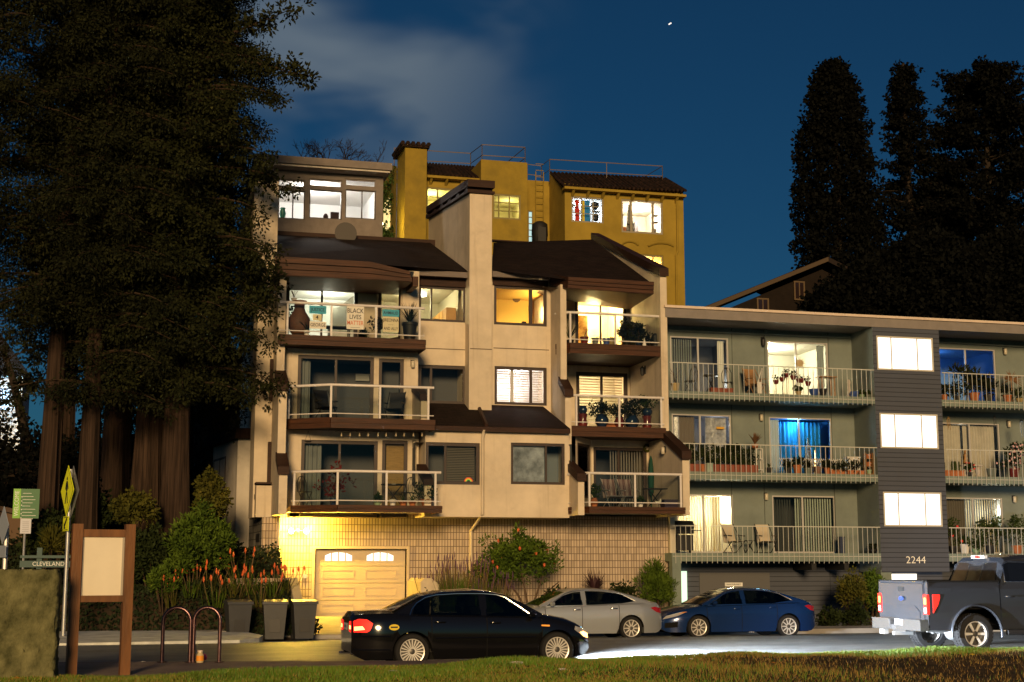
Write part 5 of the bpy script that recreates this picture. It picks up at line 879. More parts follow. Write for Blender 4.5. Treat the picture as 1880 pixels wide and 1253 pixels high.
# shrubs
def bush(name, label, cat, box, Y, fm, leaf, n, per, dep=.8, up=.2, jit=.6, cr=(.14, .3), stems=5, group=None, flower=None, ground=None):
    x0, y0, x1, y1 = box; a, b, c, d = rect(x0, y0, x1, y1, Y); cx, rx, rz = (a+b)/2, (b-a)/2, (d-c); g = ground if ground is not None else c
    t = thing(name, label, cat, (cx, Y, g), world=True, group=group); C = []; Rr = []; lobes = [(random.uniform(0, 2*PI), random.uniform(-.2, 1.2), random.uniform(.75, 1.15)) for _ in range(7)]
    for _ in range(n):
        th = random.uniform(0, 2*PI); u = random.uniform(0, 1)**.6; ph = random.uniform(-.3, 1)*PI/2; lb = random.choice(lobes); th = lb[0]+random.gauss(0, .5) if random.random() < .7 else th; ph = min(PI/2, max(-.4, lb[1]+random.gauss(0, .35))) if random.random() < .7 else ph; s = (.45+.55*random.random())*lb[2]
        C.append((cx+rx*s*math.cos(th)*math.cos(ph)*random.uniform(.85, 1.08), Y+dep*s*math.sin(th)*math.cos(ph), c+rz*(.42+.56*s*math.sin(ph)))); Rr.append(random.uniform(*cr))
    P, D = clumps(C, Rr, per); D[:, 2] += up; leafy('foliage', P, D, leaf[0], leaf[1], fm, t, jit)
    m = MB()
    for k in range(stems): q = C[random.randrange(n)]; m.tube([(cx+random.gauss(0, .08), Y+random.gauss(0, .08), g-.1), ((cx+q[0])/2, (Y+q[1])/2, (g+q[2])/2-.05), q], [.035, .025, .01], 5)
    part('stems', m, M_twig, t)
    if flower:
        fmname, cnt, r = flower; m = MB()
        for _ in range(cnt):
            q = random.choice(C); ang = random.uniform(PI, 2*PI); m.lathe([(.1*r, -r), (r*.6, -r*.5), (r*.65, r*.6), (.1*r, r)], (q[0]+rx*.12*math.cos(ang), q[1]-random.uniform(.1, .3), q[2]+random.uniform(-.1, .12)), 6)
        part('flowers', m, fmname, t)
    return t
bush('shrub', 'big bright green shrub at the foot of the thick redwood', 'shrub', (300, 935, 428, 1085), 43.6, F_green, (.16, .03), 170, 60, .9, .5, .5, (.15, .35), ground=.4)
bush('shrub', 'dark green shrub left of the bright green one behind the notice board', 'shrub', (228, 975, 330, 1090), 44.2, F_dark, (.15, .035), 110, 50, .8, cr=(.15, .35), ground=.6)
bush('small_tree', 'small layered tree with drooping leaves beside the grey side bay', 'tree', (352, 872, 420, 965), 46.0, F_gold, (.13, .05), 70, 40, .7, -.3, ground=1.5, cr=(.12, .3)); bush('shrub', 'olive leaved shrub between two redwood trunks', 'shrub', (206, 908, 292, 965), 44.6, F_gold, (.13, .045), 60, 40, .7, ground=1.4)
bush('shrub', 'wiry green shrub in front of the bright green one', 'shrub', (276, 1040, 330, 1095), 42.9, F_green, (.13, .025), 40, 40, .4, .6, ground=.1, cr=(.1, .2)); bush('shrub', 'dark shrub below the green welcome sign', 'shrub', (40, 945, 130, 1030), 44.6, F_dark, (.14, .05), 80, 40, .7, ground=1.)
bush('shrub', 'spiky pale shrub right of the welcome sign post', 'shrub', (78, 985, 116, 1020), 43.8, F_gold, (.35, .02), 14, 40, .3, .9, .35, (.1, .2), ground=1); bush('shrub', 'glossy dark shrub between the yellow sign and the straight redwood', 'shrub', (120, 880, 210, 1010), 46.6, F_dark, (.13, .06), 110, 36, .9, ground=1.5)
bush('shrub', 'dark shrub under the side bay of the tan building', 'shrub', (385, 985, 450, 1070), 45.4, F_dark, (.13, .04), 60, 40, .5, ground=.8)
bt_ = bush('bottlebrush_tree', 'small round tree dotted with orange red flowers before the block wall', 'tree', (866, 976, 1050, 1092), 45.6, F_green, (.14, .028), 150, 55, .8, .3, .6, (.14, .3), 0, None, (mat('orange red flowers', (.55, .10, .03), .7, var=.3, scale=4), 15, .065), ground=-.1)
m = MB(); p = at(972, 1130, 45.6)
for dx, dz in ((-.7, 1.5), (-.25, 1.7), (.35, 1.6), (.8, 1.4)): m.tube([(p.x, 45.6, -.2), (p.x+dx*.15, 45.6, .45), (p.x+dx*.6, 45.5, 1.), (p.x+dx*1.2, 45.5, dz)], [.06, .05, .035, .015], 7)
part('trunk', m, mat('pale brown trunk', (.09, .06, .04), .9, var=.3), bt_, 60)
def blades(name, label, cat, px, py, Y, h, n, fm, w=.02, spread=.6, base=None, group=None, droop=.3, flower=None, r0=.15):
    p = at(px, py, Y); z = base if base is not None else p.z; t = thing(name, label, cat, (p.x, Y, z), group=group, world=True); V = []; F = []; fl = MB(); st = MB()
    for i in range(n):
        a = random.uniform(0, 2*PI); s = random.uniform(.2, 1)*spread; L = h*random.uniform(.65, 1.1); d = Vector((math.cos(a), math.sin(a), 0)); o = Vector((p.x, Y, z))+d*random.uniform(0, r0); sd = Vector((-d.y, d.x, 0))*w
        pts = [o+d*(s*L*t_)+Vector((0, 0, L*(t_*math.sqrt(max(.05, 1-s*s))-droop*s*t_*t_))) for t_ in (0, .35, .7, 1)]; k = len(V)
        for j, q in enumerate(pts): ww = sd*(1, .9, .55, .08)[j]; V += [q-ww, q+ww]
        for j in range(3): F.append((k+2*j, k+2*j+1, k+2*j+3, k+2*j+2))
        if flower and i % flower[1] == 0:
            q = pts[3]; q = Vector((q.x, q.y, z+h*random.uniform(.85, 1.15))); st.tube([o, (o+q)/2, q], .009, 4); fl.lathe([(.008, -.02), (flower[2]*.55, 0), (flower[2], flower[3]*.25), (flower[2]*.5, flower[3]*.8), (.005, flower[3])], (q.x, q.y, q.z), 6)
    me = mesh_np('leaves', np.array([tuple(v) for v in V])-np.array(BASE[t.name]), np.array(F)); finish(me, fm); link(bpy.data.objects.new('leaves', me), t)
    if flower: part('stalks', st, mat('dry stalk', (.15, .10, .05), .8), t); part('flowers', fl, flower[0], t)
    return t
M_poker = mat('orange poker flower', (.62, .11, .02), .7, var=.25, scale=6)
for i, (px, py, lab) in enumerate(((318, 1096, 'orange poker plant nearest the bicycle racks'), (350, 1088, 'orange poker plant with tall stalks in front of the bright green shrub'), (378, 1098, 'orange poker plant with bent stalks low by the pavement'), (398, 1080, 'orange poker plant behind the first dustbin'), (425, 1090, 'orange poker plant under the corner of the side bay'), (448, 1078, 'orange poker plant with the highest flower heads by the grey blocks'), (478, 1094, 'bushy orange poker plant over the second dustbin'), (502, 1088, 'orange poker plant beside the sloping driveway wall'), (522, 1098, 'small orange poker plant at the end of the planter wall'))):
    blades('poker_plant', lab, 'flowering plant', px, py, 43.0+.3*(i % 3), random.uniform(.65, .9) if i != 5 else 1.15, 60, F_green if i % 2 else F_gold, .014, .7, base=hz(at(px, py, 43.3).x, 43.0+.3*(i % 3))-.05, group='orange poker plants on the bank', flower=(M_poker, 9, .034, .15), r0=.45)
for px, lab in ((800, 'lavender clump left of the small flowering tree'), (836, 'tall lavender clump in the middle of the bed'), (872, 'lavender clump leaning on the small flowering tree'), (905, 'short lavender clump right of the others')): blades('lavender', lab, 'flowering plant', px, 1098, 45.4+random.uniform(-.3, .4), {800: 1.5, 836: 2.0, 872: 1.9, 905: 1.45}[px], 330, F_green, .013, .42, base=-.1, group='lavender along the block wall', flower=(mat('purple lavender flower', (.10, .05, .10), .8, var=.3), 8, .018, .2), r0=.35)
blades('cordyline', 'dark red spiky plant in front of the block wall', 'plant', 1092, 1086, 45.6, .8, 90, mat('dark maroon blade', (.045, .018, .022), .5), .028, .95, droop=.25, r0=.08)
q = at(1092, 1086, 45.6); part('stem', MB().tube([(q.x, 45.6, -.3), (q.x+.03, 45.6, .4), (q.x, 45.6, q.z+.03)], [.07, .06, .05], 8), M_twig, COL.objects['cordyline'], 60)
bush('bamboo_shrub', 'feathery green shrub at the right end of the block wall', 'shrub', (1172, 1036, 1240, 1125), 46.0, F_green, (.2, .018), 70, 60, .4, .9, .35, (.12, .24), ground=-.1); bush('shrub', 'low dark shrub left of the feathery green one', 'shrub', (1105, 1078, 1180, 1125), 45.6, F_dark, (.1, .04), 40, 40, .4, ground=-.1); bush('shrub', 'purple flowering low shrub behind the silver car', 'shrub', (1000, 1085, 1040, 1120), 45.2, F_dark, (.1, .04), 26, 36, .3, ground=-.1, flower=(mat('purple flowers', (.2, .06, .2), .7), 14, .05))
bush('shrub', 'golden green shrub against the dark grey siding', 'shrub', (1536, 1052, 1590, 1130), 46.0, F_gold, (.13, .03), 50, 44, .4, .4, ground=-.1); bush('shrub', 'green shrub behind the tailgate of the pickup', 'shrub', (1580, 1048, 1625, 1130), 46.1, F_green, (.13, .03), 45, 44, .4, .4, ground=-.1)
for i, (a, b, lab) in enumerate(((1500, 1545, 'low dark hedge plant right of the blue car'), (1545, 1590, 'low dark hedge plant left of the pickup tailgate'), (1240, 1290, 'low dark hedge plant behind the nose of the blue car'))): bush('shrub', lab, 'shrub', (a, 1108, b, 1160), 44.6, F_dark, (.1, .04), 34, 36, .35, ground=-.1, cr=(.1, .22))
bush('shrub', 'low shrub between the garage driveway and the lavender', 'shrub', (770, 1085, 800, 1120), 45.4, F_dark, (.1, .035), 20, 36, .3, ground=-.05); bush('shrub', 'small bush beside the last dustbin at the driveway edge', 'shrub', (566, 1140, 584, 1172), 42.6, F_dark, (.09, .03), 16, 30, .2, ground=-.1, cr=(.06, .14))
# ivy and litter of leaves over the bank
n = 42000; x = RNG.uniform(-9, 4.9, n); y = RNG.uniform(42.0, 50, n); z = hill(x, y)-.34+RNG.uniform(0, .22, n)*(1+np.sin(x*2.1)*np.sin(y*1.7)); z = np.maximum(z, 0); P = np.stack([x, y, z], 1); V, Fq = leaf_quads(P, np.tile([0, -.3, .8], (n, 1)), .11, .05, .7)
me = mesh_np('ground_cover', V, Fq); finish(me, foliage('ground cover leaves', (.008, .013, .006), (.028, .04, .018), (.07, .085, .05))); g = link(bpy.data.objects.new('ground_cover', me)); tag(g, 'glossy ivy and low growth covering the bank under the redwoods', 'ground cover', kind='stuff')
n = 40000; x = RNG.uniform(-16, 4.2, n); y = RNG.uniform(50, 72, n); z = hill(x, y)-.3+RNG.uniform(0, 1., n)*(1+np.sin(x*1.1)*np.sin(y*.9)); V, Fq = leaf_quads(np.stack([x, y, z], 1), np.tile([0, -.3, .6], (n, 1)), .2, .09, .8); me = mesh_np('undergrowth', V, Fq); finish(me, F_far); g = link(bpy.data.objects.new('undergrowth', me)); tag(g, 'dark undergrowth on the slope far behind the redwoods', 'undergrowth', kind='stuff')
n = 60000; x = RNG.uniform(29, 64, n); y = RNG.uniform(59, 84, n); z = hill(x, y)-.3+RNG.uniform(0, 1.6, n)*(1+np.sin(x*.9)*np.sin(y*.8)); V, Fq = leaf_quads(np.stack([x, y, z], 1), np.tile([0, -.3, .6], (n, 1)), .3, .12, .8); me = mesh_np('undergrowth', V, Fq); finish(me, F_far); g = link(bpy.data.objects.new('undergrowth', me)); tag(g, 'black brush on the hillside below the far right trees', 'undergrowth', kind='stuff')
# planter walls beside the driveway
a0 = at(529, 1061, 44.4); a1 = at(560, 1106, 42.7); m = MB(); m.prism([(44.6, -.2), (44.6, a0.z), (44.2, a0.z), (42.6, a1.z), (42.6, -.2)], 'x', a0.x, a0.x+.26); pw = thing('planter_wall', 'pale sloping wall left of the driveway with blockwork behind the poker plants', 'wall', (a0.x, 43.6, -.2), world=True); part('cheek_wall', m, mat('cream painted wall', (.5, .42, .3), .8, var=.1), pw); b0 = at(455, 1062, 44.2); m = MB().box(b0.x-.6, a0.x, 44.2, 44.4, -.2, b0.z); part('block_wall', m, M_tile, pw)
b0 = at(770, 1062, 45.4); b1 = at(804, 1062, 45.4); m = MB().prism([(b0.x, -.2), (b0.x, b0.z-.12), (b0.x+.12, b0.z), (b1.x-.25, b0.z), (b1.x, b0.z-.2), (b1.x, -.2)], 'y', 45.2, 47.4); solo('planter_wall', m, mat('cream painted wall', (.5, .42, .3), .8), 'short cream wall right of the driveway in front of the lavender', 'wall')
# ================= vehicles
def paint(name, col, metal=.0, rough=.3):
    m = mat(name, col, rough, metal, coat=.5); return m
M_tint = glass('car window glass', (.42, .47, .46), .07); M_tintdk = mat('dark car glass', (.006, .007, .009), .06, coat=.5)
M_seat = mat('dark seat cloth', (.025, .024, .024), .8); M_well = mat('wheel well black', (.006, .006, .006), .9)
M_rim = mat('silver alloy', (.72, .70, .66), .35, metal=.35); M_lamp_red = emit('lit red lamp', (1, .02, .012), 1.2); M_red = mat('red lamp plastic', (.35, .01, .01), .15, coat=1)
def wheel(parent, x, y, z, Rt, Rr, wd, spokes, side, style='thin', tread=False):
    t = MB(); h = wd/2; t.lathe([(Rr*.98, -h*.8), (Rr*1.06, -h), (Rt*.93, -h*.98), (Rt, -h*.72), (Rt, h*.72), (Rt*.93, h*.98), (Rr*1.06, h), (Rr*.98, h*.8)], (0, 0, 0), 40, 'y', cap=False)
    if tread:
        for k in range(36):
            a = 2*PI*k/36
            for yy in (-h*.75, 0.0, h*.4):
                c, s = math.cos(a), math.sin(a); n = len(t.v)
                for dr in (Rt*.99, Rt*1.025):
                    for da, dy in ((-.05, 0), (.05, 0), (.05, h*.4), (-.05, h*.4)): t.v.append((dr*math.cos(a+da), yy+dy, dr*math.sin(a+da)))
                for f in ((4, 5, 6, 7), (0, 1, 5, 4), (1, 2, 6, 5), (2, 3, 7, 6), (3, 0, 4, 7)): t.f.append(tuple(n+i for i in f)); t.m.append(0)
    o = part('wheel', t, M_rubber, parent, 40); o.location = (x, y, z); yo = side*h*.72
    r = MB(); r.lathe([(Rr*.97, -side*h*.5), (Rr, yo*.9), (Rr*.97, yo*1.16), (Rr*.90, yo*1.1), (Rr*.87, yo*.5)], (0, 0, 0), 36, 'y', cap=False)
    for k in range(spokes):
        a = 2*PI*k/spokes; wa = (.028 if style == 'thin' else .05)*.32/Rr*1.0; pts = []
        iw, ow = (.022, .030) if style == 'thin' else (.045, .03) if style == 'taper' else (.05, .075)
        c, s = math.cos(a), math.sin(a); n = len(r.v)
        for rad, w, dy in ((Rr*.16, iw, yo*.92), (Rr*.92, ow, yo*1.02)):
            w *= Rr/.33
            for q, yy in ((-w/2, dy), (w/2, dy), (w/2, dy-side*.03), (-w/2, dy-side*.03)): r.v.append((rad*c-q*s, yy, rad*s+q*c))
        for f in ((0, 4, 5, 1), (1, 5, 6, 2), (2, 6, 7, 3), (3, 7, 4, 0)): r.f.append(tuple(n+i for i in f)); r.m.append(0)
    rm = part('rim', r, M_rim, o, 35); hb = MB(); hb.lathe([(Rr*.23, yo*.8), (Rr*.22, yo*.98), (Rr*.1, yo*1.06), (.005, yo*1.06)], (0, 0, 0), 20, 'y'); hb.lathe([(Rr*.86, yo*.25), (Rr*.86, yo*.2)], (0, 0, 0), 30, 'y'); part('hub', hb, mat('dark alloy', (.09, .085, .08), .4, metal=.6), o, 40); return o
def sedan(name, label, loc, rz, sp, pm, cat='car'):
    c = thing(name, label, cat, loc, rz); W = sp['w']/2; ax, bx = sp['ends']; wx = sp['wheels']; Rw = sp['R']; ra = Rw*1.13; bot = sp.get('bot', .2)
    seams = sp['seams']; xs = sorted(set([round(v, 4) for v in list(np.linspace(ax, bx, 64))+[w+ra*math.cos(t) for w in wx for t in np.linspace(0, PI, 15)]+[s+d for s in seams for d in (-.008, .008)]]))
    xs = [x for i, x in enumerate(xs) if i == 0 or x-xs[i-1] > .003]
    deck = lambda x: float(np.interp(x, [p[0] for p in sp['deck']], [p[1] for p in sp['deck']])); edge = lambda x: float(np.interp(x, [p[0] for p in sp['edge']], [p[1] for p in sp['edge']]))
    def wpl(x):
        d = min(x-ax, bx-x); f, k = sp.get('round', (.72, .55)); return W*(f+(1-f)*math.sin(PI/2*min(1, d/k))**.75)
    def low(x):
        z = bot; d = min(x-ax, bx-x); z += .12*max(0, 1-d/.25)**2
        for w in wx:
            if abs(x-w) < ra: z = max(z, Rw+math.sqrt(ra*ra-(x-w)**2))
        return z
    def rows(x):
        w, zl, ze, zd = wpl(x), low(x), edge(x), deck(x); h0 = bot+.02
        zz = lambda f: max(zl+.002*f, h0+(ze-h0)*f)
        return [(w*.80, zl), (w*.965, zl), (w*.985, zz(.25)), (w*1.0, zz(.50)), (w*.998, zz(.70)), (w*.978, zz(.88)), (w*.94, ze), (w*.86, ze+(zd-ze)*.55), (w*.55, ze+(zd-ze)*.92), (0, zd)]
    side = lambda x, z: float(np.interp(z, [r[1]+i*1e-5 for i, r in enumerate(rows(x)[1:7])], [r[0] for r in rows(x)[1:7]]))
    bm = MB(); drs = [MB() for _ in range(2*(len(seams)-1))]; gap = MB(); n = len(rows(0)); grid = {}
    for s in (1, -1):
        for i in range(len(xs)-1):
            xm = (xs[i]+xs[i+1])/2; R0, R1 = rows(xs[i]), rows(xs[i+1])
            for k in range(n-1):
                q = [(xs[i], s*R0[k][0], R0[k][1]), (xs[i+1], s*R1[k][0], R1[k][1]), (xs[i+1], s*R1[k+1][0], R1[k+1][1]), (xs[i], s*R0[k+1][0], R0[k+1][1])]
                if s < 0: q = q[::-1]
                tgt = bm
                if 1 <= k <= 5:
                    if any(abs(xm-e) < .009 for e in seams) : tgt = gap
                    else:
                        for d in range(len(seams)-1):
                            if seams[d] < xm < seams[d+1]: tgt = drs[d*2+(s > 0)]
                tgt.quad(*q)
    for x, rev in ((xs[0], 0), (xs[-1], 1)):
        r = rows(x); P = [(x, w, z) for w, z in r]+[(x, -w, z) for w, z in r[-2::-1]]; bm.quad(*(P if rev else P[::-1]))
    def weld(o):
        import bmesh
        b = bmesh.new(); b.from_mesh(o.data); bmesh.ops.remove_doubles(b, verts=b.verts, dist=1e-4); bmesh.ops.recalc_face_normals(b, faces=b.faces); b.to_mesh(o.data); b.free(); o.data.polygons.foreach_set('use_smooth', [True]*len(o.data.polygons)); o.data.set_sharp_from_angle(angle=R(32)); return o
    body = weld(part('body', bm, pm, c)); part('door_gap', gap, M_well, body)
    for d in range(len(seams)-1):
        for s in (0, 1):
            do = weld(part('door', drs[d*2+s], pm, c)); sg = 1 if s else -1; hx = seams[d+1]-.16 if sp['hand'] < 0 else seams[d]+.16
            if sp.get('handles', 1): hm = MB(); hy = sg*(side(hx, .78*edge(hx)+.1)); hm.tube([(hx-.1, hy+sg*.012, edge(hx)-.085), (hx-.08, hy+sg*.03, edge(hx)-.083), (hx+.08, hy+sg*.03, edge(hx)-.083), (hx+.1, hy+sg*.012, edge(hx)-.085)], .014, 6); part('handle', hm, sp.get('handle_mat', pm), do, 60)
    und = MB(); und.box(ax+.25, bx-.25, -W*.78, W*.78, bot-.02, .55); part('underbody', und, M_well, c)
    # cabin
    ca, cb = sp['cab']; zb = lambda x: deck(x); zro = sp['roof']; zmax = max(p[1] for p in zro); wb, wr = W*.90, W*sp.get('rw', .66)
    rf = lambda x: float(np.interp(x, [p[0] for p in zro], [p[1] for p in zro])); zbelt = sp['belt']
    sy = lambda z: wb+(wr-wb)*min(1, max(0, (z-zbelt)/(zmax-.06-zbelt)))
    cx = sorted(set(list(np.linspace(ca, cb, 40))+[sp['ws'][0], sp['rs'][1]])); top = MB(); fg = MB(); rg = MB()
    for s in (1, -1):
        for i in range(len(cx)-1):
            xm = (cx[i]+cx[i+1])/2; q = []
            sec = lambda x: [(sy(rf(x)-.075), rf(x)-.075), (sy(rf(x)-.03)*.975, rf(x)-.03), (sy(rf(x))*.86, rf(x)-.006), (0, rf(x)+.012)]
            A, B = sec(cx[i]), sec(cx[i+1])
            for k in range(3):
                f = [(cx[i], s*A[k][0], A[k][1]), (cx[i+1], s*B[k][0], B[k][1]), (cx[i+1], s*B[k+1][0], B[k+1][1]), (cx[i], s*A[k+1][0], A[k+1][1])]; f = f if s > 0 else f[::-1]
                tgt = top
                if k >= 2:
                    if xm > sp['ws'][0]+.02: tgt = fg
                    elif xm < sp['rs'][1]-.02: tgt = rg
                tgt.quad(*f)
    weld(part('roof', top, pm, c)); weld(part('windshield', fg, M_tintdk, c)); weld(part('rear_window', rg, M_tintdk, c))
    def sidepoly(poly, y=.0, t=.012, s=1):
        m = MB(); a = [(x, s*(sy(z)+y), z) for x, z in poly]; b = [(x, s*(sy(z)+y-t), z) for x, z in poly]; k = len(a)
        m.quad(*(a if s < 0 else a[::-1])); m.quad(*(b[::-1] if s < 0 else b))
        for i in range(k): m.quad(a[i], a[(i+1) % k], b[(i+1) % k], b[i])
        return m
    for s in (1, -1):
        for pl in sp['pillars']: part('pillar', sidepoly(pl, .001, .03, s), pm, c)
        for i, g in enumerate(sp['windows']):
            w = part('side_window', sidepoly(g, -.006, .006, s), M_tint if not sp.get('dark') else M_tintdk, c)
        if sp.get('trim'):
            m = MB(); m.tube([(x, s*(sy(z)+.004), z) for x, z in sp['trim']], .009, 5); part('window_trim', m, M_chrome, c, 60)
        mx, mz = sp['mirror']; m = MB(); m.lathe([(.03, -.05), (.07, -.03), (.08, .03), (.05, .07)], (mx, s*(W*.93+.13), mz), 10, 'x', 1.25, .85); m.box(mx-.03, mx+.02, s*(W*.93+.04)-.06, s*(W*.93+.04)+.06, mz-.05, mz-.02); part('wing_mirror', m, pm, c, 40)
    # inside
    for s in (1, -1):
        for x in sp['seats']:
            m = MB(); m.prism([(x, .35), (x+.5, .38), (x+.5, .5), (x+.12, .52), (x-.12, 1.12), (x-.26, 1.1)], 'y', s*.38-.24, s*.38+.24); m.box(x-.25, x-.13, s*.38-.12, s*.38+.12, 1.12, 1.28); part('seat', m, M_seat, c)
    m = MB(); m.box(ca+.3, cb-.3, -W*.86, W*.86, .3, .36); m.prism([(sp['seats'][0]+.85, .5), (cb-.1, .5), (cb-.15, zbelt), (sp['seats'][0]+.95, zbelt+.02)], 'y', -W*.84, W*.84); part('dashboard', m, M_seat, c)
    m = MB(); x = sp['seats'][0]+.72; m.lathe([(.16, -.012), (.19, -.012), (.19, .012), (.16, .012)], (x, .38*sp.get('drv', 1), zbelt-.02), 20, 'x'); part('steering_wheel', m, M_seat, c, 40)
    for w in wx:
        for s in (1, -1): wheel(c, w, s*(W-.12), Rw, Rw, sp['rim'], .22, sp['spokes'], s, sp.get('style', 'thin'))
        m = MB(); m.lathe([(ra*.99, -W*.96), (ra*.99, W*.96)], (w, 0, Rw), 24, 'y'); m.f = m.f[:-2]; m.m = m.m[:-2]
        m2 = MB(); m2.v = m.v; m2.f = [f for f in m.f if sum(m.v[i][2] for i in f)/len(f) > Rw+.02]; m2.m = [0]*len(m2.f); part('wheel_well', m2, M_well, c)
    # lamps as shells lying on the body
    def shell(pts, off=.006, s=1):
        m = MB(); lo, hi = min(p[0] for p in pts), max(p[0] for p in pts); cols = []
        for x in np.linspace(lo+.001, hi-.001, 14):
            zz = [z0+(z1-z0)*(x-x0)/(x1-x0) for (x0, z0), (x1, z1) in zip(pts, pts[1:]+pts[:1]) if x0 != x1 and min(x0, x1) <= x <= max(x0, x1)]
            cols.append([(x, s*(side(x, z)+off), z) for z in np.linspace(min(zz), max(zz), 5)])
        for A, B in zip(cols, cols[1:]):
            for k in range(4): q = (A[k], B[k], B[k+1], A[k+1]); m.quad(*(q if s < 0 else q[::-1]))
        return m
    return c, body, side, shell, wpl, edge, deck
# --- black sedan parked on the near side
BX = at(757, 1188, 26.3).x; bx2 = at(1025, 1186, 26.3).x; bz = .045
sp = dict(w=1.76, ends=(-2.46, 2.06), wheels=(-1.375, 1.375), R=.322, rim=.235, bot=.19, seams=(-1.02, .02, 1.08), hand=1, spokes=20, round=(.70, .62),
    deck=[(-2.46, .93), (-2.42, 1.03), (-2.05, 1.05), (-1.7, 1.06), (-1.2, 1.02), (.9, .98), (1.15, .985), (1.6, .90), (1.9, .78), (2.02, .66), (2.06, .58)], edge=[(-2.46, .86), (-2.3, .93), (-1.5, .945), (.9, .90), (1.3, .86), (1.8, .74), (1.98, .62), (2.06, .54)],
    cab=(-1.70, 1.12), roof=[(-1.70, 1.05), (-1.42, 1.19), (-1.1, 1.335), (-.75, 1.395), (-.2, 1.425), (.15, 1.40), (.4, 1.35), (.75, 1.19), (1.12, .985)], belt=.93, ws=(.42, .42), rs=(-.95, -.95), rw=.66,
    windows=[[(-1.40, .955), (-1.06, .945), (-1.0, 1.30), (-1.14, 1.25), (-1.30, 1.13)], [(-1.03, .945), (-.07, .925), (-.07, 1.345), (-.6, 1.345), (-.98, 1.31)], [(.03, .925), (.93, .915), (.62, 1.13), (.36, 1.29), (.22, 1.33), (.03, 1.345)]],
    pillars=[[(-.09, .90), (.05, .90), (.05, 1.37), (-.09, 1.37)], [(-1.76, .93), (-1.38, .94), (-1.31, 1.14), (-1.14, 1.26), (-1.0, 1.31), (-.9, 1.36), (-1.12, 1.28), (-1.45, 1.14)], [(.92, .90), (1.12, .93), (1.1, .98), (.75, 1.17), (.4, 1.33), (.3, 1.34), (.36, 1.29), (.62, 1.12)], [(-1.5, .89), (1.08, .86), (.95, .925), (-1.42, .96)]],
    trim=[(-1.42, .96), (-1.37, 1.08), (-1.27, 1.19), (-1.1, 1.285), (-.9, 1.33), (-.5, 1.352), (0, 1.35), (.25, 1.33), (.42, 1.28), (.66, 1.12), (.93, .93)], mirror=(.86, .98), seats=(.0, -.85), drv=1)
M_blkpaint = paint('black car paint', (.005, .005, .006), 0, .12)
bmw, body, side, shell, wpl, edge, deck = sedan('parked_car', 'black four door sedan with lit red tail lamps parked by the near kerb', ((BX+bx2)/2+.0, 26.3+.88, bz), 0, sp, M_blkpaint)
M_tail = emit('lit tail lamp', (1, .022, .012), 1.3); M_tailin = emit('bright inner tail lamp', (1, .30, .10), 5)
for s in (1, -1):
    m = shell([(-2.43, .67), (-2.43, .87), (-2.34, .91), (-2.2, .90), (-2.1, .83), (-2.14, .71), (-2.2, .67)], .008, s); x = -2.468; m.quad((x, s*.36, .68), (x, s*.38, .86), (x, s*wpl(-2.46)*.99, .87), (x, s*wpl(-2.46)*.99, .66)); tl = part('tail_light', m, M_tail, bmw)
    m = MB(); m.quad((x-.004, s*.42, .72), (x-.004, s*.42, .79), (x-.004, s*.60, .79), (x-.004, s*.60, .72)); m2 = shell([(-2.42, .70), (-2.42, .77), (-2.28, .78), (-2.24, .72)], .015, s); k0 = len(m.v); m.v += m2.v; m.f += [tuple(k0+i for i in f) for f in m2.f]; m.m += m2.m; part('lamp_bulb', m, M_tailin, tl)
    m = shell([(2.03, .50), (2.03, .60), (1.93, .69), (1.74, .75), (1.72, .68), (1.9, .56)], .008, s); hl = part('headlight', m, mat('headlight glass', (.35, .35, .36), .1, coat=1), bmw); m = shell([(2.04, .52), (2.04, .60), (1.93, .65), (1.84, .63), (1.93, .55)], .016, s); part('lamp_bulb', m, emit('warm headlamp glow', (1, .42, .12), 7), hl)
    part('side_marker', shell([(1.06, .755), (1.22, .745), (1.22, .775), (1.06, .78)], .01, s), emit('amber marker', (1, .32, .03), .7), bmw)
    part('sill_trim', MB().tube([(x, s*(side(x, .56)+.006), .56) for x in np.linspace(-.95, .95, 12)], .012, 5), M_blkpaint, bmw, 60)
m = MB(); x = -2.472; m.box(x-.004, x, -.20, .20, .70, .82); pl = part('licence_plate', m, mat('white plate', (.62, .62, .64), .5), bmw); m = MB(); m.box(x-.008, x-.004, -.15, .15, .735, .785); part('plate_characters', m, mat('plate blue', (.2, .2, .3), .6), pl)
m = MB(); m.lathe([(.09, -.003), (.09, .003)], (-1.72, -side(-1.72, .76)-.004, .76), 18, 'y', 1.05, .6); bd = part('badge', m, mat('yellow oval sticker', (.75, .55, .02), .5), bmw); m = MB(); m.box(-1.785, -1.655, -side(-1.72, .76)-.010, -side(-1.72, .76)-.006, .748, .775); part('badge_bar', m, M_black, bd)
bump = MB(); 
for z, y in ((.60, .006), (.36, .0)): bump.tube([(x, -side(x, z)-y, z) for x in np.linspace(-2.43, -1.78, 8)], .012, 5)
part('bumper_strip', bump, M_blkpaint, bmw, 60); m = MB(); m.tube([(-2.52, .5, .24), (-2.2, .5, .25)], .03, 8); part('exhaust', m, M_chrome, bmw)
hx = bmw.location.x+2.14
for s in (-.55, .55): lamp('headlight_beam', (hx, bmw.location.y+s, bz+.60), 24000, (.84, .92, 1), .05, 'SPOT', (R(65), 0, -PI/2+R(15)), spot_size=R(96), spot_blend=1)
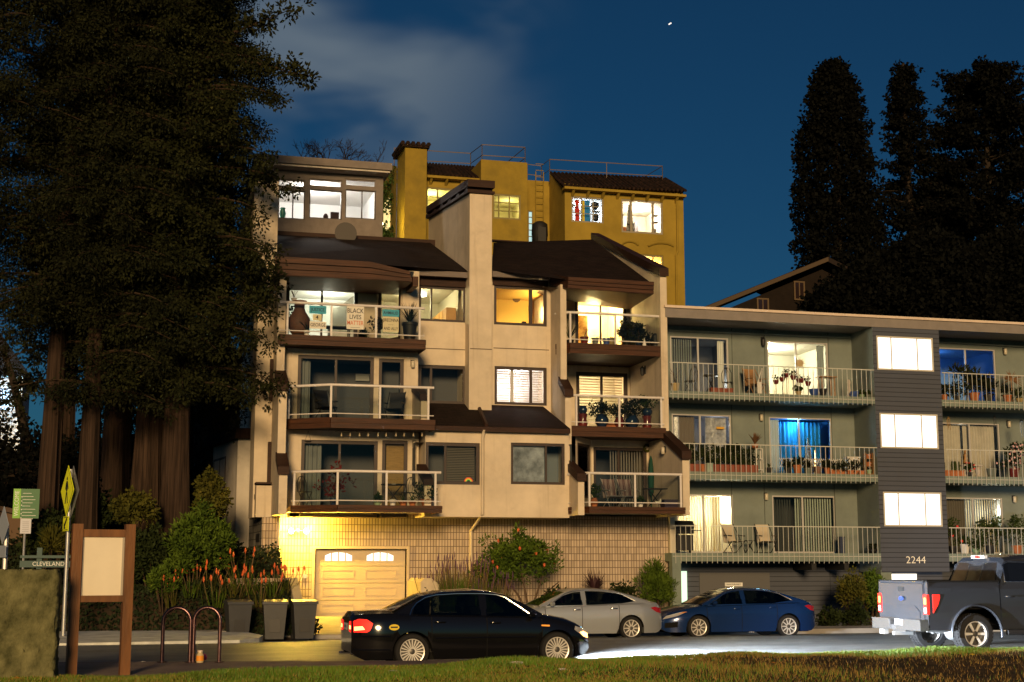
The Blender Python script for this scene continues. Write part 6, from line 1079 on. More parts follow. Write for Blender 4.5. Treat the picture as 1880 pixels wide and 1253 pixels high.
# --- silver sedan and blue sedan across the street, noses to the left
zs = -.17
M_silver = paint('silver car paint', (.42, .45, .48), .55, .3); M_navy = paint('blue car paint', (.008, .03, .12), .3, .22)
sp2 = dict(w=1.85, ends=(-2.36, 2.45), wheels=(-1.36, 1.44), R=.335, rim=.245, bot=.2, seams=(-1.0, .1, 1.18), hand=1, spokes=10, style='taper', round=(.70, .7),
    deck=[(-2.36, .88), (-2.28, 1.06), (-2.0, 1.1), (-1.5, 1.08), (.9, 1.0), (1.25, 1.0), (1.8, .92), (2.2, .80), (2.45, .62)], edge=[(-2.36, .8), (-2.2, .97), (-1.4, .99), (.9, .93), (1.3, .88), (1.9, .76), (2.3, .66), (2.45, .56)],
    cab=(-2.0, 1.32), roof=[(-2.0, 1.09), (-1.5, 1.25), (-1.0, 1.385), (-.5, 1.44), (-.1, 1.45), (.3, 1.41), (.55, 1.34), (.95, 1.17), (1.32, .99)], belt=.97, ws=(.5, .5), rs=(-.95, -.95), rw=.64,
    windows=[[(-1.5, 1.08), (-.98, 1.0), (-.05, .985), (-.05, 1.37), (-.7, 1.36), (-1.15, 1.27)], [(.05, .98), (1.1, .965), (.8, 1.14), (.5, 1.30), (.3, 1.36), (.05, 1.375)]],
    pillars=[[(-.07, .95), (.07, .95), (.07, 1.39), (-.07, 1.39)], [(-2.05, 1.0), (-.98, .96), (-.98, 1.01), (-1.52, 1.08), (-1.15, 1.28), (-.8, 1.36), (-1.05, 1.33), (-1.5, 1.2)], [(1.08, .94), (1.32, .97), (1.3, .99), (.95, 1.15), (.55, 1.32), (.42, 1.35), (.8, 1.13)], [(-1.3, .95), (1.15, .93), (1.1, .975), (-1.3, 1.0)]],
    trim=[(-1.53, 1.09), (-1.15, 1.285), (-.7, 1.375), (-.05, 1.39), (.3, 1.37), (.52, 1.31), (.82, 1.13), (1.12, .965)], mirror=(.98, 1.03), seats=(.05, -.85), drv=1, handle_mat=M_chrome)
swx = at(1160, 1150, 39.3).x
silver, body, side, shell, wpl, edge, deck = sedan('parked_car', 'silver sedan across the street partly hidden by the black sedan', (swx-1.36, 39.3+.925, zs), PI, sp2, M_silver)
for s in (1, -1): part('tail_light', shell([(-2.34, .74), (-2.34, .88), (-2.1, .93), (-1.95, .9), (-2.15, .78)], .008, s), M_red, silver); part('headlight', shell([(2.42, .56), (2.3, .66), (1.95, .75), (2.05, .66), (2.3, .57)], .008, s), mat('headlight glass', (.35, .35, .36), .1, coat=1), silver)
sp3 = dict(sp2); sp3.update(w=1.84, ends=(-2.32, 2.55), wheels=(-1.36, 1.46), seams=(-1.0, .12, 1.2), spokes=10, handle_mat=None); sp3.pop('handle_mat')
sp3['deck'] = [(-2.32, .9), (-2.22, 1.06), (-1.9, 1.09), (-1.4, 1.06), (.9, .99), (1.3, .99), (1.9, .90), (2.3, .78), (2.55, .6)]; sp3['edge'] = [(-2.32, .8), (-2.15, .96), (-1.4, .98), (.9, .92), (1.35, .87), (2., .74), (2.4, .64), (2.55, .54)]; sp3['dark'] = False
b1x, b2x = at(1285, 1148, 39.4).x, at(1448, 1146, 39.4).x
blue, body, side, shell, wpl, edge, deck = sedan('parked_car', 'dark blue sedan parked across the street in front of the grey building', ((b1x+b2x)/2+.05, 39.4+.92, zs), PI, sp3, M_navy)
for s in (1, -1):
    part('tail_light', shell([(-2.3, .76), (-2.3, .9), (-2.05, .95), (-1.9, .92), (-2.1, .8)], .008, s), M_red, blue); hl = part('headlight', shell([(2.5, .56), (2.4, .66), (2.0, .77), (1.82, .78), (2.1, .66)], .008, s), mat('headlight glass', (.35, .35, .36), .1, coat=1), blue)
    part('indicator', shell([(1.98, .73), (1.80, .775), (1.92, .775), (2.1, .71)], .014, s), mat('amber lamp plastic', (.6, .22, .02), .2, coat=1), hl); part('fog_grille', shell([(2.45, .32), (2.45, .46), (2.1, .5), (2.1, .34)], .004, s), M_well, blue)
# --- grey pickup, seen from behind on the right
M_truck = paint('grey pickup paint', (.05, .056, .07), .5, .25); tk = thing('pickup_truck', 'dark grey crew cab pickup with a blue oval badge on its tailgate', 'pickup truck', (at(1703, 1100, 28.0).x, 28.0, .03), world=False)
TW = 2.06
def side_prof(x0, x1, pts, y0, y1, m=None): m = m or MB(); return m
def arch(cx, r, n=12, z=.43): return [(cx+r*math.cos(t), z+r*math.sin(t)) for t in np.linspace(0, PI, n)]
ax_, fx_ = at(1792, 1164, 28.0).x-tk.location.x, None; fx_ = ax_+3.72; zb0, zrl = .52, 1.53; Rt = .425
# box sides: outer skin with wheel arch, bulging a little
def skin(poly, s, y, bulge=lambda z: .0): 
    m = MB(); P = [(x, y+s*bulge(z), z) for x, z in poly]; return m.quad(*(P if s < 0 else P[::-1]))
bed1 = 1.74
def bodyside(x0, x1, ztop, zbot, arc, s, y, nx=40):
    """side panel as a grid with a slight vertical curve"""
    m = MB(); xs = sorted(set(list(np.linspace(x0, x1, nx))+([arc[0]+arc[1]*math.cos(t) for t in np.linspace(0, PI, 17)] if arc else []))); xs = [x for x in xs if x0 <= x <= x1]
    lo = lambda x: max(zbot, .43+math.sqrt(max(0, arc[1]**2-(x-arc[0])**2))) if arc and abs(x-arc[0]) < arc[1] else zbot
    off = lambda z: .035*math.sin(PI*min(1, max(0, (z-zbot)/(ztop-zbot))))-.03*max(0, (z-ztop+.12)/.12)
    for a, b in zip(xs, xs[1:]):
        for k in range(8):
            za = [lo(v)+(ztop-lo(v))*k/8 for v in (a, b)]; zc = [lo(v)+(ztop-lo(v))*(k+1)/8 for v in (a, b)]
            q = [(a, y+s*off(za[0]), za[0]), (b, y+s*off(za[1]), za[1]), (b, y+s*off(zc[1]), zc[1]), (a, y+s*off(zc[0]), zc[0])]; m.quad(*(q if s < 0 else q[::-1]))
    return m
for s, y in ((-1, 0), (1, TW)):
    bs = part('bed_side', bodyside(0.02, bed1, zrl, zb0, (ax_, .60), s, y), M_truck, tk, 30)
    fl = MB(); pts = [(ax_+.61*math.cos(t), y+s*.05, .43+.61*math.sin(t)) for t in np.linspace(-.12, PI+.12, 18)]; fl.tube(pts, .035, 6); part('wheel_arch_lip', fl, M_truck, bs, 60)
    m = MB(); m.box(.0, bed1, min(y, y-s*.09)-.0, max(y, y-s*.09), zrl-.0, zrl+.035); part('bed_rail', m, M_well, bs)
m = MB(); m.box(.05, bed1, .08, TW-.08, .95, .99); m.box(.06, bed1, .1, .13, .99, zrl-.02); m.box(.06, bed1, TW-.13, TW-.1, .99, zrl-.02); m.box(bed1-.03, bed1, .1, TW-.1, .6, zrl-.02); part('bed_floor', m, M_well, tk)
m = MB(); m.box(.9, fx_+.9, .35, TW-.35, .5, .75); m.box(.1, ax_-.66, .05, TW-.05, .6, .9); part('chassis', m, M_well, tk)
# tailgate
tg = MB(); tg.box(-.01, .06, .13, TW-.13, .72, 1.50); tg.box(-.03, -.01, .15, TW-.15, 1.22, 1.49); tg.prism([(.3, .76), (TW-.3, .76), (TW-.3, .9), (TW-.52, 1.03), (.52, 1.03), (.3, .9)], 'x', -.028, -.012); tgo = part('tailgate', tg, M_truck, tk); tg = MB(); tg.tube([(.0, .12, 1.53), (0, TW-.12, 1.53)], .035, 8); part('tailgate_spoiler', tg, M_truck, tgo, 60)
m = MB(); m.lathe([(.105, -.012), (.11, 0), (.105, .006)], (-.04, TW/2, 1.17), 24, 'x', 1, .42); em = part('badge', m, mat('blue badge enamel', (.01, .05, .22), .25, coat=1), tgo, 40); m = MB(); m.lathe([(.122, -.006), (.122, .002)], (-.036, TW/2, 1.17), 24, 'x', 1, .45); part('badge_rim', m, M_chrome, em)
# the lathe's oval must lie wide, not tall
for o in (em,):
    for ob in (em, em.children[0]):
        for v in ob.data.vertices: dy, dz = v.co.y-TW/2, v.co.z-1.17; v.co.y, v.co.z = TW/2+dy*(1.0 if abs(dy) > 0 else 1), 1.17+dz
t = text('badge_lettering', 'Ford', .085, M_chrome, None, (0, 0, 0), ext=.003); t.parent = em; t.location = (-.056, TW/2, 1.17); t.rotation_euler = (PI/2, 0, -PI/2)
m = MB(); m.box(-.035, -.03, TW/2-.13, TW/2+.13, 1.33, 1.43); m.box(-.05, -.035, TW/2-.10, TW/2+.10, 1.36, 1.40); part('tailgate_handle', m, M_black, tgo)
for s, y in ((-1, 0), (1, TW)):
    m = MB(); q = .0; m.box(-.025, .05, min(y+.0, y-s*.125), max(y, y-s*.125), .76, 1.46) if 0 else None
    yy0, yy1 = (y-.012, y+.125) if s < 0 else (y-.125, y+.012)
    m.box(-.03, .1, yy0, yy1, .85, 1.27); sp_ = MB(); m.prism([(.1, .88), (.22, 1.05), (.27, 1.2), (.27, 1.27), (.1, 1.27)], 'y', y+(s*.045), y+(s*.03)); tl = part('tail_light', m, M_lamp_red, tk); m = MB(); m.box(-.038, -.03, yy0+.03, yy1-.03, 1.06, 1.2); part('lamp_bulb', m, emit('orange tail bulb', (1, .28, .05), 6), tl); m = MB(); m.box(-.036, -.03, yy0+.02, yy1-.02, .88, .99); part('reverse_lens', m, emit('pink white reverse lens', (1, .55, .6), 1.6), tl)
    part('body_corner', MB().box(-.0, .03, yy0+.005, yy1-.005, .62, .85), M_truck, tk); part('body_corner', MB().box(-.0, .03, yy0+.005, yy1-.005, 1.27, zrl), M_truck, tk)
# bumper, plate, hitch, axle
bp = MB(); bp.prism([(.55, .50), (TW/2-.36, .50), (TW/2-.30, .70), (.55, .70)], 'x', -.2, .0) if 0 else bp.box(-.2, .0, .0, TW/2-.28, .50, .72); bp.box(-.2, .0, TW/2+.28, TW, .50, .72); bp.box(-.12, .0, TW/2-.28, TW/2+.28, .46, .60); bp.box(-.22, 0, .0, TW/2-.3, .715, .735); bp.box(-.22, 0, TW/2+.3, TW, .715, .735)
bpo = part('bumper', bp, mat('chrome grey bumper', (.35, .36, .38), .25, metal=.9), tk); m = MB(); m.box(-.125, -.12, TW/2-.17, TW/2+.17, .60, .72); part('licence_plate', m, mat('white plate', (.62, .62, .64), .5), tk); m = MB(); m.box(-.26, .2, TW/2-.05, TW/2+.05, .38, .46); part('tow_hitch', m, M_steel, tk); part('exhaust_box', MB().box(-.2, -.1, TW/2+.5, TW/2+.72, .38, .49), M_steel, tk)
m = MB(); m.tube([(ax_, .15, .43), (ax_, TW-.15, .43)], .06, 10); m.blob((ax_, TW/2-.1, .43), .18, 8); m.tube([(ax_-.1, .45, .5), (.2, .42, .5)], .045, 8); m.box(ax_-.6, ax_+.7, .42, .5, .5, .58); m.box(ax_-.6, ax_+.7, TW-.5, TW-.42, .5, .58); m.tube([(ax_-.1, TW-.5, .38), (ax_-.45, TW-.55, .9)], .035, 8); m.tube([(ax_-.1, .5, .38), (ax_-.45, .55, .9)], .035, 8); part('rear_axle', m, M_steel, tk, 50)
for x in (ax_, fx_):
    for s, y in ((-1, .13), (1, TW-.13)): wheel(tk, x, y, .43, Rt, .275, .30, 6, s, 'wide', True)
    for s, y in ((-1, .05), (1, TW-.05)): m = MB(); m.box(x-.58, x+.58, min(y, y-s*.5), max(y, y-s*.5), .98, 1.0); part('wheel_well', m, M_well, tk)
# cab
cz = 2.10; cab0, cab1 = bed1+.02, bed1+2.55
for s, y in ((-1, 0), (1, TW)):
    part('door', bodyside(cab0, cab0+1.1, 1.50, zb0, None, s, y, 12), M_truck, tk, 30); part('door', bodyside(cab0+1.12, cab1-.1, 1.50, zb0, None, s, y, 12), M_truck, tk, 30); part('front_wing', bodyside(cab1-.08, fx_+.95, 1.35, zb0, (fx_, .6), s, y, 30), M_truck, tk, 30)
    for x in (cab0+.1, cab0+1.25): m = MB(); m.tube([(x, y+s*.05, 1.22), (x+.03, y+s*.075, 1.22), (x+.2, y+s*.075, 1.22), (x+.23, y+s*.05, 1.22)], .018, 6); part('door_handle', m, M_truck, tk, 60)
    g = [(cab0+.14, 1.54), (cab0+1.04, 1.54), (cab0+1.04, 1.95), (cab0+.30, 1.97), (cab0+.17, 1.9)]; yi = lambda z: y-s*.16*(z-1.5)/.6
    for gg in (g, [(cab0+1.14, 1.54), (cab0+2.15, 1.54), (cab0+1.75, 1.93), (cab0+1.14, 1.95)]):
        m = MB(); P = [(x, yi(z)+s*.012, z) for x, z in gg]; m.quad(*(P if s < 0 else P[::-1])); w_ = part('side_window', m, M_tintdk, tk); m = MB(); m.tube(P+[P[0]], .014, 5); part('window_trim', m, M_chrome, w_, 60)
    m = MB(); m.box(cab0+2.05, cab0+2.2, min(y+s*.05, y+s*.3), max(y+s*.05, y+s*.3), 1.5, 1.75); part('wing_mirror', m, M_black, tk)
    m = MB(); m.tube([(cab0+.1, y+s*.06, .46), (cab1-.1, y+s*.06, .46)], .06, 8); part('running_board', m, M_black, tk)
# cab shell by cross sections
m = MB(); secs = [(cab0, 1.5, .05), (cab0+.16, 1.97, .14), (cab0+.26, 2.06, .17), (cab0+.8, 2.12, .18), (cab0+1.6, 2.10, .18), (cab0+2.0, 2.02, .16), (cab0+2.65, 1.5, .06)]
def sec_(x, zt, ins):
    i1 = .16*(zt-1.5)/.6; return [(x, 0.02, 1.48), (x, i1*.6, 1.5+(zt-1.5)*.6), (x, i1+.0, zt-.07), (x, i1+.12, zt), (x, TW/2, zt+.02), (x, TW-i1-.12, zt), (x, TW-i1, zt-.07), (x, TW-i1*.6, 1.5+(zt-1.5)*.6), (x, TW-.02, 1.48)]
for a, b in zip(secs, secs[1:]):
    A, B = sec_(*a), sec_(*b)
    for k in range(8): m.quad(A[k], B[k], B[k+1], A[k+1])
part('cab', m, M_truck, tk, 40)
m = MB(); P = [(cab0-.012, .16, 1.53), (cab0+.15, .27, 1.95), (cab0+.15, TW-.27, 1.95), (cab0-.012, TW-.16, 1.53)]; m.quad(*P[::-1]); rw = part('rear_window', m, M_tintdk, tk); m = MB()
for y in (TW/2-.28, TW/2+.28): m.tube([(cab0-.014, y, 1.55), (cab0+.14, y, 1.93)], .01, 5)
m.tube([(cab0+.12, TW/2-.28, 1.88), (cab0+.12, TW/2+.28, 1.88)], .01, 5); part('sliding_pane_frame', m, M_black, rw)
part('cab_back', MB().box(cab0, cab0+.05, .03, TW-.03, .55, 1.5), M_truck, tk)
m = MB(); m.box(cab0+.16, cab0+.24, TW/2-.26, TW/2+.26, 2.04, 2.11); hb = part('high_brake_light', m, mat('clear lamp plastic', (.5, .5, .5), .2), tk); part('lamp_bulb', MB().box(cab0+.15, cab0+.16, TW/2-.1, TW/2+.1, 2.05, 2.10), emit('lit red lamp', (1, .02, .012), 1.2), hb)
m = MB(); m.prism([(cab1, 1.35), (cab1, 1.5), (cab0+2.65, 1.5), (fx_+.6, 1.42), (fx_+.95, 1.3), (fx_+.98, .7), (fx_+.9, .6), (cab1, .6)], 'y', .06, TW-.06); part('bonnet', m, M_truck, tk, 30)
# ================= park edge and street furniture
M_post = mat('varnished timber', (.16, .062, .014), .45, var=.35, scale=2.5, stretch=(3, 3, .4), bump=.15)
p0, p1 = at(130, 1240, Z=.27), at(228, 1237, Z=.27); kv = (p1-p0); kv.z = 0; KWD = kv.length; kb = thing('notice_board', 'brown timber notice board with an empty pale panel by the lawn', 'notice board', p0, math.atan2(kv.y, kv.x))
zk = lambda py: at(130, py, Y=p0.y).z-p0.z
for x in (0, KWD): part('post', MB().box(x-.075, x+.075, -.075, .075, -.2, zk(962)), M_post, kb)
part('rail', MB().box(.075, KWD-.075, -.05, .05, zk(986), zk(972)), M_post, kb); part('rail', MB().box(.075, KWD-.075, -.05, .05, zk(1106), zk(1094)), M_post, kb)
part('panel', MB().box(.078, KWD-.078, -.015, .02, zk(1094), zk(986)), mat('cream blank panel', (.80, .72, .56), .35, var=.06, scale=1.5, coat=.4), kb)
part('panel_edge', MB().box(.078, .11, -.025, -.015, zk(1094), zk(986)).box(KWD-.11, KWD-.078, -.025, -.015, zk(1094), zk(986)), mat('dull acrylic edge', (.42, .38, .32), .3), kb)
# bicycle racks: two hoops
M_rack = mat('red lit scuffed steel', (.13, .075, .08), .28, metal=.9, var=.3, scale=8)  # reddish tint: the tail lamps' red light is put into the steel colour
q0, q1, q2, q3 = [at(px, 1216, Z=.26) for px in (297, 348, 352, 402)]
def hoop(a, b, label):
    t = thing('bicycle_rack', label, 'bicycle rack', a, group='bicycle racks on the near pavement'); w = b-a; h = at(325, 1116, Y=a.y).z-a.z; L = w.length; r = L/2; m = MB()
    pts = [Vector((0, 0, -.05)), Vector((0, 0, h-r-.1))]+[Vector((0, 0, h-r))+w*.5*(1-math.cos(t_))+Vector((0, 0, r*math.sin(t_))) for t_ in np.linspace(0.1, PI-.1, 14)]+[w+Vector((0, 0, h-r-.1)), w+Vector((0, 0, -.05))]
    m.tube(pts, .035, 10); part('hoop', m, M_rack, t, 60)
    for o in (Vector((0, 0, 0)), w): m = MB(); m.lathe([(.085, 0), (.085, .012), (.04, .016)], o, 14); part('base_plate', m, M_rack, t)
hoop(q0, q1, 'left steel hoop of the two bicycle racks, nearer the notice board'); hoop(q2+Vector((.02, 0, 0)), q3, 'right steel hoop of the two bicycle racks, nearer the black sedan')
# bottle and pink ball at the rack
b = at(367, 1217, Z=.255); t = thing('jar', 'small jar with an orange label standing at the foot of the racks', 'jar', b); m = MB().lathe([(.06, 0), (.065, .02), (.065, .13), (.045, .16), (.045, .19)], n=14); part('jar_body', m, mat('pale jar glass', (.5, .42, .25), .2), t, 50); part('label', MB().lathe([(.0665, .03), (.0665, .12)], n=14), mat('orange label', (.75, .28, .02), .6), t, 50); part('lid', MB().lathe([(.05, .185), (.05, .21), (.03, .215)], n=12), mat('pale lid', (.6, .5, .45), .5), t, 50)
b = at(374, 1214, Z=.255); m = MB().blob((b.x, b.y+.05, b.z+.062), .062, 10); solo('pink_ball', m, mat('pink plastic', (.6, .05, .16), .4), 'small pink ball lying beside the orange labelled jar', 'ball', smooth=60)
# rough pillar in the left corner
c0, c1 = at(-70, 1250, Z=.27), at(100, 1250, Z=.27); yP = c1.y; zt = at(50, 1046, Y=yP).z; n = 34; rows_ = 30; m = MB(); x0, x1 = c0.x-.5, c1.x; ring = []
def rough(x, y, z): return .022*math.sin(x*31+z*17)*math.sin(z*29+y*13)+.02*math.sin(x*57-z*41+2)*math.sin(y*47+z*63)+random.gauss(0, .007)
per = [(x0, yP)]+[(x0+(x1-x0)*i/n, yP) for i in range(1, n)]+[(x1-.03, yP), (x1, yP+.04)]+[(x1, yP+.04+.9*i/10) for i in range(1, 11)]+[(x0, yP+1)]; kk = len(per)
for j in range(rows_+1):
    z = .1+(zt-.1)*j/rows_
    for (x, y) in per:
        sh = .05*max(0, (j-rows_+2)/2); cx_, cy_ = (x0+x1)/2, yP+.5; f = 1-sh; r_ = rough(x, y, z); m.v.append((cx_+(x-cx_)*f+r_*(1 if x > cx_ else -1)*.6, cy_+(y-cy_)*f-r_, z+r_*.5))
for j in range(rows_):
    for i in range(kk): m.f.append((j*kk+i, j*kk+(i+1) % kk, (j+1)*kk+(i+1) % kk, (j+1)*kk+i)); m.m.append(0)
m.f.append(tuple(range(rows_*kk, (rows_+1)*kk))); m.m.append(0)
solo('stucco_pillar', m, mat('rough olive stucco', (.105, .11, .045), .95, var=.5, scale=3.5, bump=1, bscale=26, col2=(.2, .19, .09)), 'rough olive stucco pillar at the lower left corner of the photo', 'pillar', smooth=80)
# crossing sign on a post at the bulb-out
sp0 = at(116, 1168, Z=.125); sgn = thing('crossing_sign', 'yellow diamond pedestrian crossing sign on a steel post by the far kerb', 'road sign', sp0, R(-74)); zq = lambda py: at(118, py, Y=sp0.y).z-sp0.z
m = MB(); m.tube([(0, 0, -.05), (0, 0, zq(862))], .055, 10); part('post', m, M_steel, sgn, 60)
hd = (zq(855)-zq(948))/2; zc = (zq(855)+zq(948))/2; M_yg = mat('fluorescent yellow green', (.85, .92, .02), .45)
def diamond(mb, h, y0, y1, zc=zc): mb.prism([(-h, zc), (0, zc-h), (h, zc), (0, zc+h)], 'y', y0, y1); return mb
bd = part('sign_board', diamond(MB(), hd, -.075, -.06), M_yg, sgn); part('sign_border', diamond(MB(), hd*.94, -.079, -.0752), M_black, bd); part('sign_face', diamond(MB(), hd*.905, -.083, -.0792), M_yg, bd)
pm_ = MB(); s_ = hd/.75; F_ = lambda pts: pm_.prism([(x*s_, zc+z*s_) for x, z in pts], 'y', -.088, -.0835); pm_.lathe([(.055*s_, -.0885), (.055*s_, -.0835)], (0, 0, zc+.36*s_), 12, 'y')
F_([(-.07, .29), (.06, .29), (.09, .05), (.05, -.02), (-.06, -.02), (-.09, .08)]); F_([(-.06, -.03), (.02, -.03), (-.08, -.38), (-.16, -.38)]); F_([(.0, -.03), (.06, -.03), (.17, -.36), (.10, -.39)]); F_([(.05, .27), (.10, .24), (.19, .06), (.14, .03)]); F_([(-.07, .27), (-.12, .22), (-.18, .05), (-.13, .03)]); part('walking_figure', pm_, M_black, bd)
zb = (zq(948)+zq(976))/2; hb = (zq(948)-zq(976))/2*.96; b2 = part('arrow_plaque', MB().box(-.28, .28, -.075, -.06, zb-hb, zb+hb), M_yg, sgn); am = MB(); am.box(-.25, .25, -.079, -.0752, zb-hb*.88, zb-hb*.8); am.box(-.25, .25, -.079, -.0752, zb+hb*.8, zb+hb*.88); am.prism([(-.17, zb-.13), (-.17, zb+.04), (-.11, zb-.01), (.08, zb+.17), (.14, zb+.11), (-.05, zb-.07), (.0, zb-.13)], 'y', -.08, -.0755); part('arrow', am, M_black, b2)
part('back_sign', diamond(MB(), hd, .06, .07), M_steel, sgn)
# welcome sign
w0 = at(46, 1010, 43.5); ws = thing('welcome_sign', 'green welcome sign with white lines of rules on a thin post', 'sign', (w0.x, 43.5, hz(w0.x, 43.5)), world=True); a, b, c, d = rect(24, 898, 72, 952, 43.5); M_gs = mat('green sign', (.012, .12, .032), .5); M_ws = mat('white sign paint', (.7, .72, .7), .5)
bd = part('sign_board', MB().box(a, b, 43.5, 43.53, c, d), M_gs, ws); part('sign_stripe', MB().box(a, a+.2, 43.492, 43.499, c, d), mat('lime sign stripe', (.16, .42, .03), .5), bd); m = MB()
for k in range(9): z = d-.12-k*.09; m.box(a+.25, a+.25+random.uniform(.2, b-a-.3), 43.492, 43.499, z-.011, z)
for k in range(6): z = d-.21-k*.12; m.box(a+.22, a+.245, 43.492, 43.499, z-.03, z)
part('text_lines', m, M_ws, bd); t_ = text('lettering', 'WELCOME', .165, M_ws, ws, (a+.10, 43.49, (c+d)/2), rot=(PI/2, -PI/2, 0), sx=.9)
part('post', MB().tube([((a+b)/2, 43.56, hz(w0.x, 43.5)-.1), ((a+b)/2, 43.56, d)], .035, 8), M_steel, ws); a2, b2, c2, d2 = rect(37, 953, 57, 980, 43.5); part('notice_plate', MB().box(a2, b2, 43.5, 43.52, c2, d2), mat('pale notice', (.5, .52, .6), .5), ws)
m = MB()
for k in range(6): z = d2-.08-k*.055; m.box(a2+.06, b2-.06, 43.494, 43.499, z-.012, z)
part('notice_text', m, mat('grey notice print', (.25, .26, .3), .6), ws)
# street name board
a, b, c, d = rect(36, 1030, 110, 1042, 42.6); g0 = hz((a+b)/2, 42.6); cs = thing('street_name_sign', 'dark teal wooden sign reading Cleveland with a cross rail', 'sign', ((a+b)/2, 42.6, g0), world=True); M_teal = mat('dark teal timber', (.035, .08, .075), .6)
part('name_board', MB().box(a, b+.6, 42.6, 42.66, c, d), M_teal, cs); a3, b3, c3, d3 = rect(36, 1020, 110, 1025, 42.6); part('cross_rail', MB().box(a, b+.6, 42.6, 42.66, c3, d3), M_teal, cs); x = xr(72, 1030, 42.7); part('post', MB().box(x-.07, x+.07, 42.67, 42.78, g0-.2, at(72, 1006, Y=42.7).z), M_teal, cs); q = at(89, 1036, Y=42.6); text('lettering', 'CLEVELAND', .165, M_ws, cs, (q.x, 42.592, q.z), sx=.95)
# second post with a sign seen edge-on at the far left
e = at(8, 1050, 36); es = thing('road_sign', 'pale road sign seen almost edge on at the left border above the stucco pillar', 'road sign', (e.x, 36, .1), R(-70)); zq2 = lambda py: at(8, py, Y=36).z-.1
part('post', MB().tube([(0, 0, -.1), (0, 0, zq2(962))], .06, 8), M_steel, es); m = MB(); zc2 = (zq2(930)+zq2(1000))/2; h2 = (zq2(930)-zq2(1000))/2; m.prism([(-h2, zc2), (0, zc2-h2), (h2, zc2), (0, zc2+h2)], 'y', -.09, -.075); m.box(-.3, .3, -.09, -.075, zq2(1024), zq2(1002)); part('sign_board', m, mat('pale blue sign back', (.45, .52, .62), .4, metal=.3), es)
# hut roof behind the welcome sign
hq = at(20, 985, 47); m = MB(); m.prism([(hq.x-3, hz(hq.x, 47)-.3), (hq.x-3, at(0, 905, Y=47).z), (hq.x+.9, at(66, 955, Y=47).z), (hq.x+.9, hz(hq.x, 47)-.3)], 'y', 47, 49.5); hut = thing('park_hut', 'low brown hut with a sloping roof behind the welcome sign', 'hut', (hq.x, 47, hz(hq.x, 47)-.3), world=True); part('wall', m, mat('brown hut wall', (.13, .085, .055), .9), hut)
m = MB(); m.prism([(hq.x-3.1, at(0, 905, Y=47).z), (hq.x+1., at(68, 955, Y=47).z), (hq.x+1., at(68, 955, Y=47).z+.14), (hq.x-3.1, at(0, 905, Y=47).z+.14)], 'y', 46.8, 49.6); part('roof', m, mat('brown hut roof', (.09, .06, .045), .9), hut)
# dustbins at the driveway
M_bin = mat('dark grey bin plastic', (.04, .042, .047), .45, var=.1)
def dustbin(px, label, c):
    p = at(px, 1172, Z=-.15); t = thing('dustbin', label, 'dustbin', (p.x, 41.6, -.17), R(c), group='wheeled dustbins by the driveway'); m = MB()
    w0, w1, h = .25, .33, 1.02; lv = [(w0, .06), (w1, h)]; P = []
    for w, z in lv: P.append([(-w, -w*1.05, z), (w, -w*1.05, z), (w, w*1.05, z), (-w, w*1.05, z)])
    for k in range(4): m.quad(P[0][k], P[0][(k+1) % 4], P[1][(k+1) % 4], P[1][k])
    m.quad(*P[0][::-1]); part('body', m, M_bin, t); m = MB(); m.prism([(-.40, h), (.38, h+.02), (.40, h+.06), (.1, h+.13), (-.38, h+.07)], 'x', -.36, .36); part('lid', m, M_bin, t); m = MB(); m.box(-.15, .15, -.31, -.265, .25, .62); part('front_recess', m, mat('black bin panel', (.02, .02, .022), .5), t)
    m = MB(); m.tube([(-.3, .42, h-.02), (.3, .42, h-.02)], .02, 6); part('handle', m, M_bin, t)
    for s in (-1, 1): part('wheel', MB().lathe([(.1, -.03), (.1, .03)], (s*.26, .3, .1), 14, 'x'), M_rubber, t)
for px, l, c in ((428, 'grey wheeled dustbin on the left of the three, nearest the bulb-out', 6), (495, 'middle grey wheeled dustbin of the three', -3), (548, 'grey wheeled dustbin on the right of the three, nearest the garage', 2)): dustbin(px, l, c)
st = MB(); q = at(1230, 44, Y=900); st.tube([q-Vector((.9, 0, .6)), q+Vector((.9, 0, .6))], .45, 6); solo('star', st, emit('star light', (1, .95, .9), 1.2), 'tiny bright star high in the dark sky above the mustard building', 'star')
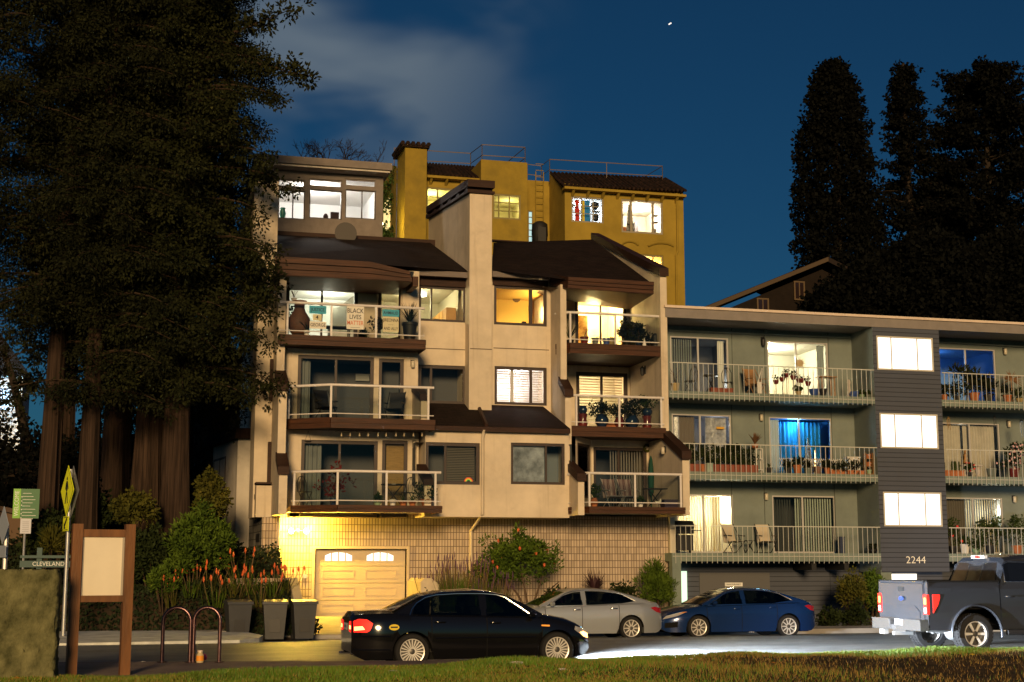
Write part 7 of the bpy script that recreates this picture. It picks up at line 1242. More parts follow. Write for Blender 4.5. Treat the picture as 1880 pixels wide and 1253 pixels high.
# litter on the grass and the road
M_lit = mat('white litter', (.55, .5, .45), .8, var=.2); M_litb = mat('brown dead leaf', (.28, .13, .03), .8)
def scrap(px, py, label, m_, r, Z=.285):
    p = at(px, py, Z=Z); m = MB(); k = 9; n0 = 0; m.v = [(p.x, p.y, p.z+r*.45)]+[(p.x+r*random.uniform(.6, 1.2)*math.cos(2*PI*i/k), p.y+r*.8*random.uniform(.6, 1.2)*math.sin(2*PI*i/k), p.z+random.uniform(.0, r*.35)) for i in range(k)]; m.f = [(0, 1+i, 1+(i+1) % k) for i in range(k)]; m.m = [0]*k; solo('litter', m, m_, label, 'litter', 'litter on the grass and the road')
for a in ((948, 1220, 'crumpled white paper on the grass below the front of the black sedan', M_lit, .12), (722, 1235, 'white scrap of paper on the grass below the rear wheel of the black sedan', M_lit, .09), (1035, 1231, 'flat white scrap on the grass right of the crumpled paper', M_lit, .08), (263, 1216, 'small white scrap on the near pavement left of the racks', M_lit, .04, .255), (1785, 1203, 'small yellow piece of litter on the grass below the pickup', mat('yellow litter', (.6, .4, .03), .7), .06), (1268, 1211, 'little white scrap on the grass edge in the middle of the lawn', M_lit, .05), (30, 1251, 'heap of orange dead leaves at the foot of the stucco pillar', mat('orange leaf', (.5, .18, .02), .8), .14), (640, 1190, 'torn white scrap on the road behind the black sedan', M_lit, .05, .1), (400, 1166, 'scrap of rubbish on the road by the tip of the bulb-out', M_lit, .06, .13), (1380, 1162, 'white scrap in the road in front of the blue car', M_lit, .07, .1), (1420, 1218, 'dead leaf on the worn grass at the right', M_litb, .06), (1110, 1242, 'brown dead leaf low in the middle of the lawn', M_litb, .06)): scrap(*a)
# ================= things on the balconies
M_glaze = mat('dark blue glazed pot', (.012, .025, .06), .2, coat=.6); M_redpot = mat('dark red glazed pot', (.12, .018, .015), .25, coat=.5); M_greenpot = mat('pale green pot', (.22, .32, .2), .4); M_greypot = mat('grey green pot', (.12, .14, .12), .5); M_paleyel = mat('yellow clay pot', (.32, .24, .1), .6); M_blupot = mat('bright blue pot', (.03, .07, .25), .3, coat=.5); M_soil = mat('potting soil', (.015, .011, .008), 1)
M_wood = mat('garden wood', (.26, .14, .055), .6, var=.3, scale=4); M_whitepl = mat('white plastic', (.6, .58, .54), .5); M_cloth = mat('cream sling cloth', (.5, .43, .32), .8)
F_pot = foliage('pot plant leaves', (.012, .022, .006), (.045, .065, .015), (.09, .11, .03)); F_redl = foliage('dark red leaves', (.05, .01, .01), (.13, .02, .02), (.2, .03, .03)); F_black = foliage('dark pot plant leaves', (.006, .009, .005), (.02, .026, .01), (.045, .05, .018)); F_dry = mat('dry palm fronds', (.14, .07, .03), .8, var=.3)
def pot(px, py, Y, zf, r, h, pm, label, plant=None, ph=.4, pw=.25, fm=None, n=10, shape='pot', per=26, leaf=(.1, .03), flower=None):
    p = at(px, py, Y); t = thing('potted_plant' if plant else 'flower_pot', label, 'plant pot', (p.x, Y, zf)); m = MB()
    pr = {'pot': [(r*.68, 0), (r*.95, h*.85), (r*1.05, h*.86), (r*1.05, h), (r*.9, h)], 'jar': [(r*.6, 0), (r*.95, h*.3), (r, h*.6), (r*.7, h*.9), (r*.8, h), (r*.65, h)], 'bowl': [(r*.5, 0), (r*.95, h*.6), (r, h), (r*.9, h)]}.get(shape)
    if shape == 'box': m.box(-r, r, -.1, .1, 0, h); m.box(-r-.015, r+.015, -.115, .115, h-.03, h)
    else: m.lathe(pr, n=16)
    part('pot', m, pm, t, 50); m = MB().box(-r*.7, r*.7, -.07 if shape == 'box' else -r*.6, .07 if shape == 'box' else r*.6, h-.02, h+.004); part('soil', m, M_soil, t)
    if plant == 'leafy' or plant == 'tall':
        C = [(random.gauss(0, pw*.5), random.gauss(0, min(pw*.5, .14)), h+ph*(random.uniform(.1, 1))) for _ in range(n)]; P, D = clumps(C, [min(.14, pw*.6)]*n, per); D[:, 2] += .3; leafy('leaves', P, D, leaf[0], leaf[1], fm or F_pot, t); m = MB()
        for q in C[:6]: m.tube([(q[0]*.1, 0, h-.02), (q[0]*.5, q[1]*.5, (h+q[2])/2), q], .008, 4)
        part('stems', m, M_twig, t)
        if flower:
            m = MB()
            for _ in range(flower[1]): q = random.choice(C); m.blob((q[0]+random.gauss(0, .08), q[1]-.1+random.gauss(0, .04), q[2]+random.gauss(0, .08)), flower[2], 5)
            part('flowers', m, flower[0], t)
    elif plant == 'blades':
        V = []; F = []
        for i in range(n):
            a = random.uniform(0, 2*PI); s = random.uniform(.15, .9); d = Vector((math.cos(a), math.sin(a), 0)); sd = Vector((-d.y, d.x, 0))*.016; L = ph*random.uniform(.7, 1.1); k = len(V)
            for j, t_ in enumerate((0, .4, .75, 1)): q = d*(s*L*t_)+Vector((0, 0, h+L*(t_-.4*s*t_*t_))); w = sd*(1, .9, .6, .1)[j]; V += [tuple(q-w), tuple(q+w)]
            for j in range(3): F.append((k+2*j, k+2*j+1, k+2*j+3, k+2*j+2))
        me = mesh_np('leaves', np.array(V), np.array(F)); finish(me, fm or F_pot); link(bpy.data.objects.new('leaves', me), t)
    elif plant == 'cactus':
        m = MB()
        for i in range(n): x = random.uniform(-r*.8, r*.8); m.lathe([(.03, 0), (.035, ph*.5), (.025, ph*.9), (.005, ph)], (x, random.uniform(-.05, .05), h), 7)
        part('cactus', m, fm or F_pot, t, 60)
    elif plant == 'twigs':
        m = MB()
        for i in range(n): a = random.uniform(0, 6.3); m.tube([(0, 0, h), (math.cos(a)*pw*.4, math.sin(a)*pw*.3, h+ph*.5), (math.cos(a)*pw, math.sin(a)*pw*.6, h+ph*random.uniform(.7, 1))], .006, 4)
        part('twigs', m, M_twig, t)
    return t
(B1, B2, B3), (C1, C2, C3) = FB, FC; G1, G2, G3 = [l[0]+.005 for l in zl]
# --- posters taped to the top left glass railing
M_ink = mat('black ink', (.012, .012, .014), .7); M_paper = mat('white poster paper', (.66, .63, .55), .8, var=.04, scale=5); M_bluep = mat('blue poster paper', (.06, .30, .42), .8); M_yelp = mat('yellowish poster paper', (.55, .5, .32), .8)
def poster(x0, y0, x1, y1, pm, lines, label):
    Yp = Y1+.055; a, b, c, d = rect(x0, y0, x1, y1, Yp); t = thing('poster', label, 'poster', ((a+b)/2, Yp, c), world=True, group='protest posters on the glass railing'); part('sheet', MB().box(a, b, Yp, Yp+.006, c, d), pm, t)
    for s, f, sz, m_, sx in lines:
        text('lettering', s, sz, m_, t, ((a+b)/2, Yp-.003, c+(d-c)*f), ext=.002, sx=sx, weight=.0015)
M_orng = mat('orange ink', (.55, .12, .03), .7)
poster(568, 562, 599, 576.5, M_bluep, [('JUSTICE', .5, .15, M_ink, .82)], 'blue paper strip reading justice on the glass railing'); poster(574, 577.5, 590.5, 589, M_yelp, [('4', .5, .19, M_ink, 1)], 'small yellowish paper with the figure 4 between two paper strips'); poster(568.5, 590.5, 599, 604, M_paper, [('GEORGE', .5, .155, M_ink, .82)], 'white paper strip with a name in black, below the figure 4')
poster(636.5, 563, 668, 605, M_paper, [('BLACK', .80, .215, M_ink, .82), ('LIVES', .53, .205, M_ink, .84), ('MATTER', .27, .20, M_orng, .72), ('______', .13, .1, M_ink, 1)], 'tall white poster with three lines in black and orange, middle of the railing')
poster(702, 569, 733, 581.5, M_bluep, [('AHMAUD', .5, .14, M_ink, .82)], 'blue paper strip at the right end of the glass railing'); poster(703, 582.5, 732, 610, M_yelp, [('BREONNA', .78, .15, M_ink, .72), ('- - -', .5, .1, M_ink, 1), ('AND ALLY', .22, .14, M_ink, .72)], 'pale poster with two lines of black letters, below the blue strip at the right')
# --- top left balcony
p = at(549, 612, 46.55); ch = thing('chiminea', 'tall brown clay chimney stove behind the glass at the left end of the top balcony', 'chiminea', (p.x, 46.55, B1)); m = MB().lathe([(.16, .02), (.30, .2), (.37, .42), (.35, .62), (.22, .82), (.17, .95), (.17, 1.12), (.24, 1.15), (.24, 1.2), (.15, 1.2)], n=20); part('body', m, mat('dark brown fired clay', (.11, .045, .022), .7, var=.3, scale=5), ch, 50); part('stand', MB().lathe([(.25, 0), (.22, .12)], n=12), M_black, ch)
pot(540, 545, 46.55, B1+1.2, .1, .09, M_whitepl, 'small white pot with a thin plant on top of the clay chimney stove', 'twigs', .28, .12, n=7)
pot(563, 612, 46.3, B1, .1, .2, M_whitepl, 'pale pot with fleshy leaves at the foot of the clay chimney stove', 'blades', .4, n=24, fm=F_black); pot(694, 618, 46.4, B1, .12, .2, M_greypot, 'thin stemmed plant left of the right hand posters', 'tall', .5, .18, n=9, fm=F_black); pot(752, 622, 46.45, B1, .26, .62, M_black, 'big arching plant in a tall black pot at the right end of the top balcony', 'blades', .75, n=70, fm=F_black); pot(666, 620, 47.4, B1, .12, .2, M_terra, 'small terracotta pot on the floor below the tall white poster', 'leafy', .2, .15)
def table(px, py, Y, zf, w, h, m_, label, round_=False, legs='four', cat='table'):
    p = at(px, py, Y); t = thing('patio_table', label, cat, (p.x, Y, zf)); top = MB(); (top.lathe([(w/2, h-.03), (w/2, h)], n=20) if round_ else top.box(-w/2, w/2, -w*.3, w*.3, h-.035, h)); part('tabletop', top, m_, t)
    if legs == 'four':
        for sx in (-1, 1):
            for sy in (-1, 1): part('leg', MB().box(sx*(w*.36)-.02, sx*(w*.36)+.02, sy*w*.2-.02, sy*w*.2+.02, 0, h-.035), m_, t)
    else:
        for s in (-1, 1): part('leg', MB().tube([(-s*w*.35, s*.06, 0), (s*w*.35, s*.06, h-.03)], .014, 5).tube([(-s*w*.35, s*.1, 0), (s*w*.35, s*.1, h-.03)], .014, 5), m_, t)
    return t
def bistro(px, py, Y, zf, rz, label, m_=M_blkmetal):
    p = at(px, py, Y); t = thing('bistro_chair', label, 'chair', (p.x, Y, zf), R(rz), group='metal bistro chairs'); part('seat', MB().lathe([(.19, .44), (.2, .46)], n=16), m_, t)
    m = MB(); m.tube([(-.17, .16, .45), (-.18, .2, .75), (-.1, .22, .92), (0, .22, .96), (.1, .22, .92), (.18, .2, .75), (.17, .16, .45)], .013, 6); m.tube([(-.06, .17, .46), (-.09, .21, .7), (0, .22, .95)], .008, 5); m.tube([(.06, .17, .46), (.09, .21, .7), (0, .22, .95)], .008, 5); part('backrest', m, m_, t)
    for s in (-1, 1):
        for q in (-1, 1): part('leg', MB().tube([(s*.15, q*.14, .45), (s*.17, -q*.17, 0)], .012, 5), m_, t)
    return t
table(622, 618, 46.9, B1, .9, .45, M_black, 'low black table behind the posters on the top left balcony')
def lounge(px, py, Y, zf, rz, label, cl, fr=M_blkmetal, grp='reclining balcony chairs', rock=False):
    p = at(px, py, Y); t = thing('reclining_chair', label, 'chair', (p.x, Y, zf), R(rz), group=grp); part('seat', MB().prism([(-.26, .40), (.24, .36), (.24, .39), (-.26, .43)], 'x', -.25, .25), cl, t); part('backrest', MB().prism([(.22, .37), (.42, 1.02), (.45, 1.02), (.26, .37)], 'x', -.25, .25), cl, t)
    for s in (-1, 1):
        m = MB(); m.tube([(s*.27, -.3, 0), (s*.27, .1, .62), (s*.27, .42, 1.04)], .015, 6); m.tube([(s*.27, .3, 0), (s*.27, -.27, .41)], .015, 6); part('side_frame', m, fr, t); m = MB(); m.tube([(s*.28, -.27, .6), (s*.28, .2, .63)], .022, 6); part('armrest', m, fr, t)
    part('cross_bar', MB().tube([(-.27, -.27, .41), (.27, -.27, .41)], .014, 5).tube([(-.27, .3, .02), (.27, .3, .02)], .014, 5), fr, t); return t
lounge(598, 765, 46.2, B2, 20, 'dark folding chair behind the glass of the unlit middle left balcony', M_black); lounge(724, 765, 46.2, B2, -25, 'dark armchair at the right end of the unlit middle left balcony', M_black)
# --- lowest left balcony
bistro(560, 925, 45.9, B3, 30, 'black metal chair at the left end of the lowest left balcony'); bistro(748, 925, 45.6, B3, -40, 'black metal chair behind the pots on the lowest left balcony'); table(722, 925, 45.7, B3, .8, .72, M_blkmetal, 'black metal table between the pots on the lowest left balcony', True, 'x')
pot(693, 926, 44.85, B3, .13, .14, M_greenpot, 'pale green bowl with a small plant on the lowest left balcony', 'leafy', .25, .12, n=6, shape='bowl'); pot(721, 926, 44.85, B3, .11, .2, M_whitepl, 'pale pot with a thin stem left of the right hand post', 'twigs', .3, .1, n=5); pot(740, 926, 44.9, B3, .12, .13, M_terra, 'small terracotta pot with a spiky plant beside the pale pot', 'blades', .3, n=14); pot(757, 926, 44.9, B3, .12, .13, M_terra, 'second small terracotta pot left of the round bushy plant', 'blades', .26, n=14)
pot(783, 926, 45.0, B3, .2, .22, M_terra, 'round bushy dark green plant with tiny flowers in a terracotta bowl', 'leafy', .5, .26, n=26, fm=F_dark, per=40, leaf=(.06, .03), flower=(mat('pale blossoms', (.5, .3, .18), .7), 26, .02)); pot(612, 924, 45.0, B3, .14, .22, M_glaze, 'tall dark red leaved plant behind the glass of the lowest left balcony', 'tall', 1.0, .42, n=16, fm=F_redl, per=14, leaf=(.11, .04))
sl = thing('string_lights', 'string of small clear bulbs hanging under the middle left balcony', 'string lights', at(700, 795, Y2+.02), world=True); m = MB(); pts = [at(px, 793+1.5*math.sin(px*.22), Y2-.02) for px in range(615, 786, 6)]; m.tube(pts, .006, 4); part('cable', m, M_black, sl)
for px in (627, 643, 660, 676, 694, 709, 727, 742, 759, 775): q = at(px, 795, Y2-.02); part('bulb', MB().lathe([(.012, -.0), (.015, -.03), (.034, -.08), (.03, -.11), (.008, -.125)], q, 8), mat('clear bulb', (.32, .26, .16), .15), sl, 50)
hk = at(566, 792, 45.6); hm = thing('hanging_feeder', 'small hanging bird feeder at the left under the middle left balcony', 'bird feeder', hk, world=True); z0 = at(566, 811, 45.6).z; part('wires', MB().tube([hk, (hk.x-.1, 45.6, z0)], .006, 4).tube([hk, (hk.x+.1, 45.6, z0)], .006, 4), M_black, hm); part('dish', MB().lathe([(.05, -.03), (.12, 0), (.1, .01)], (hk.x, 45.6, z0), 12), M_black, hm)
rb = at(861, 885, KL-.0); m = MB()
rbo = thing('rainbow_sticker', 'small rainbow ornament in the window with dull blinds', 'ornament', (rb.x, KL+.07, rb.z)); 
for k, c in enumerate(((.7, .05, .03), (.75, .35, .03), (.6, .6, .05), (.05, .4, .1))):
    r0 = .15-.025*k; m = MB(); P = [(r0*math.cos(t_), r0*math.sin(t_)) for t_ in np.linspace(0, PI, 14)]; Q = [((r0-.024)*math.cos(t_), (r0-.024)*math.sin(t_)) for t_ in np.linspace(PI, 0, 14)]; m.prism(P+Q, 'y', -.012, -.004); part('band', m, mat('rainbow band %s' % ('red', 'orange', 'yellow', 'green')[k], c, .6), rbo)
# --- top right balcony
def barbecue(px, py, Y, zf, label, rz=0):
    p = at(px, py, Y); t = thing('barbecue', label, 'barbecue', (p.x, Y, zf), R(rz)); part('lid', MB().prism([(-.25, .82), (.25, .82), (.2, 1.02), (.05, 1.12), (-.12, 1.1), (-.24, .98)], 'x', -.33, .33), M_blkmetal, t); part('firebox', MB().box(-.32, .32, -.25, .25, .66, .81), M_blkmetal, t); part('cart', MB().box(-.3, .3, -.22, .22, .08, .62), M_black, t); part('side_shelf', MB().box(.33, .62, -.2, .2, .76, .79), M_blkmetal, t); part('handle', MB().tube([(-.22, -.28, .93), (.22, -.28, .93)], .015, 6), M_chrome, t)
    for s in (-1, 1): part('wheel', MB().lathe([(.08, -.02), (.08, .02)], (s*.3, .1, .08), 12, 'x'), M_rubber, t)
    return t
barbecue(1160, 630, 48.6, C1, 'black barbecue with a closed lid on the amber lit top right balcony', 15)
pot(1073, 632, 47.15, C1, .15, .26, M_redpot, 'dark red pot with a hooped handle on the top right balcony', 'twigs', .3, .14, n=6); pot(1093, 632, 47.15, C1, .14, .24, M_greypot, 'grey green pot between the red and the blue pot'); pot(1113, 632, 47.15, C1, .14, .24, M_blupot, 'blue pot left of the middle railing post on the top right balcony'); pot(1124, 632, 47.9, C1, .14, .4, M_paleyel, 'yellow clay jar with curly handles behind the blue pot', None, shape='jar')
pot(1150, 633, 47.3, C1, .14, .2, M_black, 'leafy dark plant in front of the barbecue', 'tall', .7, .3, n=16, fm=F_black); pot(1172, 633, 47.4, C1, .13, .2, M_glaze, 'tall dark plant right of the barbecue', 'tall', .65, .22, n=14, fm=F_black); pot(1187, 633, 47.3, C1, .11, .2, M_black, 'small dark plant near the right end of the top right balcony', 'leafy', .4, .2, n=10, fm=F_black); pot(1046, 630, 47.7, C1, .16, .25, M_black, 'spiky pale plant at the left corner of the top right balcony', 'blades', .8, n=36)
p = at(1203, 634, 47.3); m = MB().lathe([(.16, 0), (.19, .2), (.12, .33), (.13, .42), (.09, .5), (.02, .53)], (p.x, 47.3, C1), 14); solo('garden_statue', m, M_black, 'squat black statue at the right corner of the top right balcony', 'statue', smooth=60)
p = at(1183, 633, 47.0); m = MB().lathe([(.07, 0), (.06, .08), (.02, .25), (.004, .3)], (p.x, 47.0, C1), 10); solo('white_cone', m, M_whitepl, 'small white cone ornament beside the squat black statue', 'ornament')
# --- middle right balcony
def pedestal(px, zf, Y, label): p = at(px, 780, Y); m = MB().lathe([(.14, 0), (.17, .1), (.13, .25), (.17, .42), (.14, .45)], (p.x, Y, zf), 14); solo('plant_stand', m, M_redpot, label, 'plant stand', smooth=50)
pedestal(1070, C2, 46.85, 'dark red ceramic stand at the left end of the middle right balcony'); pot(1070, 760, 46.85, C2+.45, .16, .26, M_glaze, 'blue black pot on the left dark red stand', None, shape='jar'); pedestal(1188, C2, 46.95, 'dark red ceramic stand near the right end of the middle right balcony'); pot(1188, 760, 46.95, C2+.45, .19, .26, M_glaze, 'leafy plant in a blue black pot on the right dark red stand', 'leafy', .32, .2, n=12, shape='jar')
pot(1105, 783, 46.9, C2+.02, .24, .42, M_glaze, 'leafy plant in a big blue black jar before the cream blinds', 'leafy', .34, .34, n=20, shape='jar', fm=F_black); pot(1137, 783, 46.9, C2, .18, .36, M_redpot, 'leafy plant in a dark red jar behind the middle railing post', 'leafy', .34, .2, n=14, shape='jar', fm=F_black); pot(1160, 783, 47.0, C2, .26, .44, M_glaze, 'bushy dark plant in the widest jar of the middle right balcony', 'leafy', .5, .3, n=22, shape='jar', fm=F_black); pot(1122, 784, 47.0, C2, .3, .14, M_terra, 'long terracotta planter on the floor of the middle right balcony', None, shape='box')
# --- lowest right balcony
M_strp = mat('red and grey striped cloth', (.16, .05, .06), .8, var=.6, scale=6, stretch=(6, .2, .2), col2=(.3, .25, .24), detail=1)
for px, l in ((1126, 'striped folding chair on the left of the pair on the lowest right balcony'), (1155, 'striped folding chair on the right of the pair on the lowest right balcony')): lounge(px, 930, 46.6, C3, 8, l, M_strp, M_steel, 'striped folding chairs')
table(1203, 928, 46.2, C3, .75, .68, M_blkmetal, 'folding table right of the striped chairs on the lowest right balcony', False, 'x'); p = at(1196, 920, 47.6); m = MB().lathe([(.02, 0), (.02, .5), (.09, .6), (.11, 1.2), (.06, 1.75), (.015, 1.9)], (p.x, 47.6, C3), 12); solo('folded_parasol', m, mat('dark green canvas', (.01, .05, .035), .8), 'dark green folded parasol standing beside the sliding door of the lowest right balcony', 'parasol', smooth=60)
p = at(1188, 823, QB3-.04); m = MB()
for k in range(12): a = 2*PI*k/12; m.blob((p.x+.11*math.cos(a), QB3-.05, p.z+.11*math.sin(a)), .045, 5)
solo('wreath', m, F_gold, 'small green wreath hanging over the lowest right balcony door', 'wreath'); bd = thing('bird_ornament', 'white bird figure on the floor under the folding table', 'ornament', Vector((at(1209, 926, 45.3).x, 45.3, C3))); m = MB().tube([(-.12, 0, .2), (-.04, 0, .17), (.03, 0, .16), (.07, 0, .22), (.07, 0, .28), (.10, 0, .29)], [.012, .04, .055, .04, .025, .006], 8); part('body', m, M_whitepl, bd, 60); part('stand', MB().tube([(0, 0, 0), (0, 0, .14)], .008, 5), M_blkmetal, bd)
pot(1091, 930, 45.4, C3, .13, .3, M_terra, 'slender plant in a painted jar at the left of the lowest right balcony', 'tall', .35, .16, n=9, shape='jar'); pot(1176, 931, 45.3, C3, .1, .12, M_whitepl, 'tiny leafy pot by the middle post of the lowest right balcony', 'leafy', .14, .12, n=7); p = at(1233, 930, 45.6); m = MB().box(p.x-.3, p.x+.3, 45.45, 45.85, C3, C3+.24).box(p.x-.32, p.x+.32, 45.43, 45.87, C3+.24, C3+.28); solo('storage_box', m, mat('dark purple plastic', (.03, .02, .05), .5), 'dark purple storage box at the right end of the lowest right balcony', 'box')
# --- grey building, upper left balcony
YB = YG+.35
pot(1240, 716, YB, G1, .15, .3, M_paleyel, 'yellow pot of dry twigs at the left end of the upper grey balcony', 'twigs', .55, .2, n=9); bistro(1268, 718, YB+.45, G1, 200, 'black bistro chair left of the small table on the upper grey balcony'); bistro(1336, 719, YB+.45, G1, 150, 'black bistro chair right of the small table on the upper grey balcony'); table(1305, 718, YB+.5, G1, .55, .7, M_blkmetal, 'round black bistro table between two black chairs', True, 'x')
pot(1324, 721, YB, G1, .42, .18, mat('red brown planter', (.2, .05, .025), .7), 'long red brown planter on the floor below the bistro table', None, shape='box'); lounge(1387, 722, YB+.4, G1, 10, 'slatted wooden chair against the wall of the upper grey balcony', M_wood, M_wood, 'wooden balcony chair')
p = at(1397, 722, YB); m = MB().box(p.x-.13, p.x+.05, YB, YB+.03, G1, G1+.45).tube([(p.x-.1, YB+.05, G1+.4), (p.x+.08, YB+.05, G1+.95)], .02, 6).tube([(p.x+.04, YB+.1, G1), (p.x+.1, YB+.05, G1+.95)], .02, 6); solo('easel', m, M_whitepl, 'small white easel with a board beside the slatted wooden chair', 'easel')
for px, hh, l in ((1425, .42, 'lowest and leftmost pot stand before the bright upper sliding door'), (1437, .52, 'second pot stand from the left before the bright upper sliding door'), (1445, .68, 'tallest pot stand before the bright upper sliding door'), (1457, .6, 'thin pot stand left of the big bowl before the bright upper sliding door'), (1470, .5, 'pot stand with the biggest bowl before the bright upper sliding door'), (1484, .4, 'rightmost pot stand before the bright upper sliding door')):
    p = at(px, 722, YB+.2); t = thing('plant_stand', l, 'plant stand', (p.x, YB+.2, G1), group='thin pot stands on the upper grey balcony'); w_ = .17 if 'biggest' in l else .11; part('stand', MB().tube([(0, 0, 0), (0, 0, hh)], .012, 5).lathe([(.1, 0), (.1, .015)], n=10), M_blkmetal, t); part('pot', MB().lathe([(w_*.6, hh), (w_, hh+.12), (w_, hh+.15)], n=12), M_redpot, t); C = [(random.gauss(0, w_*.6), random.gauss(0, .05), hh+.15+random.uniform(0, .12)) for _ in range(5)]; P, D = clumps(C, [.06]*5, 14); leafy('leaves', P, D, .07, .02, F_black, t)
pot(1495, 726, YB, G1, .19, .26, M_blupot, 'bright blue round pot on the upper grey balcony floor', None, shape='bowl'); pot(1511, 727, YB, G1, .15, .28, M_black, 'black pot right of the bright blue round pot'); table(1518, 727, YB+.5, G1, .7, .8, M_wood, 'wooden side table in front of the pale blue curtain'); pot(1466, 726, YB, G1, .11, .16, M_paleyel, 'small yellow pot on the floor before the bright upper sliding door', 'leafy', .12, .1, n=5)
p = at(1559, 727, YB+.3); m = MB().lathe([(.07, 0), (.1, .12), (.06, .35), (.05, .5), (.07, .6), (.03, .7)], (p.x, YB+.3, G1), 12); solo('garden_statue', m, mat('pale stone', (.4, .36, .32), .8), 'slim pale statuette near the right end of the upper grey balcony', 'statue', smooth=60); pot(1569, 728, YB, G1, .16, .22, M_blupot, 'blue pot at the right end of the upper grey balcony', None, shape='bowl'); pot(1582, 728, YB, G1, .11, .12, M_greenpot, 'low green bowl right of the end blue pot', 'leafy', .08, .1, n=4, shape='bowl'); pot(1594, 728, YB, G1, .1, .12, M_greypot, 'grey bowl in the right corner of the upper grey balcony', 'leafy', .1, .1, n=4, shape='bowl')
# --- grey building, middle left balcony
x0, x1 = xr(1262, 850, YB), xr(1388, 850, YB); t = thing('planter_hedge', 'clipped dark hedge in a long brown planter on the middle grey balcony', 'hedge', ((x0+x1)/2, YB, G2)); L = (x1-x0)/2; part('planter', MB().box(-L, L, -.16, .16, 0, .27), mat('red brown planter', (.2, .05, .025), .7), t); C = [(random.uniform(-L, L), random.uniform(-.08, .12), random.uniform(.32, .92)) for _ in range(150)]; P, D = clumps(C, [.1]*150, 40); leafy('foliage', P, D, .06, .03, F_dark, t)
pot(1291, 868, YG+.16, G2, .1, .26, M_terra, 'terracotta pot in front of the planter hedge'); p = at(1303, 868, YG+.16); m = MB().lathe([(.13, 0), (.13, .27), (.14, .28), (.14, .3), (.02, .31)], (p.x, YG+.16, G2), 14); solo('metal_canister', m, mat('pale green enamel', (.30, .38, .33), .4), 'pale green canister beside the terracotta pot at the hedge', 'canister', smooth=50)
p = at(1393, 868, YB); t = thing('plant_stand', 'tall white shelf stand at the right end of the planter hedge', 'plant stand', (p.x, YB, G2)); m = MB(); [m.box(sx*.12-.012, sx*.12+.012, sy*.1-.012, sy*.1+.012, 0, .86) for sx in (-1, 1) for sy in (-1, 1)]; [m.box(-.13, .13, -.11, .11, z, z+.02) for z in (.1, .48, .84)]; part('frame', m, M_whitepl, t); pot(1386, 822, YB, G2+.86, .13, .16, M_terra, 'brown grassy plant on top of the tall white shelf stand', 'blades', .45, n=60, fm=F_dry); pot(1412, 869, YB, G2, .13, .2, M_black, 'small green plant in a black pot right of the white shelf stand', 'blades', .2, n=16)
x0, x1 = xr(1432, 852, YB), xr(1546, 852, YB); za_, zb2_ = zr(1490, 859, YB), zr(1490, 842, YB); m = MB(); n = 30; st_ = (x1-x0)/n
for k in range(n-1): m.tube([(x0+k*st_, YB, za_), (x0+(k+2)*st_, YB, zb2_)], .014, 4).tube([(x0+k*st_, YB+.02, zb2_), (x0+(k+2)*st_, YB+.02, za_)], .014, 4)
for k in (2, 15, 27): m.tube([(x0+k*st_, YB+.03, G2), (x0+k*st_, YB+.03, zb2_)], .014, 4)
solo('trellis', m, M_whitepl, 'low white lattice trellis in front of the blue curtains', 'trellis')
for px, r, h, pm, l, pl in ((1447, .14, .2, M_black, 'black pot with a ragged plant left under the white lattice', 'leafy'), (1464, .16, .3, M_terra, 'terracotta pot with a dark bushy plant under the white lattice', 'leafy'), (1484, .16, .2, M_greypot, 'grey pot with dark leaves in the middle under the white lattice', 'leafy'), (1502, .16, .26, mat('brown clay pot', (.16, .08, .05), .7), 'brown clay pot with a thin plant under the white lattice', 'twigs'), (1519, .12, .22, M_terra, 'small terracotta pot right under the white lattice', 'leafy')): pot(px, 870, YB-.12, G2, r, h, pm, l, pl, .2, .16, F_black)
pot(1537, 871, YG+.18, G2, .30, .15, M_terra, 'long terracotta trough at the right end of the white lattice', 'leafy', .2, .3, n=10, shape='box', fm=F_black); pot(1570, 871, YG+.18, G2, .33, .14, M_terra, 'long terracotta trough in front of the white box', 'leafy', .3, .3, n=8, shape='box', fm=F_black); p = at(1566, 868, YB+.2); m = MB().box(p.x-.25, p.x+.25, YB+.1, YB+.35, G2, G2+.62).box(p.x-.27, p.x+.27, YB+.08, YB+.37, G2+.62, G2+.66); solo('white_cabinet', m, M_whitepl, 'white box standing against the wall at the right of the middle grey balcony', 'box')
p = at(1595, 869, YB); t = thing('shelf_rack', 'narrow rack of pots in the right corner of the middle grey balcony', 'rack', (p.x, YB, G2)); m = MB(); [m.box(-.14, .14, -.1, .1, z, z+.02) for z in (.02, .3, .58)]; [m.box(sx*.14-.01, sx*.14+.01, -.1, .1, 0, .8) for sx in (-1, 1)]; part('frame', m, M_wood, t); [part('pot', MB().lathe([(.08, z), (.11, z+.15)], n=12), pm, t) for z, pm in ((.04, M_greenpot), (.32, M_terra), (.6, M_terra))]
# --- grey building, lowest left balcony
barbecue(1254, 1016, YB+.3, G3, 'black barbecue under its cover at the left end of the lowest grey balcony'); lounge(1348, 1017, YB+.55, G3, 12, 'cream sling chair on the left, beside the warm lit blinds', M_cloth); lounge(1408, 1017, YB+.55, G3, -2, 'cream sling chair on the right, near the dark half of the sliding door', M_cloth); table(1377, 1017, YB+.5, G3, .4, .45, M_blkmetal, 'tiny folding table between the two cream sling chairs', True, 'x')
p = at(1545, 1017, YB+.6); m = MB().box(p.x-.09, p.x+.09, YB+.5, YB+.7, G3, G3+.56); m.box(p.x-.1, p.x+.1, YB+.49, YB+.71, G3+.56, G3+.6); solo('tall_crate', m, mat('dark blue plastic', (.02, .03, .07), .5), 'narrow dark blue crate right of the pale green blind', 'crate'); pot(1603, 1018, YB, G3, .18, .14, M_black, 'low black bowl in the right corner of the lowest grey balcony', 'leafy', .1, .16, n=6, shape='bowl', fm=F_black)
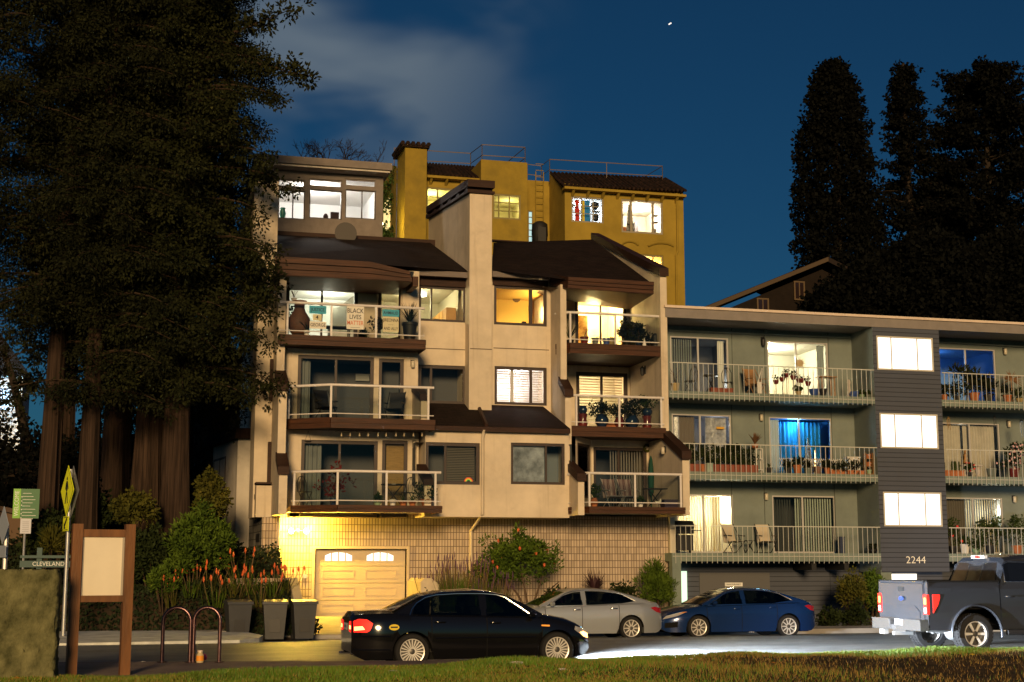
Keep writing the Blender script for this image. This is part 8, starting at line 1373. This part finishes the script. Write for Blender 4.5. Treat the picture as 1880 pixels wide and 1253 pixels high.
# --- right part of the grey building
pot(1734, 737, YB, G1, .13, .22, M_terra, 'terracotta pot against the stair tower on the top right grey balcony', 'leafy', .3, .2, fm=F_black); pot(1757, 738, YB, G1, .15, .2, M_black, 'dark ragged plant before the dim blue door', 'leafy', .45, .3, n=18, fm=F_black); pot(1789, 738, YB, G1, .2, .32, M_terra, 'square shouldered terracotta pot with a tall dark plant before the dim blue door', 'tall', .9, .45, n=20, fm=F_black, leaf=(.25, .03)); pot(1815, 738, YB+.2, G1, .18, .3, M_black, 'bushy dark plant at the right of the dim blue door', 'leafy', .6, .35, n=26, fm=F_black); pot(1850, 738, YB, G1, .17, .28, M_terra, 'terracotta pot below the dried palm fan', 'leafy', .3, .2, n=10, fm=F_black); pot(1872, 738, YB, G1, .15, .18, M_paleyel, 'pale yellow bowl at the right edge of the top right grey balcony', 'leafy', .3, .2, n=8, shape='bowl')
p = at(1859, 735, YB+.5); t = thing('dried_palm', 'dried brown palm fan on a pale stalk against the wall, top right balcony', 'plant', (p.x, YB+.5, G1)); part('stalk', MB().tube([(0, 0, 0), (0, .02, .7), (-.02, 0, 1.0)], [.03, .025, .02], 6), M_wood, t); V = []; F = []
for i in range(36):
    a = random.uniform(-.5, PI+.5); d = Vector((math.cos(a), random.gauss(0, .15), math.sin(a))); sd = Vector((-d.z, 0, d.x))*.018; k = len(V); o = Vector((0, 0, .95)); L = random.uniform(.3, .55)
    for j, t_ in enumerate((0, .5, 1)): q = o+d*L*t_+Vector((0, 0, -.1*t_*t_)); w = sd*(1, 1, .1)[j]; V += [tuple(q-w), tuple(q+w)]
    for j in range(2): F.append((k+2*j, k+2*j+1, k+2*j+3, k+2*j+2))
me = mesh_np('fronds', np.array(V), np.array(F)); finish(me, F_dry); link(bpy.data.objects.new('fronds', me), t)
pot(1750, 878, YB, G2, .4, .22, M_terra, 'long terracotta trough of cacti beside the stair tower', 'cactus', .35, n=9, shape='box'); p = at(1784, 878, YB+.1); t = thing('stone_bench', 'small pale stone bench with scrolled supports before the cream curtains', 'bench', (p.x, YB+.1, G2)); part('seat', MB().box(-.4, .4, -.15, .15, .40, .45), mat('pale stone', (.4, .36, .32), .8), t); [part('support', MB().lathe([(.1, 0), (.07, .1), (.11, .22), (.07, .32), (.11, .4)], (s*.27, 0, 0), 12), mat('pale stone', (.4, .36, .32), .8), t, 60) for s in (-1, 1)]
p = at(1773, 852, YB+.1); m = MB().lathe([(.09, 0), (.1, .1), (.06, .25), (.08, .34), (.05, .42), (.05, .5), (.01, .56)], (p.x, YB+.1, G2+.45), 12); solo('garden_statue', m, mat('gold brown figurine', (.3, .15, .04), .5, var=.4, scale=9), 'golden brown figurine standing on the pale stone bench', 'statue', smooth=60); pot(1781, 878, YB-.1, G2, .12, .16, M_black, 'pot of red and yellow flowers under the pale stone bench', 'leafy', .25, .14, n=8, flower=(mat('red flowers', (.6, .04, .03), .7), 7, .04)); pot(1821, 879, YB, G2, .2, .32, M_greypot, 'square dark green planter right of the pale stone bench')
pot(1862, 879, YB, G2, .22, .34, M_redpot, 'big bush covered in pink and white blossoms in a red pot at the right edge', 'leafy', .85, .45, n=30, per=30, fm=F_dark, flower=(mat('pink white blossoms', (.65, .38, .38), .7, var=.3, scale=9), 70, .038))
def chime(px, py0, py1, Y, label, m_, n=5, r=.07):
    a, b = at(px, py0, Y), at(px, py1, Y); t = thing('wind_chime', label, 'wind chime', a, world=True); part('cap', MB().lathe([(.01, .08), (r, .0), (r, -.02)], (a.x, Y, a.z-.08), 10), m_, t)
    for k in range(n): q = 2*PI*k/n; L = (a.z-b.z)*random.uniform(.65, 1); part('tube', MB().tube([(a.x+r*.8*math.cos(q), Y+r*.8*math.sin(q), a.z-.08), (a.x+r*.8*math.cos(q), Y+r*.8*math.sin(q), a.z-L)], .012, 5), m_, t)
chime(1741, 765, 791, YG+.3, 'brass wind chime hanging at the stair tower, middle right grey balcony', mat('dull brass', (.28, .18, .07), .45, metal=.6)); chime(1875, 770, 806, YG+.2, 'silver wind chime at the right edge, middle right grey balcony', M_chrome); chime(1826, 763, 788, YG+.3, 'small dark hanging ornament above the right end of the cream curtains', M_blkmetal, 2, .05)
pot(1750, 1020, YB, G3, .16, .26, M_black, 'plant with two bright red blossoms beside the stair tower, lowest right balcony', 'tall', .95, .35, n=24, flower=(mat('red flowers', (.6, .04, .03), .7), 5, .055)); pot(1772, 1020, YB-.1, G3, .19, .34, M_whitepl, 'pale pot on the lowest right grey balcony', 'leafy', .2, .2, n=8); pot(1792, 1020, YB, G3, .15, .18, M_greenpot, 'light green bowl right of the pale pot', 'leafy', .3, .2, n=10, shape='bowl'); pot(1818, 1020, YB+.1, G3, .2, .3, M_black, 'wide bushy green plant in front of the lit blind, lowest right balcony', 'tall', .95, .5, n=34, fm=F_pot); pot(1868, 1020, YB, G3, .2, .3, M_terra, 'tall green plant at the right edge of the lowest right balcony', 'tall', 1.0, .4, n=30)
